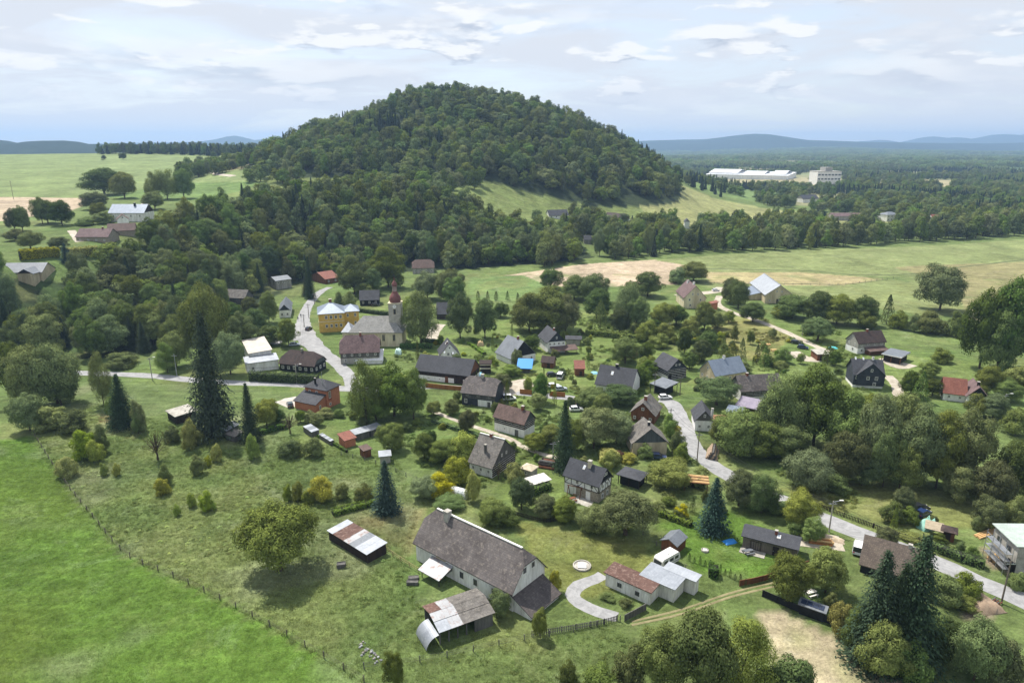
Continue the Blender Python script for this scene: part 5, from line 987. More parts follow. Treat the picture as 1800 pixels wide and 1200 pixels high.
def strip(name, px, width, mat, label, lift=.07, kerb=None):
    c = smooth_line([P(*q)[:2] for q in px]); d = np.gradient(c, axis=0); d /= np.linalg.norm(d, axis=1, keepdims=True); n = np.stack([-d[:, 1], d[:, 0]], 1)
    if np.ndim(width): wd = np.interp(np.linspace(0, 1, len(c)), np.linspace(0, 1, len(width)), width)
    else: wd = np.full(len(c), width)
    ROADS.append((c, wd / 2)); V = []
    for s in (-.5, -.25, 0, .25, .5):
        q = c + n * (wd * s * (1 + .05 * np.sin(np.arange(len(c)) * .9) + (.05 * np.random.RandomState(len(c)).randn(len(c)) if abs(s) == .5 else 0)))[:, None]; V.append(np.stack([q[:, 0], q[:, 1], terrain(q[:, 0], q[:, 1]) + lift - (.05 if abs(s) == .5 else 0)], 1))
    V = np.stack(V, 1); k, w_ = V.shape[:2]; i = np.arange(k * w_).reshape(k, w_); Q = np.stack([i[:-1, :-1], i[1:, :-1], i[1:, 1:], i[:-1, 1:]], -1).reshape(-1, 4)
    o = add(name, mesh_np(name, V.reshape(-1, 3), Q), mat=mat); tag(o, label, 'road' if 'road' in name or 'street' in name else 'path', kind='structure'); return c
strip('road', [(1850, 1080), (1800, 1055), (1740, 1030), (1650, 990), (1560, 955), (1480, 925), (1400, 890), (1330, 860), (1268, 828), (1225, 795), (1208, 765), (1196, 735), (1180, 708), (1160, 702)], 5.4, ASPH, 'narrow grey asphalt lane winding up from the lower corner')
strip('street', [(-40, 655), (60, 653), (160, 656), (260, 660), (340, 668), (420, 673), (520, 676), (620, 684), (700, 684), (760, 679), (840, 685), (930, 692), (1010, 700)], 4.6, ASPH, 'pale street crossing the village from the left')
strip('street', [(622, 682), (612, 660), (585, 632), (560, 615), (542, 596), (533, 575), (536, 550), (548, 528), (565, 512), (580, 505)], (5, 5, 6, 9, 8, 6, 5, 5, 4.5, 4), ASPH, 'street climbing past the yellow building into the wood', lift=.11)
strip('path', [(474, 605), (490, 597), (505, 592), (530, 596)], 7, ASPH, 'side street by the pale flat-roofed block', lift=.15)
strip('path', [(1265, 520), (1262, 535), (1290, 550), (1330, 563), (1380, 583), (1420, 602), (1455, 618)], 3.6, GRAVEL, 'farm lane leading down from the silver-roofed barn')
strip('path', [(1560, 660), (1572, 672), (1578, 685), (1582, 700)], 3.5, GRAVEL, 'curved drive beside the black slate-clad house')
strip('path', [(1085, 1084), (1052, 1075), (1020, 1060), (1006, 1045), (1018, 1028), (1045, 1018), (1060, 1010)], 2.7, ASPH, 'curved paved drive between farmhouse and garages')
strip('path', [(1110, 1098), (1200, 1078), (1280, 1050), (1340, 1035), (1400, 1022)], 0.55, TRACK, 'wheel track across the grass below the garages')
strip('path', [(1110, 1092), (1200, 1070), (1280, 1043), (1340, 1028), (1400, 1016)], .5, TRACK, 'second wheel track across the grass below the garages')
strip('path', [(760, 722), (800, 738), (850, 755), (890, 768), (930, 790), (980, 805)], 1.8, GRAVEL, 'footpath beside the brown-roofed log house')
strip('path', [(758, 596), (765, 580), (775, 570)], 5, GRAVEL, 'gravel approach to the grey cottage')
strip('path', [(495, 712), (515, 706), (530, 702)], 8, PAVE, 'paved yard of the orange brick house')
strip('path', [(885, 690), (910, 676), (935, 672)], 9, GRAVEL, 'gravel parking area beside the street', lift=.1)
strip('path', [(1392, 618), (1420, 632), (1450, 628)], 6, GRAVEL, 'gravel parking strip by the flat brown garage', lift=.1)
strip('path', [(1190, 520), (1260, 512), (1268, 505)], 6, GRAVEL, 'farmyard of the cream farmhouse')
strip('path', [(1400, 945), (1440, 950), (1480, 955)], 6, GRAVEL, 'rubble-strewn verge beside the lane', lift=.1)
strip('path', [(262, 345), (255, 360), (248, 372)], 6, GRAVEL, 'drive of the large plateau house')
strip('path', [(125, 405), (132, 414), (140, 425)], 4, GRAVEL, 'drive to the red-brown-roofed barn')
strip('path', [(1555, 630), (1580, 645), (1600, 640)], 5, GRAVEL, 'forecourt of the flat carport', lift=.1)
strip('field_track', [(360, 283), (365, 295), (380, 305), (410, 310)], 7, GRAVEL, 'sandy track at the edge of the far green field')
strip('ditch', [(1235, 472), (1330, 474), (1420, 476), (1500, 483), (1570, 483), (1640, 478), (1700, 468), (1800, 457), (1880, 455)], 1.6, paint('ditch_grass', '55603a', '464f30', .5), 'dark drainage ditch across the pale meadow', lift=.12)
strip('fence_line', [(1240, 497), (1400, 499), (1480, 500), (1560, 492)], 1.1, paint('fence_line_grass', '5f6540', '4d5433', .5), 'dark grass strip along the pasture fence', lift=.12)
# ------------------------------------------------------------------ vehicles
TYRE = NT('tyre_rubber').done((.015, .015, .016), .8); RIM = NT('wheel_rim').done((.5, .5, .52), .35, .8); LAMP = NT('lamp_glass').done((.75, .74, .7), .15); TAIL = NT('tail_lamp').done((.4, .02, .02), .2)
CARP = {}
def carpaint(nm, c):
    if nm not in CARP: k = NT('car_paint_' + nm); k.b.inputs['Coat Weight'].default_value = .6; CARP[nm] = k.done(rgb(c), .3, 0, .5)
    return CARP[nm]
def car(px, py, deg, pnt, label, L=4.3, W=1.78, H=1.5, van=False, lift=.12):
    x, y, z = P(px, py); r = add('parked_car' if not van else 'parked_van', None, loc=(x, y, tz(x, y) + lift)); r.rotation_euler = (0, 0, R(deg)); tag(r, label, 'car' if not van else 'van', 'parked cars')
    w = W / 2
    def section(prof, wid): return prof
    low = [(-L / 2, .35), (-L / 2 + .05, .8), (-L * .46, .92), (L * .22 if not van else L * .30, .95), (L * .46, .75), (L / 2, .6), (L / 2, .3)]
    m = MB(); A = [(p, -w, q) for p, q in low]; m.prism(A, (0, W, 0)); m.build('body', pnt, r)
    cab = [(-L * .45, .9), (-L * .38, H - .05), (-L * .2, H), (L * .05, H - .02), (L * .24, .93)] if not van else [(-L * .48, .9), (-L * .46, H - .08), (-L * .3, H), (L * .12, H), (L * .33, .93)]
    m = MB(); bt = [(p, -w + .02 + .12 * (q - .9) / (H - .9), q) for p, q in cab]; tp = [(p, w - .02 - .12 * (q - .9) / (H - .9), q) for p, q in cab]
    m.poly(bt); m.poly(tp[::-1])
    for i in range(len(cab)): j = (i + 1) % len(cab); m.poly([bt[i], tp[i], tp[j], bt[j]])
    m.build('cabin', GLASS, r)
    ro = [(p, q) for p, q in cab[1:4]]; m = MB()
    for i in range(2):
        (p, q), (p2, q2) = ro[i], ro[i + 1]; m.prism([(p, -w + .14, q), (p2, -w + .14, q2), (p2, w - .14, q2), (p, w - .14, q)], (0, 0, .035))
    m.build('roof', pnt, r)
    for p in (-.27, .03):
        m = MB(); m.prism([(L * p, -w + .01, .9), (L * p + .1, -w + .01, .9), (L * p + .1, -w + .1, H), (L * p, -w + .1, H)], (0, .03, 0)); m.prism([(L * p, w - .01, .9), (L * p + .1, w - .01, .9), (L * p + .1, w - .1, H), (L * p, w - .1, H)], (0, -.03, 0)); m.build('pillar', pnt, r)
    for sx in (-.31, .31):
        for sy in (-1, 1):
            m = MB(); m.tube((L * sx, sy * (w - .18), .31), (L * sx, sy * (w + .02), .31), .32, n=12); t = m.build('wheel', TYRE, r); m = MB(); m.tube((L * sx, sy * (w + .02), .31), (L * sx, sy * (w + .04), .31), .19, n=10); m.build('rim', RIM, t)
    for sy in (-1, 1):
        m = MB(); m.abox(L / 2 - .06, sy * (w - .4) - .18, .58, L / 2 + .02, sy * (w - .4) + .18, .72); m.build('headlight', LAMP, r); m = MB(); m.abox(-L / 2 - .02, sy * (w - .3) - .15, .66, -L / 2 + .06, sy * (w - .3) + .15, .84); m.build('tail_light', TAIL, r)
    return r
W_, S_, D_, B_, K_ = carpaint('white', 'e9eaec'), carpaint('silver', 'aab2ba'), carpaint('dark', '25282c'), carpaint('blue', '27385f'), carpaint('green', '2c3b36')
car(518, 608, 10, S_, 'silver car parked on the street behind the dark log house')
car(1508, 968, 60, W_, 'white van parked beside the lane at the steep-roofed house', 4.9, 1.95, 2.0, True)
car(1169, 701, 8, W_, 'white car parked at the road bend below the dark carport', 4.4)
car(1157, 806, -10, B_, 'dark blue car in front of the beige house')
car(510, 714, 115, K_, 'dark green car on the lawn by the orange brick house')
car(973, 681, 5, W_, 'white car in the crowded yard by the wooden fence'); car(986, 686, 12, S_, 'silver car in the crowded yard behind the wooden fence', 4.1)
car(985, 664, 75, W_, 'white van at the back of the crowded yard', 5, 2, 2.1, True); car(971, 661, 10, D_, 'dark car at the back of the crowded yard')
car(1411, 613, -32, B_, 'blue car parked by the flat brown garage'); car(1399, 604, -32, D_, 'black car parked behind the blue car on the lane')
car(1013, 722, 8, W_, 'white car among scrap beside the red-brown garden lean-to'); car(1022, 713, 15, D_, 'dark car under the trees by the scrap yard')
car(895, 703, 10, W_, 'white trailer van behind the slate-clad house', 4.4, 1.9, 1.9, True); car(1622, 906, 30, B_, 'blue car in the garden below the river trees'); car(1616, 896, 10, D_, 'dark car wreck behind the blue garden car')
car(660, 538, 15, D_, 'black car in front of the black timber house'); car(543, 580, 80, D_, 'dark car at the corner of the yellow building'); car(648, 535, 10, S_, 'silver car in front of the black timber house')
car(1258, 512, 10, W_, 'white car in the farmyard on the rise'); car(258, 338, 20, S_, 'silver car at the large plateau house')
# caravan
x, y, z = P(1171, 992); r = add('caravan', None, loc=(x, y, tz(x, y))); r.rotation_euler = (0, 0, R(38)); tag(r, 'white caravan with dark windows behind the garages', 'caravan'); LM.append(('the white caravan', x, y, 3))
prof = [(-2.6, .5), (-2.75, 1.2), (-2.55, 2.2), (-2.2, 2.55), (2.2, 2.6), (2.6, 2.3), (2.8, 1.2), (2.6, .5)]; m = MB(); m.prism([(a, -1.1, b) for a, b in prof], (0, 2.2, 0)); m.build('body', paint('caravan_shell', 'e2e1dc', 'd3d1ca', .8, .4), r)
for a in (-1.5, .2, 1.7):
    m = MB(); m.abox(a - .55, -1.13, 1.35, a + .55, -1.09, 2.0); m.build('window', GLASS, r)
m = MB(); m.prism([(-2.78, -.9, 1.3), (-2.78, .9, 1.3), (-2.6, .9, 2.05), (-2.6, -.9, 2.05)], (-.03, 0, 0)); m.build('window', GLASS, r)
m = MB(); m.abox(-.5, -.4, 2.57, .4, .4, 2.72); m.build('roof_hatch', FRAME, r); m = MB(); m.abox(-2.7, -1.115, .85, 2.7, -1.1, .95); m.build('trim_stripe', GREYMET, r)
for s in (-1, 1):
    m = MB(); m.tube((0, s * .9, .33), (0, s * 1.08, .33), .33, n=12); m.build('wheel', TYRE, r)
m = MB(); m.tube((-2.7, 0, .5), (-3.9, 0, .45), .06); m.build('tow_bar', STEEL, r)
# ------------------------------------------------------------------ poles and wires
def pole(px, py, ytop, label, lamp=True, arm=False, mat=None, side=1):
    x, y, z = P(px, py); hgt = max(5, height_to(x, y, z, ytop)); z = tz(x, y); r = add('street_lamp' if lamp else 'utility_pole', None, loc=(x, y, z)); tag(r, label, 'lamp post' if lamp else 'utility pole', 'poles along the lanes')
    m = MB(); m.tube((0, 0, -.5), (0, 0, hgt), .17, .11, 8); m.build('pole', mat or CONC, r)
    if lamp:
        m = MB(); m.tube((0, 0, hgt - .3), (side * 1.5, 0, hgt + .1), .05, n=6); a = m.build('lamp_arm', STEEL, r); m = MB(); m.abox(min(side * 1.3, side * 2.1), -.14, hgt + .02, max(side * 1.3, side * 2.1), .14, hgt + .2); m.build('lamp_head', FRAME, r)
    m = MB(); m.abox(-.9, -.06, hgt - .75, .9, .06, hgt - .6); cb = m.build('crossbar', STEEL, r)
    for s in (-.75, -.3, .3, .75):
        m = MB(); m.tube((s, 0, hgt - .6), (s, 0, hgt - .4), .06, n=6); m.build('insulator', BLACKM, cb)
    return np.array([x, y, z + hgt - .45])
def wire(a, b, label, sag=1.4, off=(0, 0)):
    """two thin cables between two poles"""
    r = add('overhead_wire', None, loc=tuple(a)); tag(r, label, 'wire', 'overhead wires')
    for o_ in (-.6, .6):
        m = MB(); pts = [a + (b - a) * t + np.array([o_, 0, -4 * sag * t * (1 - t)]) for t in np.linspace(0, 1, 11)]
        for p, q in zip(pts[:-1], pts[1:]): m.tube(tuple(p - a), tuple(q - a), .025, n=4)
        m.build('cable', BLACKM, r)
WP = paint('weathered_pole', '7d7468', '625a50', 1.0)
p1 = pole(1457, 935, 880, 'concrete lamp post at the lane by the bungalow'); p2 = pole(1760, 1060, 985, 'brown pole at the lane by the twin spruces', False, mat=WP); p3 = pole(1225, 812, 760, 'wooden pole at the lane below the narrow blue-roofed house', False, mat=WP)
p4 = pole(972, 812, 776, 'lamp post between the spruce and the half-timbered house'); p5 = pole(522, 674, 640, 'lamp post at the hedge of the dark log house'); p6 = pole(268, 668, 628, 'grey pole on the grass beside the left street', True)
p7 = pole(311, 660, 622, 'lattice-topped pole behind the left street', False, mat=STEEL); p8 = pole(535, 575, 552, 'dark pole at the roadside by the yellow building', False, mat=WP); p9 = pole(543, 559, 534, 'second dark pole by the yellow building', False, mat=WP); p10 = pole(553, 535, 515, 'dark pole above the yellow building', False, mat=WP)
p11 = pole(1195, 695, 660, 'pole on the lawn above the road bend', False, mat=WP); p12 = pole(1178, 745, 722, 'short pole beside the road bend', False, mat=WP); p13 = pole(1175, 590, 566, 'pole on the slope under the cream farmhouse', False, mat=WP); p14 = pole(1410, 590, 570, 'lamp post beside the farm lane'); p15 = pole(1763, 720, 692, 'lamp post beside the red-and-grey-roofed cottage')
p16 = pole(24, 350, 318, 'power pole in the far green field', False, mat=WP); p17 = pole(1150, 690, 655, 'pole at the dark carport', False, mat=WP)
wire(p3, p1, 'pair of overhead wires along the lane between two poles', 1.8); wire(p1, p2, 'pair of overhead wires from the lamp post to the brown pole', 1.8); wire(p6, p5, 'overhead wires along the left street', 2); wire(p5, p8, 'overhead wires up the street past the log house', 1.5); wire(p12, p3, 'overhead wires along the road bend', .8); wire(p4, p11, 'overhead wires above the gardens', 2)
# ------------------------------------------------------------------ fences, hedges
def fence(px, hgt, mat, label, style='wire', step=3.0, name='fence'):
    c = smooth_line([P(*q)[:2] for q in px], 1.0); o = c[0]; z0 = tz(*o); r = add(name, None, loc=(o[0], o[1], z0)); tag(r, label, 'fence')
    s = np.concatenate([[0], np.cumsum(np.linalg.norm(np.diff(c, axis=0), axis=1))]); n = max(2, int(s[-1] / step)); tt = np.linspace(0, s[-1], n + 1)
    q = np.stack([np.interp(tt, s, c[:, 0]), np.interp(tt, s, c[:, 1])], 1); z = terrain(q[:, 0], q[:, 1]); pm = None
    for i in range(n + 1):
        if pm is None:
            m = MB(); m.abox(-.07, -.07, -.4, .07, .07, hgt + .1); first = m.build('post', mat, r); pm = first.data; first.location = (0, 0, 0)
        else: first = add('post', pm, r)
        first.location = (q[i, 0] - o[0], q[i, 1] - o[1], z[i] - z0)
    def rail(hh, th, nm, ht=.08):
        m = MB()
        for i in range(n):
            a = np.array([*(q[i] - o), z[i] - z0 + hh]); b = np.array([*(q[i + 1] - o), z[i + 1] - z0 + hh]); d = b - a; k = np.array([-d[1], d[0], 0]); k /= np.linalg.norm(k)
            m.box(tuple(a - k * th / 2), tuple(d), tuple(k * th), (0, 0, ht))
        return m.build(nm, mat, r)
    if style == 'wire':
        for hh in (.4, .75, 1.05): rail(hh * hgt / 1.1, .02, 'wire', .02)
    elif style == 'rail':
        for hh in (.45, .9): rail(hh * hgt, .06, 'rail', .13)
    elif style == 'solid': rail(.05, .05, 'boards', hgt); rail(hgt + .05, .12, 'top_rail', .06)
    elif style == 'picket':
        rail(.3 * hgt, .05, 'rail', .07); rail(.8 * hgt, .05, 'rail', .07); m = MB(); L_ = s[-1]
        for t in np.arange(0, L_, .32):
            x_, y_ = np.interp(t, s, c[:, 0]), np.interp(t, s, c[:, 1]); zz = tz(x_, y_) - z0; m.abox(x_ - o[0] - .07, y_ - o[1] - .03, zz - .05, x_ - o[0] + .07, y_ - o[1] + .03, zz + hgt)
        tag(m.build('pickets', mat, r), kind='stuff')
    return r
fence([(62, 768), (105, 835), (160, 905), (222, 975), (300, 1012), (380, 1050), (470, 1098), (560, 1150), (640, 1198)], 1.2, paint('old_post', '6d675c', '544e45', 2), 'wire fence with thin posts between green field and rough meadow', 'wire', 4.5)
fence([(640, 1175), (760, 1160), (900, 1130), (1000, 1112), (1090, 1092)], 1.2, GRWOOD, 'wire fence below the open-fronted shed', 'wire', 4.0)
fence([(935, 1118), (1000, 1108), (1060, 1097), (1085, 1090)], 1.1, GRWOOD, 'grey picket fence below the farmhouse drive', 'picket', 2.5)
fence([(1098, 1092), (1115, 1083), (1135, 1072)], 1.3, GRWOOD, 'grey board gate beside the garages', 'solid', 2.0)
fence([(678, 968), (700, 984), (735, 1006)], 1.1, paint('pale_rail', 'a89a6b', '8c8058', 1), 'pale wooden rail fence from rusty shed to farmhouse', 'rail', 2.2)
fence([(748, 681), (780, 684), (812, 687)], 1.5, ORWOOD, 'orange-brown plank fence along the long dark barn', 'solid', 2.5)
fence([(914, 692), (935, 694)], 1.6, ORWOOD, 'short orange-brown plank fence beside the round dark tree', 'solid', 2.5); fence([(966, 696), (993, 698)], 1.6, ORWOOD, 'orange-brown plank fence in front of the crowded yard', 'solid', 2.5)
fence([(1300, 1030), (1340, 1022), (1380, 1008), (1420, 995)], 1.2, BRWOOD, 'brown plank fence below the bungalow lawn', 'solid', 2.5)
fence([(1340, 1048), (1395, 1072), (1440, 1090), (1500, 1112)], 1.3, BLACKW, 'dark fence above the mown hay plot', 'solid', 2.5)
fence([(1435, 890), (1500, 915), (1580, 943), (1650, 965)], 1.1, DKWOOD, 'dark picket fence along the lane below the garden', 'picket', 3)
fence([(1240, 498), (1330, 500), (1420, 501), (1490, 500), (1570, 490)], 1.2, GRWOOD, 'pasture fence along the pale strip behind the silver-roofed barn', 'wire', 5)
fence([(1205, 1000), (1130, 940)][::-1], 1.0, GRWOOD, 'thin wire fence beside the caravan', 'wire', 4)
fence([(905, 905), (960, 918), (1005, 905)], 1.0, DKWOOD, 'dark low fence below the half-timbered house garden', 'picket', 2.5)
fence([(600, 800), (660, 815), (720, 840), (790, 870)], 1.1, GRWOOD, 'garden wire fence below the lawn sheds', 'wire', 3.5)
def hedge(px, hgt, wid, label, tint=(1, 1, 1), name='hedge', size=.2, dens=16):
    c = smooth_line([P(*q)[:2] for q in px], 1.0); rnd = np.random.RandomState(len(PLANTS) + 3); L = np.linalg.norm(np.diff(c, axis=0), axis=1).sum(); n = int(L * (2 * hgt + wid) * dens)
    s = np.concatenate([[0], np.cumsum(np.linalg.norm(np.diff(c, axis=0), axis=1))]); t = rnd.uniform(0, L, n); x = np.interp(t, s, c[:, 0]); y = np.interp(t, s, c[:, 1])
    d = np.gradient(c, axis=0); d /= np.linalg.norm(d, axis=1, keepdims=True); i = np.clip(np.searchsorted(s, t), 0, len(c) - 1); nn = np.stack([-d[i, 1], d[i, 0]], 1)
    a = rnd.uniform(0, 2 * hgt + wid, n); lum = 1 + .12 * np.sin(t * 1.7) + .08 * rnd.randn(n)
    off = np.where(a < hgt, -wid / 2, np.where(a < hgt + wid, a - hgt - wid / 2, wid / 2)) * lum; zz = np.where(a < hgt, a, np.where(a < hgt + wid, hgt, 2 * hgt + wid - a)) * (.94 + .08 * np.sin(t * 2.3) + .05 * rnd.randn(n))
    o = c[0]; z0 = tz(*o); pts = np.stack([x + nn[:, 0] * off - o[0], y + nn[:, 1] * off - o[1], terrain(x, y) + np.maximum(zz, .05) - z0], 1)
    nr = np.stack([nn[:, 0] * np.sign(off), nn[:, 1] * np.sign(off), np.where((a > hgt) & (a < hgt + wid), 2.0, .35)], 1) + rnd.normal(size=(n, 3)) * .45
    r = add(name, None, loc=(o[0], o[1], z0)); tag(r, label, 'hedge'); f = add('foliage', mesh_np('hedge_foliage', quads_from(pts, nr, size, rnd), qidx(n)), r, mat=LEAF); f.color = (*tint, 1)
    m = MB()
    for k in range(0, len(c) - 1):
        p_, q_ = c[k], c[k + 1]; e = np.array([-(q_ - p_)[1], (q_ - p_)[0]]); e = e / np.linalg.norm(e) * wid * .38
        m.prism([(*(p_ - e - o), tz(*p_) - z0), (*(p_ + e - o), tz(*p_) - z0), (*(q_ + e - o), tz(*q_) - z0), (*(q_ - e - o), tz(*q_) - z0)], (0, 0, hgt * .85))
    m.build('branches', paint('hedge_twigs', '2c3320', '22281a', 2), r); return r
hedge([(440, 668), (490, 671), (560, 674)], 3.4, 2.6, 'tall clipped dark green hedge in front of the dark log house', (.85, 1.0, .9))
hedge([(630, 548), (660, 552), (685, 555)], 2.0, 1.6, 'clipped hedge between church and black timber house', (.7, .85, .7)); hedge([(703, 612), (730, 612), (760, 612)], 2.0, 2, 'dark hedge at the foot of the church tower', (.8, 1, .9))
hedge([(36, 457), (105, 451)], 4.5, 2.6, 'long hedge with yellow tops above the house with solar panels', (3.2, 2.3, .7), size=.3); hedge([(122, 453), (172, 448)], 4.5, 2.6, 'hedge with yellow tops continuing beyond the blue-grey spruce', (3, 2.3, .7), size=.3)
hedge([(825, 605), (838, 614), (852, 624)], 1.3, 1.6, 'clipped light hedge running down the lawn behind the two-tier shed', (1.2, 1.35, .9)); hedge([(935, 870), (965, 858)], 2.0, 1.8, 'dark hedge in front of the white-roofed low shed', (.8, 1, .9))
hedge([(455, 765), (480, 757), (505, 752)], 1.6, 1.6, 'dark garden hedge below the sparse garden tree', (.7, .8, .7)); hedge([(1640, 965), (1690, 985), (1730, 998)], 1.8, 2.0, 'dark hedge along the lane by the garden hut', (.7, .85, .7))
hedge([(776, 603), (760, 602), (742, 600)], 1.6, 1.5, 'low hedge behind the small white gabled house', (.65, .8, .7)); hedge([(1030, 588), (1070, 592), (1120, 598), (1160, 600)], 2.4, 2.4, 'bushy hedge above the lawn of the red-brown cabin', (.95, 1.05, .9), size=.3)
hedge([(1120, 890), (1160, 905), (1215, 925)], 1.3, 1.6, 'rough hedge between the two lower gardens', (.9, .95, .8), size=.25); hedge([(585, 905), (640, 890), (680, 878)], 1.3, 2.0, 'rough bank of scrub behind the rusty shed', (.9, 1, .8), size=.25)
hedge([(1120, 600), (1180, 604), (1240, 602), (1265, 596)], 2.0, 2.2, 'dark scrub line below the cream farmhouse', (.7, .8, .75), size=.3); hedge([(760, 742), (800, 755), (850, 772)], 1.2, 1.2, 'low hedge beside the footpath', (.8, .95, .8)); hedge([(540, 760), (575, 775), (610, 795)], .9, .8, 'low green edge under the lawn sheds', (.8, .95, .7))
# ------------------------------------------------------------------ small things
BLUE = NT('blue_tarpaulin').done(rgb('2f86cf'), .45); LBLUE = NT('pale_blue_plastic').done(rgb('8fc3d8'), .3); TEALT = NT('teal_tarpaulin').done(rgb('86b5a6'), .5)
def sheet(name, label, cat, px, py, sx, sy, hgt, mat, deg=0, seed=1, legs=False):
    """crumpled cover over something low"""
    x, y, _ = P(px, py); r = add(name, None, loc=(x, y, tz(x, y) + .02)); r.rotation_euler = (0, 0, R(deg)); tag(r, label, cat); rnd = np.random.RandomState(seed); n = 9
    g = np.linspace(-1, 1, n); A, B = np.meshgrid(g, g); Hh = hgt * (1 - np.maximum(np.abs(A), np.abs(B)) ** 4) * (1 + .2 * rnd.randn(n, n)) + .04; Hh[np.maximum(np.abs(A), np.abs(B)) > .99] = .0
    i = np.arange(n * n).reshape(n, n); add('cover', mesh_np(name, np.stack([A * sx / 2 * (1 + .05 * rnd.randn(n, n)), B * sy / 2 * (1 + .05 * rnd.randn(n, n)), Hh], -1).reshape(-1, 3), np.stack([i[:-1, :-1], i[:-1, 1:], i[1:, 1:], i[1:, :-1]], -1).reshape(-1, 4)), r, mat=mat); return r
h = House('blue_shelter', 'bright blue tarpaulin roof over a garden shelter', 'shelter', (934, 648), (909, 647), None, 1.9, W=5, oh=.1); h.roof(BLUE, 'shed', 22); h.body(GRWOOD, z0=-.5, z1=1.7, inset=.6)
sheet('blue_tarpaulin', 'crumpled bright blue tarpaulin on the terrace edge of the bungalow', 'tarpaulin', 1283, 952, 2.8, 1.8, .3, BLUE, 20); sheet('blue_pool', 'small blue paddling pool by the large dark-roofed house', 'pool', 1045, 656, 2.4, 2.4, .5, LBLUE); sheet('teal_tent', 'teal covered garden frame by the garden hut', 'tarpaulin', 1629, 927, 4.2, 2.6, 1.8, TEALT, 20, 4); sheet('turquoise_pool', 'turquoise pool cover on the grass by the farm lane', 'pool', 1464, 612, 3.5, 2.4, .5, NT('turquoise_cover').done(rgb('5cc0c4'), .4), 0, 5); sheet('pale_blue_pool', 'round pale blue pool between long barn and slate-clad house', 'pool', 838, 659, 4.5, 4, .8, LBLUE, 0, 7); sheet('white_canopy', 'white garden parasol canopy in front of the church', 'canopy', 700, 622, 2.6, 2.6, 2.0, NT('pale_mint_cloth').done(rgb('c6e2d8'), .8), 0, 8); sheet('thatched_mound', 'round straw-coloured shrub mound on the lawn', 'mound', 845, 607, 2.8, 2.4, 1.6, paint('straw', 'c4ae86', 'a8946e', 2), 0, 9)
x, y, _ = P(650, 1148); r = add('stone_heap', None, loc=(x, y, tz(x, y))); tag(r, 'heap of grey field stones in the meadow below the open shed', 'stones'); rn = random.Random(8)
for i in range(34):
    q = rn.uniform(.1, .26); t = rn.gauss(0, 1.2); a_, b_ = t * .75 + rn.gauss(0, .45), -t + rn.gauss(0, .45); m = MB(); m.lathe([(q * .6, -.1), (q * rn.uniform(.9, 1.1), q * .3), (q * rn.uniform(.5, .9), q * .75), (q * .25, q * .95)], 6, (a_, b_, max(0, .3 - .12 * abs(t)) * rn.random())); m.build('stone', paint('field_stone_%d' % (i % 3), ('a7a9aa', '8d8f8f', '9a958c')[i % 3], ('7c7e7f', '6d6f70', '77726a')[i % 3], 3), r)
sheet('earth_heap', 'heap of bare earth beside the lane', 'earth heap', 1722, 1065, 7, 5, 1.3, paint('bare_earth', 'a5907a', '8b7763', 1.0), 10, 13); sheet('sand_heap', 'pale rubble heap on the verge by the lamp post', 'rubble', 1462, 948, 5, 2.2, .6, paint('pale_rubble', 'c9b8a0', 'ab9a83', 1.5), -25, 14)
# well covers
def well(px, py, rad, label):
    x, y, _ = P(px, py); r = add('well_cover', None, loc=(x, y, tz(x, y))); tag(r, label, 'well'); m = MB(); m.lathe([(rad, -.3), (rad, .35), (rad * .86, .38), (rad * .84, .2)], 22); m.build('ring', CONC, r); m = MB(); m.prism([(-rad * .5, -rad * .5, .3), (rad * .4, -rad * .6, .3), (rad * .5, rad * .3, .3), (-rad * .4, rad * .5, .3)], (0, 0, .12)); m.build('slab', WHITE, r)
well(1023, 995, 1.8, 'round concrete well with a white slab on the farmhouse lawn'); well(1239, 968, .75, 'small pale well lid on the bungalow lawn'); well(980, 958, .5, 'tiny pale stone lid behind the farmhouse') if False else None
# polytunnel
x, y, _ = P(809, 870); r = add('polytunnel', None, loc=(x, y, tz(x, y))); r.rotation_euler = (0, 0, R(-28)); tag(r, 'small white polytunnel greenhouse on the lawn', 'greenhouse'); LM.append(('the polytunnel', x, y, 2)); m = MB(); n_ = 10
arc = [(1.3 * math.cos(t), 1.9 * math.sin(t)) for t in np.linspace(0, math.pi, n_)]; m.prism([(-2.2, a, b) for a, b in arc], (4.4, 0, 0)); m.build('film', NT('greenhouse_film').done((.62, .66, .66), .35), r)
for a in (-2.22, -1.1, 0, 1.1, 2.2):
    m = MB()
    for p, q in zip(arc[:-1], arc[1:]): m.tube((a, p[0] * 1.02, p[1] * 1.02), (a, q[0] * 1.02, q[1] * 1.02), .035, n=5)
    m.build('hoop', STEEL, r)
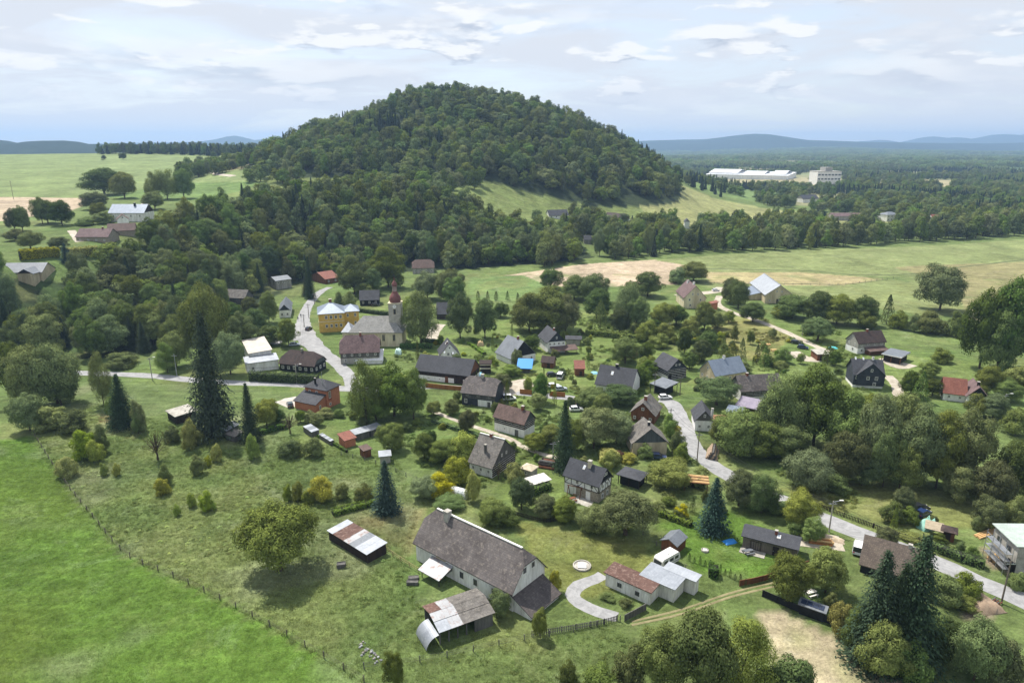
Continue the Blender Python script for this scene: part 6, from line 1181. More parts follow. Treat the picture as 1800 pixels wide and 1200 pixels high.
# pergola, wood stacks, timber, crates
x, y, _ = P(1222, 858); r = add('pergola', None, loc=(x, y, tz(x, y))); r.rotation_euler = (0, 0, R(-12)); tag(r, 'timber pergola with pale slatted roof under the garden tree', 'pergola')
for a, b in ((-2.6, -1.8), (2.6, -1.8), (-2.6, 1.8), (2.6, 1.8)):
    m = MB(); m.abox(a - .08, b - .08, -.3, a + .08, b + .08, 2.4); m.build('post', BRWOOD, r)
for i in range(9):
    m = MB(); m.abox(-3, -2.1 + i * .5, 2.42, 3, -1.82 + i * .5, 2.52); m.build('slat', LIGHTW if i % 3 else BRWOOD, r)
m = MB(); m.abox(-2.2, .4, 0, 2.2, 1.6, 1.5); m.build('back_boarding', DKWOOD, r)
def stack(name, label, px, py, deg, rows, per, L, rad, mats, cat='wood stack', loose=0):
    x, y, _ = P(px, py); r = add(name, None, loc=(x, y, tz(x, y))); r.rotation_euler = (0, 0, R(deg)); tag(r, label, cat); rn = random.Random(3)
    for i in range(rows):
        for j in range(per - i):
            yy = (j - (per - i - 1) / 2) * rad * 2.1; m = MB(); zc = rad + i * rad * 1.8; d = rn.uniform(-loose, loose); m.tube((-L / 2 + d, yy, zc), (L / 2 + d, yy, zc), rad, n=6); m.build('log', mats[(i + j) % len(mats)], r)
stack('firewood_stack', 'stack of cut logs on the grass beside the lane', 1252, 800, 70, 4, 5, 6, .3, [paint('pale_log', 'a8947e', '87745f', 2), GRWOOD], loose=.3); stack('timber_pile', 'pile of fresh yellow beams at the building site', 1760, 978, 25, 2, 4, 7, .22, [LIGHTW], 'timber', .6); stack('timber_pile', 'fresh yellow boards lying behind the garden hut', 1735, 938, 25, 1, 4, 7, .2, [LIGHTW], 'timber', .5); stack('timber_pile', 'pale timbers on the grass above the farm lane garden', 1345, 606, 10, 1, 5, 4.5, .2, [LIGHTW], 'timber', .4); stack('log_pile', 'heap of dark logs and scrap beside the half-timbered house', 968, 820, -20, 3, 5, 5, .35, [BRWOOD, DKBROWN, GRWOOD], loose=.6); stack('stored_boards', 'boards and blue barrels beside the bungalow', 1443, 954, -15, 2, 4, 4.5, .25, [ORWOOD, LIGHTW], 'timber', .4); stack('brushwood', 'heap of dead brushwood beside the lane pole', 1740, 1066, 30, 3, 7, 4, .12, [GRWOOD, BRWOOD], 'brushwood', 1.2)
def crate(px, py, deg, label, s=(1.6, 1.1, .9), mat=None):
    x, y, _ = P(px, py); r = add('wooden_crate', None, loc=(x, y, tz(x, y))); r.rotation_euler = (0, 0, R(deg)); tag(r, label, 'crate'); a, b, c = s
    for i in range(4):
        for q in (-1, 1):
            m = MB(); m.abox(-a / 2, q * b / 2 - .03, c * i / 4 + .02, a / 2, q * b / 2 + .03, c * (i + 1) / 4 - .02); m.build('plank', mat or GRWOOD, r); m = MB(); m.abox(q * a / 2 - .03, -b / 2 + .04, c * i / 4 + .02, q * a / 2 + .03, b / 2 - .04, c * (i + 1) / 4 - .02); m.build('plank', mat or GRWOOD, r)
    m = MB(); m.abox(-a / 2 + .04, -b / 2 + .04, .02, a / 2 - .04, b / 2 - .04, c * .8); m.build('load', GRWOOD, r)
crate(600, 996, 10, 'pale crate standing alone in the meadow'); crate(727, 1017, 5, 'grey crate by the rail fence end, the upper of two', (1.9, .9, .5)); crate(725, 1026, 0, 'grey crate by the rail fence end, the lower of two', (2.1, .9, .7))
# trampolines of garden furniture: table with benches on the half-timbered lawn
def table(px, py, deg, label, mat):
    x, y, _ = P(px, py); r = add('garden_table', None, loc=(x, y, tz(x, y))); r.rotation_euler = (0, 0, R(deg)); tag(r, label, 'table'); m = MB(); m.abox(-1, -.4, .7, 1, .4, .78); m.build('table_top', mat, r)
    for a, b in ((-.85, -.3), (.85, -.3), (-.85, .3), (.85, .3)): m = MB(); m.abox(a - .05, b - .05, 0, a + .05, b + .05, .7); m.build('leg', mat, r)
    for q in (-1, 1): m = MB(); m.abox(-1, q * .8 - .15, .4, 1, q * .8 + .15, .47); m.abox(-.8, q * .8 - .12, 0, -.7, q * .8 + .12, .4); m.abox(.7, q * .8 - .12, 0, .8, q * .8 + .12, .4); m.build('bench', mat, r)
table(1005, 880, 30, 'wooden garden table with benches in front of the half-timbered house', BRWOOD); table(1360, 617, 0, 'pale garden table on the upper lawn', LIGHTW); table(1315, 972, 20, 'grey garden table on the bungalow terrace', GREYMET); table(1425, 1045, 20, 'grey table under the garden trees by the glass-panelled shed', FRAME)
# swing frame
x, y, _ = P(1010, 872); r = add('swing_frame', None, loc=(x, y, tz(x, y))); r.rotation_euler = (0, 0, R(-25)); tag(r, 'wooden swing frame on the lawn of the half-timbered house', 'swing')
for a in (-1.6, 1.6):
    for q in (-1, 1): m = MB(); m.tube((a, q * 1.1, -.2), (a, 0, 2.6), .09, n=6); m.build('leg', BRWOOD, r)
m = MB(); m.tube((-1.9, 0, 2.6), (1.9, 0, 2.6), .1, n=6); m.build('crossbeam', BRWOOD, r); m = MB(); m.abox(-.4, -.15, .5, .4, .15, .56); m.build('seat', ORWOOD, r)
for a in (-.38, .38): m = MB(); m.tube((a, 0, .55), (a, 0, 2.6), .02, n=4); m.build('rope', GRWOOD, r)
# two people on the street by the yellow building
def person(px, py, deg, shirt, label):
    x, y, _ = P(px, py); r = add('person', None, loc=(x, y, tz(x, y) + .11)); r.rotation_euler = (0, 0, R(deg)); tag(r, label, 'person', 'people on the street')
    vs = [(0, 0, .95), (0, 0, 1.2), (0, 0, 1.45), (0, 0, 1.56), (0, .02, 1.7), (.11, 0, .92), (.13, .06, .5), (.13, 0, .06), (.13, .14, .04), (-.11, 0, .92), (-.13, -.1, .5), (-.13, -.2, .08), (-.13, -.06, .04), (.2, 0, 1.42), (.26, -.06, 1.14), (.26, .08, .9), (-.2, 0, 1.42), (-.26, .08, 1.14), (-.26, .2, .92)]
    es = [(0, 1), (1, 2), (2, 3), (3, 4), (0, 5), (5, 6), (6, 7), (7, 8), (0, 9), (9, 10), (10, 11), (11, 12), (2, 13), (13, 14), (14, 15), (2, 16), (16, 17), (17, 18)]
    rd = [.15, .14, .15, .06, .105, .1, .07, .045, .045, .1, .07, .045, .045, .07, .05, .04, .07, .05, .04]
    m = bpy.data.meshes.new('body'); m.from_pydata(vs, es, []); o = add('body', m, r, mat=shirt); sm = o.modifiers.new('skin', 'SKIN')
    for v, q in zip(m.skin_vertices[0].data, rd): v.radius = (q, q)
    m.skin_vertices[0].data[0].use_root = True; o.modifiers.new('smooth', 'SUBSURF').levels = 1
    mb = MB(); mb.lathe([(.02, 1.83), (.09, 1.8), (.115, 1.72), (.11, 1.66)], 8); mb.build('hair', DKWOOD, r)
person(524, 563, 20, BLACKW, 'person in dark clothes walking on the street by the yellow building, the lower of two'); person(529, 558, 200, SLATEW, 'person in dark clothes walking on the street by the yellow building, the upper of two')
ORD = ['first', 'second', 'third', 'fourth', 'fifth', 'sixth', 'seventh', 'eighth', 'ninth', 'tenth', 'eleventh', 'twelfth', 'thirteenth', 'fourteenth', 'fifteenth', 'sixteenth', 'seventeenth', 'eighteenth', 'nineteenth', 'twentieth', 'twenty-first', 'twenty-second', 'twenty-third', 'twenty-fourth', 'twenty-fifth', 'twenty-sixth', 'twenty-seventh', 'twenty-eighth']
# ------------------------------------------------------------------ trees and shrubs one by one: kind, x, top, base, width in the photo
TREES = '''
k 485 880 1002 138|f 692 1142 1206 38|f 950 1070 1121 27|f 880 1036 1082 38
t 1165 1092 1215 95|o 1235 1070 1222 125|b 1312 1082 1220 105|u 1395 1155 1228 95|u 1110 1135 1215 60|u 1055 1168 1220 60
s 1615 935 1166 142|s 1550 962 1164 120|s 1584 985 1168 100|n 1660 1085 1175 75|w 1725 1085 1195 85|u 1768 1125 1205 75|o 1560 1090 1190 85|u 1600 1120 1195 80|n 1510 1060 1160 50
o 1402 978 1075 82|o 1457 962 1058 78|y 1478 1055 1112 48|u 1665 1010 1070 70|u 1705 1005 1058 55|u 1690 1040 1075 60
k 1102 858 962 108|w 1045 888 945 62|o 958 868 918 48|o 992 872 925 52|n 917 838 905 50|u 890 890 935 55|o 865 875 930 60
B 677 806 900 62|B 1258 836 935 68|o 1302 825 900 66|w 1342 832 912 60|o 1178 808 868 88|f 1412 862 930 60|w 1425 788 872 86|u 1475 835 872 48
t 1440 640 800 120|b 1378 652 780 75|t 1500 682 815 90|o 1488 758 860 80|w 1548 690 850 75|w 1562 748 865 62|t 1628 708 868 105|t 1702 712 865 100|o 1688 815 892 62|o 1748 808 905 80|o 1795 768 890 75|f 1745 872 930 52|f 1788 872 930 52|o 1595 688 790 80|t 1660 720 870 80|o 1590 770 870 70|n 1520 790 862 60
o 1300 716 812 100|o 1345 738 815 90|o 1272 732 792 55|k 1262 660 722 78|n 1325 760 812 70|o 1385 745 815 75|b 1355 690 780 50
o 1660 462 552 84|n 1738 505 655 80|n 1792 482 660 110|t 1765 540 662 70|u 1790 715 770 55|o 1740 640 700 50|u 1790 640 690 50
o 1220 458 498 58|u 1190 468 500 35|n 1140 475 525 58|u 1108 492 525 30|o 1300 490 545 42|n 1285 486 535 38|o 1325 530 570 48|u 1378 532 562 45
n 1395 515 565 70|n 1440 510 572 60|o 1475 515 575 66|n 1522 518 575 50|u 1525 545 580 42|c 1563 518 570 24|u 1582 545 580 34|u 1640 545 590 55|u 1685 545 595 40|u 1610 550 585 30|k 1440 555 605 56|u 1655 610 640 36|f 1635 632 662 34|n 1605 650 700 40|c 1622 652 705 30|n 1642 665 700 36|f 1595 660 690 18|o 1480 690 740 70
t 965 500 592 105|t 930 510 590 75|t 995 515 592 60|o 968 470 510 45|w 1045 478 535 60|o 1010 482 530 55|n 1050 505 565 55|c 1056 528 580 26|b 1105 495 570 52|n 1090 540 590 40|o 1120 520 580 45|n 880 530 560 30
t 808 512 600 52|n 852 522 600 48|b 738 508 605 62|w 790 470 535 60|w 750 475 530 52|o 795 485 540 46|o 745 545 600 20|f 725 530 570 30|u 715 520 560 40
t 680 430 510 70|t 620 445 522 62|s 542 448 525 24|s 538 478 520 24|n 655 470 520 40|o 590 460 490 36|u 640 495 525 40|f 614 510 545 26|u 595 512 545 20
o 505 558 612 40|n 450 540 600 55|t 425 545 620 55|w 355 495 640 85|w 400 580 665 60|w 305 580 650 55|u 470 570 610 50|o 470 510 570 36|o 440 520 570 40|n 405 530 585 50|u 210 617 650 60|b 290 600 655 36
s 368 545 765 105|s 435 670 775 48|s 208 655 748 66|b 173 617 712 36|w 90 600 720 95|w 45 605 722 80|o 45 690 765 66|u 85 710 762 70|u 125 720 765 60|n 20 600 715 60|n 100 640 720 60
m 145 752 805 45|m 175 745 795 28|m 115 800 838 34|m 165 770 810 30|d 272 752 808 48|m 330 735 790 30|m 290 815 852 22|m 283 838 868 28|m 346 798 832 26|m 361 862 897 24|m 335 865 890 16|m 181 812 835 14|m 203 812 836 14|m 380 778 810 18|m 442 760 805 22|m 310 885 905 12|m 365 800 818 14|u 345 755 785 28|u 302 748 780 30|u 240 725 765 24|u 200 690 735 30|u 240 700 762 28|m 375 878 895 10
u 510 770 808 42|u 549 768 808 40|o 688 742 800 52|y 566 835 880 48|m 522 845 880 22|m 505 850 880 18|u 640 850 885 36|u 600 848 882 30|m 540 860 885 24
t 690 635 745 95|b 640 630 745 60|t 725 645 745 60|o 660 690 748 60|u 545 720 745 22|u 573 716 738 34|u 597 718 736 24|u 620 722 738 18|u 640 730 748 30|d 508 725 762 36|n 488 718 745 30|f 466 700 748 46|f 527 720 742 18|f 555 725 748 26
u 715 740 760 22|y 800 800 850 55|y 775 830 870 50|w 745 835 885 55|w 790 870 902 60|o 820 720 765 36|y 815 755 810 60|o 780 770 820 60|o 745 760 815 46|y 832 825 880 30|d 870 810 840 24|y 905 812 850 40|n 758 755 790 24|f 795 700 728 30|f 762 705 730 26
n 950 655 712 34|f 945 690 720 30|o 885 655 690 34|f 928 662 690 18|f 845 665 700 18|u 870 705 728 22|o 900 640 665 40|n 935 588 618 30|w 908 612 646 22|s 993 700 825 56|o 1045 715 800 75|o 1085 720 790 70|o 1010 735 800 50|o 1040 680 725 60|n 1090 675 720 70|u 1020 690 715 24|o 1060 690 740 40
u 1075 790 828 40|y 1070 788 812 42|r 1088 790 808 22|y 1105 795 812 30|u 1130 770 800 28|u 1190 755 800 30|u 1180 725 770 30|u 1200 775 815 28|y 1185 740 765 26|u 1168 818 840 26|u 1150 820 840 30|o 970 745 790 50|o 940 760 800 40
o 1100 590 645 60|u 1125 640 680 40|o 1135 600 640 30|f 1140 630 660 30|n 1205 575 625 32|n 1247 580 620 36|n 1235 595 640 40|c 1305 594 640 20|c 1288 600 642 18|c 1272 590 632 18|c 1332 605 640 16|c 1345 608 645 22|u 1352 622 645 28|u 1380 610 640 30|u 1372 632 652 26|u 1310 635 658 26|f 1213 618 648 28|f 1130 625 655 24|u 1160 585 615 40|u 1170 565 600 40|n 1150 560 590 34|o 1240 528 585 44|o 1262 545 580 36|o 1190 535 575 46|o 1165 530 580 50|u 1140 560 605 40|u 1215 555 590 34|f 1282 545 568 20|f 1320 580 605 14|f 1292 570 600 14
c 1457 607 640 22|n 1470 615 645 26|o 1455 650 705 60|o 1425 655 720 60|u 1425 560 590 40|o 1420 690 740 70|w 1500 700 745 60|u 1550 700 740 50|o 1530 690 745 50|u 1670 725 760 50|n 1750 690 740 55|o 1775 665 710 50|f 1777 680 705 34|u 1720 690 735 40
u 1265 880 905 30|c 1218 872 900 14|u 1175 870 893 28|y 1200 885 910 24|u 1195 890 915 24|u 1160 880 905 30|u 1240 860 885 16|n 1230 840 862 22|u 1380 880 910 40|u 1360 870 905 36|f 1430 905 950 40|u 1405 905 945 40|u 1430 920 945 30|c 1575 885 930 13|o 1590 855 910 40|u 1570 880 925 46|u 1600 890 925 34|w 1592 860 890 40|u 1640 905 925 24|u 1655 935 955 24|u 1600 935 955 50|u 1712 960 985 26|u 1790 1005 1040 34|u 1612 965 990 30|u 1690 950 968 18|u 1720 905 935 24|u 1462 1040 1075 30
o 1560 925 975 40|u 1000 1160 1195 30|u 1340 1170 1205 30|m 1100 900 930 22|y 975 1000 1038 22|u 1100 1050 1070 26|u 1070 1042 1060 30
o 180 292 345 80|o 215 300 350 50|b 290 295 350 40|o 320 295 350 40|b 268 300 352 30|n 35 360 408 34|n 22 365 408 28|n 80 350 395 45|n 105 350 398 44|o 70 345 395 30|o 165 335 370 50|o 170 355 385 30|B 113 425 460 26|o 50 405 440 45|o 100 415 440 36|u 25 400 425 40|u 180 370 395 36|o 270 335 370 40|u 150 380 398 34
o 180 280 282 6|n 215 268 281 14|n 182 272 281 9|n 398 285 300 10|n 375 265 283 12
'''
for line in TREES.strip().split('\n'):
    for e_ in line.split('|'):
        k_, a_, b_, c_, d_ = e_.split(); T(k_, float(a_), float(b_), float(c_), float(d_))
def on_road(x, y, pad):
    bad = np.zeros(len(x), bool)
    for c_, w_ in ROADS:
        i = (x > c_[:, 0].min() - 9) & (x < c_[:, 0].max() + 9) & (y > c_[:, 1].min() - 9) & (y < c_[:, 1].max() + 9); j = np.where(i)[0]
        if len(j): bad[j] |= ((np.hypot(x[j][:, None] - c_[None, :, 0], y[j][:, None] - c_[None, :, 1]) - w_[None]) < pad).any(1)
    return bad
# further garden shrubs and small trees between the houses
rn_ = np.random.RandomState(77); gp = wpoly([(720, 600), (900, 575), (1160, 570), (1420, 600), (1480, 660), (1300, 660), (1240, 690), (1100, 735), (1090, 850), (950, 860), (780, 790), (680, 720)]); got = 0; taken = [(q[2], q[3], q[5] / 2) for q in PLANTS]
q_ = np.array(gp)
for _ in range(7000):
    if got >= 150: break
    x, y = rn_.uniform(q_[:, 0].min(), q_[:, 0].max()), rn_.uniform(q_[:, 1].min(), q_[:, 1].max()); w_ = rn_.uniform(1.2, 3.6)
    if not in_poly(np.array([x]), np.array([y]), gp)[0] or on_road(np.array([x]), np.array([y]), 1 + w_ / 2)[0]: continue
    if any(abs((x - cn[0]) * u_[0] + (y - cn[1]) * u_[1]) < a_ + w_ / 2 and abs((x - cn[0]) * v_[0] + (y - cn[1]) * v_[1]) < b_ + w_ / 2 for cn, u_, v_, a_, b_ in RECTS): continue
    if any(math.hypot(x - a, y - b) < c_ * .7 + w_ / 2 for a, b, c_ in taken): continue
    kd = 'uuuuyfcuf'[rn_.randint(9)]; hh_ = w_ * (rn_.uniform(.7, 1.0) if kd in 'uy' else 2.4 if kd == 'c' else 1.3); plant_at(kd, x, y, hh_, w_ * (.5 if kd == 'c' else 1)); taken.append((x, y, w_ / 2)); got += 1
# row of little upright shrubs along the bungalow fence
g_ = [(1208, 985), (1240, 995), (1270, 1008), (1310, 1028)]
c = smooth_line([P(*q)[:2] for q in g_], .5); s = np.concatenate([[0], np.cumsum(np.linalg.norm(np.diff(c, axis=0), axis=1))])
for t in np.arange(.4, s[-1], 1.05): plant_at('c', float(np.interp(t, s, c[:, 0])), float(np.interp(t, s, c[:, 1])), 1.7 + .3 * math.sin(t * 3), .62, 'narrow young shrub in the row below the bungalow lawn, ' + ORD[int(round((t - .4) / 1.05))] + ' from the caravan end', 'row of young upright shrubs', (.6, .75, .7))
hedge([(1245, 1010), (1262, 1012)], 2.2, 2.2, 'square dark hedge block behind the pale garage roof', (.7, .9, .7))
# orchard saplings in the green strip beyond the lawn
for j_, (px, py) in enumerate(((840, 527), (857, 527), (872, 528), (892, 527), (910, 530))): T('c', px, py - 16, py, 8, 'young upright tree at the green strip edge, ' + ORD[j_] + ' from the church side', group='row of young trees by the green strip')
# woods on the slope and along the river: the 150 that show largest are trees of their own
keep = np.ones(len(allp), bool)
for (fx_, fy_, fr_) in FOOTP: keep &= ~((np.hypot(allp[:, 0] - fx_, allp[:, 1] - fy_) < fr_ + 4) | ((np.abs(allp[:, 0] - fx_ * (allp[:, 1] / max(fy_, 1))) < fr_) & (allp[:, 1] < fy_) & (allp[:, 1] > fy_ - 26)))
def hides(x, y, hgt):
    '''trees that would stand in the sight line of a building'''
    z = terrain(x, y); tx, ty = proj(x, y, z + hgt * .92); bad = np.zeros(len(x), bool)
    for (fx_, fy_, fr_) in FOOTP:
        if fy_ < 330: continue
        zf = tz(fx_, fy_); a0, b0 = proj(fx_, fy_, zf + 2.5); hw_ = 1200 * (fr_ - 1) / depth(fx_, fy_, zf)
        bad |= (y < fy_) & (np.abs(tx - a0) < hw_ + 2500 / depth(x, y, z)) & (ty < b0)
    return bad
keep &= ~hides(allp[:, 0], allp[:, 1], 17.0)
for r_, k_, x_, y_, h_, w_, *_ in PLANTS: keep &= ~(np.hypot(allp[:, 0] - x_, allp[:, 1] - y_) < 4.5)
allp = allp[keep]
rnd = np.random.RandomState(21); n = len(allp); hh = rnd.uniform(12, 19.5, n) * np.where(allp[:, 2] == 1, 1.12, 1.0); ww = rnd.uniform(9, 14.5, n)
ap = 1 / np.hypot(allp[:, 0], allp[:, 1])
px_ = 900 + 1200 * allp[:, 0] / (allp[:, 1] * cT + 60 * sT)
vis = (px_ > -60) & (px_ < 1860)
edge = np.where(vis, ap * hh, 0); order = np.argsort(-edge)
big = order[:165]; rest = order[165:]
for i in big:
    kd = 'ottonb'[rnd.randint(6)] if allp[i, 2] == 0 else 'ottobw'[rnd.randint(6)]
    if rnd.rand() < .07: kd = 's'
    slope = allp[i, 2] == 0
    plant_at(kd, allp[i, 0], allp[i, 1], hh[i], ww[i] * (.6 if kd == 's' else 1), 'WOOD', 'trees of the wooded slope' if slope else 'trees of the river belt', (1, 1.02, .96))
rp = allp[rest]
for nm, m_, lb in (('slope_woods', rp[:, 2] == 0, 'rest of the dense wood on the slope behind the village'), ('river_woods', rp[:, 2] == 1, 'rest of the tree belt beyond the far fields')):
    con = rnd.rand(m_.sum()) < .1
    scatter(nm, FAR, rp[m_, :2], hh[rest][m_], ww[rest][m_] * np.where(con, .6, 1), lb, seed=4, tint=(1, 1.02, .96), pick=np.where(con, rnd.randint(5, 7, m_.sum()), rnd.randint(0, 5, m_.sum())))
# woods of the middle distance: noise-shaped groves left of and behind the hill, and on the plain
mx, my = jitter_grid(-480, 1500, 560, 2300, 13, 8)
nz = vnoise(mx, my, 150, 6) * .6 + vnoise(mx, my, 60, 16) * .4; hmz = hill_mask(mx, my)
lowwood = in_poly(mx, my, [(-330, 690), (-210, 640), (-80, 690), (-60, 740), (-200, 860), (-330, 900), (-400, 860)]) & (nz > .36)
plain = (mx > 120 + (my - 700) * .05) & (my > 690) & (nz > np.interp(my, (690, 900, 1400, 2300), (.54, .52, .5, .49))) & (hmz < 4)
mead = in_poly(mx, my, [(90, 690), (170, 630), (360, 690), (440, 760), (330, 860), (190, 900), (130, 800)])
foot_tr = in_poly(mx, my, [(-150, 570), (70, 560), (200, 600), (330, 680), (300, 720), (170, 640), (40, 640), (-120, 660)]) & (nz > .45)
fac = np.hypot((mx - fr.loc[0]) / 1.6, my - fr.loc[1]) < 150; infr = (np.abs(mx - fr.loc[0] * my / fr.loc[1]) < 130) & (my > fr.loc[1] - 480) & (my < fr.loc[1] + 130)
k = (lowwood | (plain & ~mead) | foot_tr) & ~fac & ~infr
for (fx_, fy_, fr_) in FOOTP: k &= ~((np.hypot(mx - fx_, my - fy_) < fr_ + 5) | ((np.abs(mx - fx_ * my / max(fy_, 1)) < fr_) & (my < fy_) & (my > fy_ - 40)))
k &= ~hides(mx, my, 13.0); mx, my = mx[k], my[k]; n = len(mx); con = vnoise(mx, my, 90, 12) > .62
scatter('plain_woods', FAR, np.stack([mx, my], 1), rnd.uniform(10, 18, n), rnd.uniform(9, 15, n) * np.where(con, .65, 1), 'scattered woods and groves on the plain and below the hill', seed=6, tint=(.95, 1, .95), pick=np.where(con, rnd.randint(5, 7, n), rnd.randint(0, 5, n)))
# shelter belts on the plateau skyline
qx, qy = jitter_grid(-760, -300, 1120, 1250, 11, 9); k = in_poly(qx, qy, [(-690, 1170), (-480, 1130), (-310, 1130), (-310, 1210), (-690, 1215)]); qx, qy = qx[k], qy[k]; n = len(qx)
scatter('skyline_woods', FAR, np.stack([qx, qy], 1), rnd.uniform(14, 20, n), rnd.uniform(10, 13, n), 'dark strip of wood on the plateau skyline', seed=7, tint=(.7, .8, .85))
# far plain: whole groves per point
vx, vy = jitter_grid(-3500, 5200, 2150, 7600, 62, 10); nz = vnoise(vx / 2.6, vy, 420, 6) * .62 + vnoise(vx, vy, 200, 26) * .38
k = (np.abs(vx) < vy * .95) & (nz > np.interp(vy, (2150, 3500, 7000), (.52, .51, .48))) & ((vx > 150) | (vy > 2600)); k &= ~((np.abs(vx - fr.loc[0] * vy / fr.loc[1]) < 180) & (vy < 2300))
vx, vy = vx[k], vy[k]; n = len(vx)
scatter('far_forest', CLUMPS, np.stack([vx, vy], 1), rnd.uniform(17, 24, n), rnd.uniform(72, 95, n), 'dark forests covering the far plain up to the blue ridge', seed=8, tint=(.9, 1, 1))
# ------------------------------------------------------------------ meadow grass, weeds (uncounted)
def tuft(seed, nb, h, spread, lean=.35, wid=.035):
    rn = np.random.RandomState(seed); V = []
    for _ in range(nb):
        a = rn.uniform(0, 6.28); b = rn.uniform(0, spread, 2) * [math.cos(a * 3), math.sin(a * 3)]; d = np.array([math.cos(a), math.sin(a)]) * lean * rn.uniform(.2, 1); hh_ = h * rn.uniform(.55, 1.1); s_ = np.array([-d[1], d[0]]) / (np.linalg.norm(d) + 1e-6) * wid
        V += [(*(b - s_), 0), (*(b + s_), 0), (*(b + d * .6 + s_ * .7), hh_ * .65), (*(b + d), hh_)]
    m = mesh_np('grass_tuft', np.array(V), qidx(nb)); return m
def grassmat():
    k = NT('grass_blades'); at = k.n('ShaderNodeAttribute'); at.attribute_type = 'INSTANCER'; at.attribute_name = 'land'; oi = k.n('ShaderNodeObjectInfo')
    h_ = k.n('ShaderNodeHueSaturation'); k.l(at.outputs['Color'], h_.inputs['Color']); k.l(k.rng(oi.outputs['Random'], 0, 1, .75, 1.5), h_.inputs['Value']); k.l(k.rng(k.math('FRACT', k.math('MULTIPLY', oi.outputs['Random'], 13.7)), 0, 1, .475, .51), h_.inputs['Hue'])
    d = k.n('ShaderNodeBsdfDiffuse'); t = k.n('ShaderNodeBsdfTranslucent'); ms = k.n('ShaderNodeMixShader'); ms.inputs[0].default_value = .3; k.l(h_.outputs[0], d.inputs[0]); k.l(h_.outputs[0], t.inputs[0]); k.l(d.outputs[0], ms.inputs[1]); k.l(t.outputs[0], ms.inputs[2]); k.l(ms.outputs[0], k.out.inputs[0]); return k.m
GM = grassmat(); TUFT = [tuft(i, 16, 1.0, .5) for i in range(4)]
for m_ in TUFT: m_.materials.append(GM)
WEED = []
for i in range(3):
    _, (v_, q_) = broadleaf(300 + i, zc=.4, rz=.5, ncl=9, nleaf=14, size=.1, clr=(.2, .3), low=-.1); mm = mesh_np('weed', v_, q_); mm.materials.append(GM); WEED.append(mm)
def land_at(x, y):
    j = np.clip(np.searchsorted(gx, x), 0, len(gx) - 1); i = np.clip(np.searchsorted(gy, y), 0, len(gy) - 1); return land[i, j]
roadsx = []
def tufts(name, poly, n, h0, h1, w0, w1, label, meshes=TUFT, thr=0.0, ns=9, boost=1.0, seed=1):
    rn = np.random.RandomState(seed); q = np.array(poly); x = rn.uniform(q[:, 0].min(), q[:, 0].max(), n * 3); y = rn.uniform(q[:, 1].min(), q[:, 1].max(), n * 3)
    k = in_poly(x, y, poly) & (vnoise(x, y, ns, seed) * .6 + vnoise(x, y, ns * .3, seed + 3) * .4 > thr)
    for cn, u_, v_, a_, b_ in RECTS: k &= ~((np.abs((x - cn[0]) * u_[0] + (y - cn[1]) * u_[1]) < a_) & (np.abs((x - cn[0]) * v_[0] + (y - cn[1]) * v_[1]) < b_))
    x, y = x[k], y[k]; k = ~on_road(x, y, .5); x, y = x[k][:n], y[k][:n]; m = len(x); c = land_at(x, y) * boost
    o = scatter(name, meshes, np.stack([x, y], 1), rn.uniform(h0, h1, m), rn.uniform(w0, w1, m), label, seed=seed); o['category'] = 'grass'
    a = o.data.attributes.new('land', 'FLOAT_COLOR', 'POINT'); a.data.foreach_set('color', np.concatenate([c, np.ones((m, 1))], 1).astype(np.float32).ravel()); return o
meadow = wpoly([(100, 690), (300, 745), (520, 770), (700, 810), (735, 900), (715, 990), (735, 1060), (960, 1120), (1080, 1100), (1110, 1130), (1000, 1235), (660, 1235), (560, 1155), (380, 1052), (222, 978), (66, 772)])
tufts('meadow_grass', meadow, 34000, .15, .45, .7, 1.5, 'long uncut meadow grass around the lone tree', boost=1.25, seed=3)
tufts('meadow_weeds', meadow, 3000, .2, .6, .5, 1.3, 'weeds and tall herbs in the uncut meadow', WEED, .58, 14, 1.15, 5)
tufts('meadow_flowers', meadow, 1500, .3, .6, .5, 1.1, 'patches of pale yellow meadow flowers', WEED, .68, 10, 2.3, 9)
tufts('field_grass', wpoly([(-60, 780), (62, 772), (222, 980), (380, 1054), (560, 1154), (640, 1235), (-60, 1235)]), 26000, .12, .3, .7, 1.5, 'short bright green crop in the near field', boost=1.08, seed=4)
mg = [(62, 768), (105, 835), (160, 905), (222, 975), (300, 1012), (380, 1050), (470, 1098), (560, 1150), (640, 1200)]; tufts('margin_grass', wpoly([(a - 5, b + 3) for a, b in mg] + [(a + 9, b - 6) for a, b in mg[::-1]]), 2600, .4, .9, .8, 1.6, 'tall ragged grass along the wire fence', boost=1.2, seed=14)
lower = wpoly([(1120, 880), (1300, 900), (1420, 985), (1330, 1060), (1110, 1100), (950, 1110), (905, 920)]); tufts('garden_grass', lower, 9000, .1, .3, .6, 1.2, 'grass of the lower gardens around the garages', seed=6)
tufts('garden_scrub', wpoly([(700, 620), (1000, 560), (1450, 560), (1600, 700), (1500, 900), (1150, 900), (900, 900), (700, 800), (600, 740)]), 4200, .4, 1.3, .8, 2.3, 'uncounted low garden scrub and flower beds', WEED, .56, 12, .95, 12)
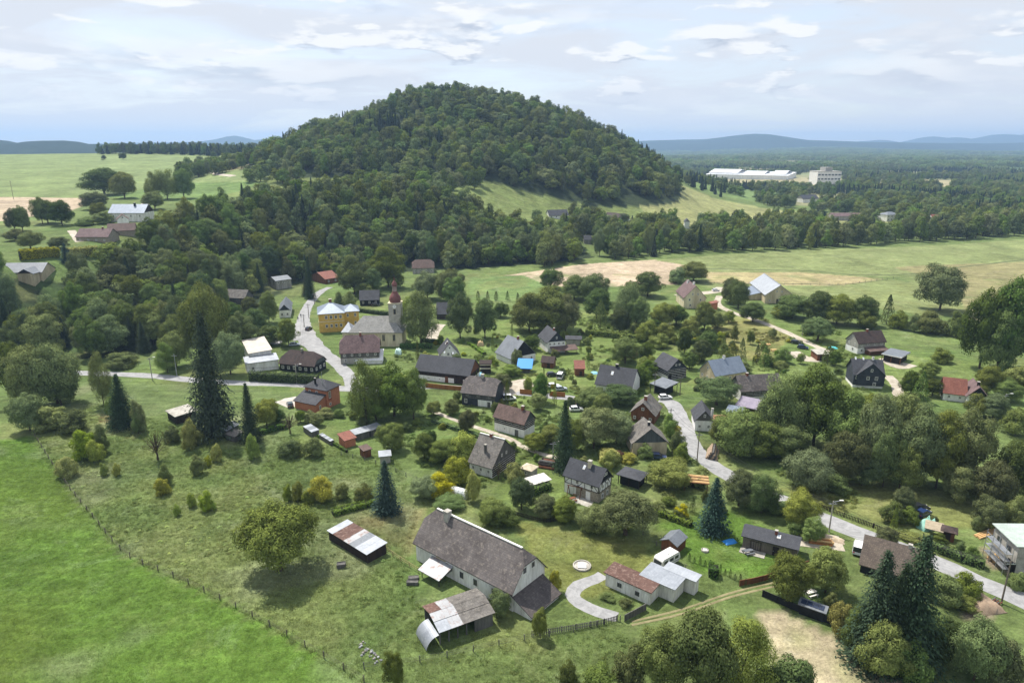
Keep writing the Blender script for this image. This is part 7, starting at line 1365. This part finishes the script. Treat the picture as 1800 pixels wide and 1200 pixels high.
# ------------------------------------------------------------------ labels of the plants
SHORTW = {'o': 'rounded tree', 't': 'tall tree', 'n': 'dark tree', 'b': 'light birch', 'w': 'pale willow', 's': 'dark spruce'}
HAND = {0: 'lone spreading yellowish-green tree casting a round shadow on the meadow'}
buck = {}
for i, (r_, kd, x, y, h_, w_, lab, grp) in enumerate(PLANTS):
    if i in HAND: r_['label'] = HAND[i]; continue
    if lab == 'WOOD':
        a1, b1 = proj(x, y, 8); best = min([q for q in LM if q[2] < y + 5] or LM, key=lambda q: abs(proj(q[1], q[2], 4)[0] - a1) + .5 * abs(proj(q[1], q[2], 4)[1] - b1))
        key = (SHORTW[kd], 'in the wood above' if grp == 'trees of the wooded slope' else 'in the tree belt beyond', best[0], False)
        buck.setdefault(key, []).append((math.hypot(x - best[1], y - best[2]), r_)); continue
    if lab: r_['label'] = lab; continue
    best = min(LM, key=lambda q: max(0, math.hypot(q[1] - x, q[2] - y) - q[3]))
    dy = y - best[2]; dx = x - best[1]
    rel = ('behind' if dy > 0 else 'in front of') if abs(dy) > abs(dx) * .8 else ('right of' if dx > 0 else 'left of')
    if math.hypot(dx, dy) - best[3] > 22: rel = 'well ' + rel
    buck.setdefault((WORDS[kd], rel, best[0], True), []).append((math.hypot(dx, dy), r_))
for (wd, rel, lm, vil), L_ in buck.items():
    L_.sort(key=lambda q: q[0])
    for j, (_, r_) in enumerate(L_):
        s_ = wd + ' ' + rel + ' ' + lm
        if len(L_) > 1: s_ += ', ' + ORD[min(j, 27)] + ' from it'
        r_['label'] = s_
        if vil: r_['group'] = 'village trees and shrubs'
# ------------------------------------------------------------------ the air
m = MB(); m.abox(-17000, -700, -60, 17000, 13600, 260); hz = m.build("haze", None)
import bmesh
bm = bmesh.new(); bm.from_mesh(hz.data); bmesh.ops.remove_doubles(bm, verts=bm.verts, dist=.01); bmesh.ops.recalc_face_normals(bm, faces=bm.faces); bm.to_mesh(hz.data); bm.free()
hz = hz; tag(hz, 'thin summer haze filling the valley air', 'haze', kind='stuff')
k = NT('summer_haze'); k.t.nodes.remove(k.b); pv = k.n('ShaderNodeVolumePrincipled'); pv.inputs['Color'].default_value = (.45, .68, 1.0, 1); pv.inputs['Density'].default_value = HAZE; pv.inputs['Anisotropy'].default_value = .2
k.l(pv.outputs[0], k.out.inputs['Volume']); hz.data.materials.clear(); hz.data.materials.append(k.m)
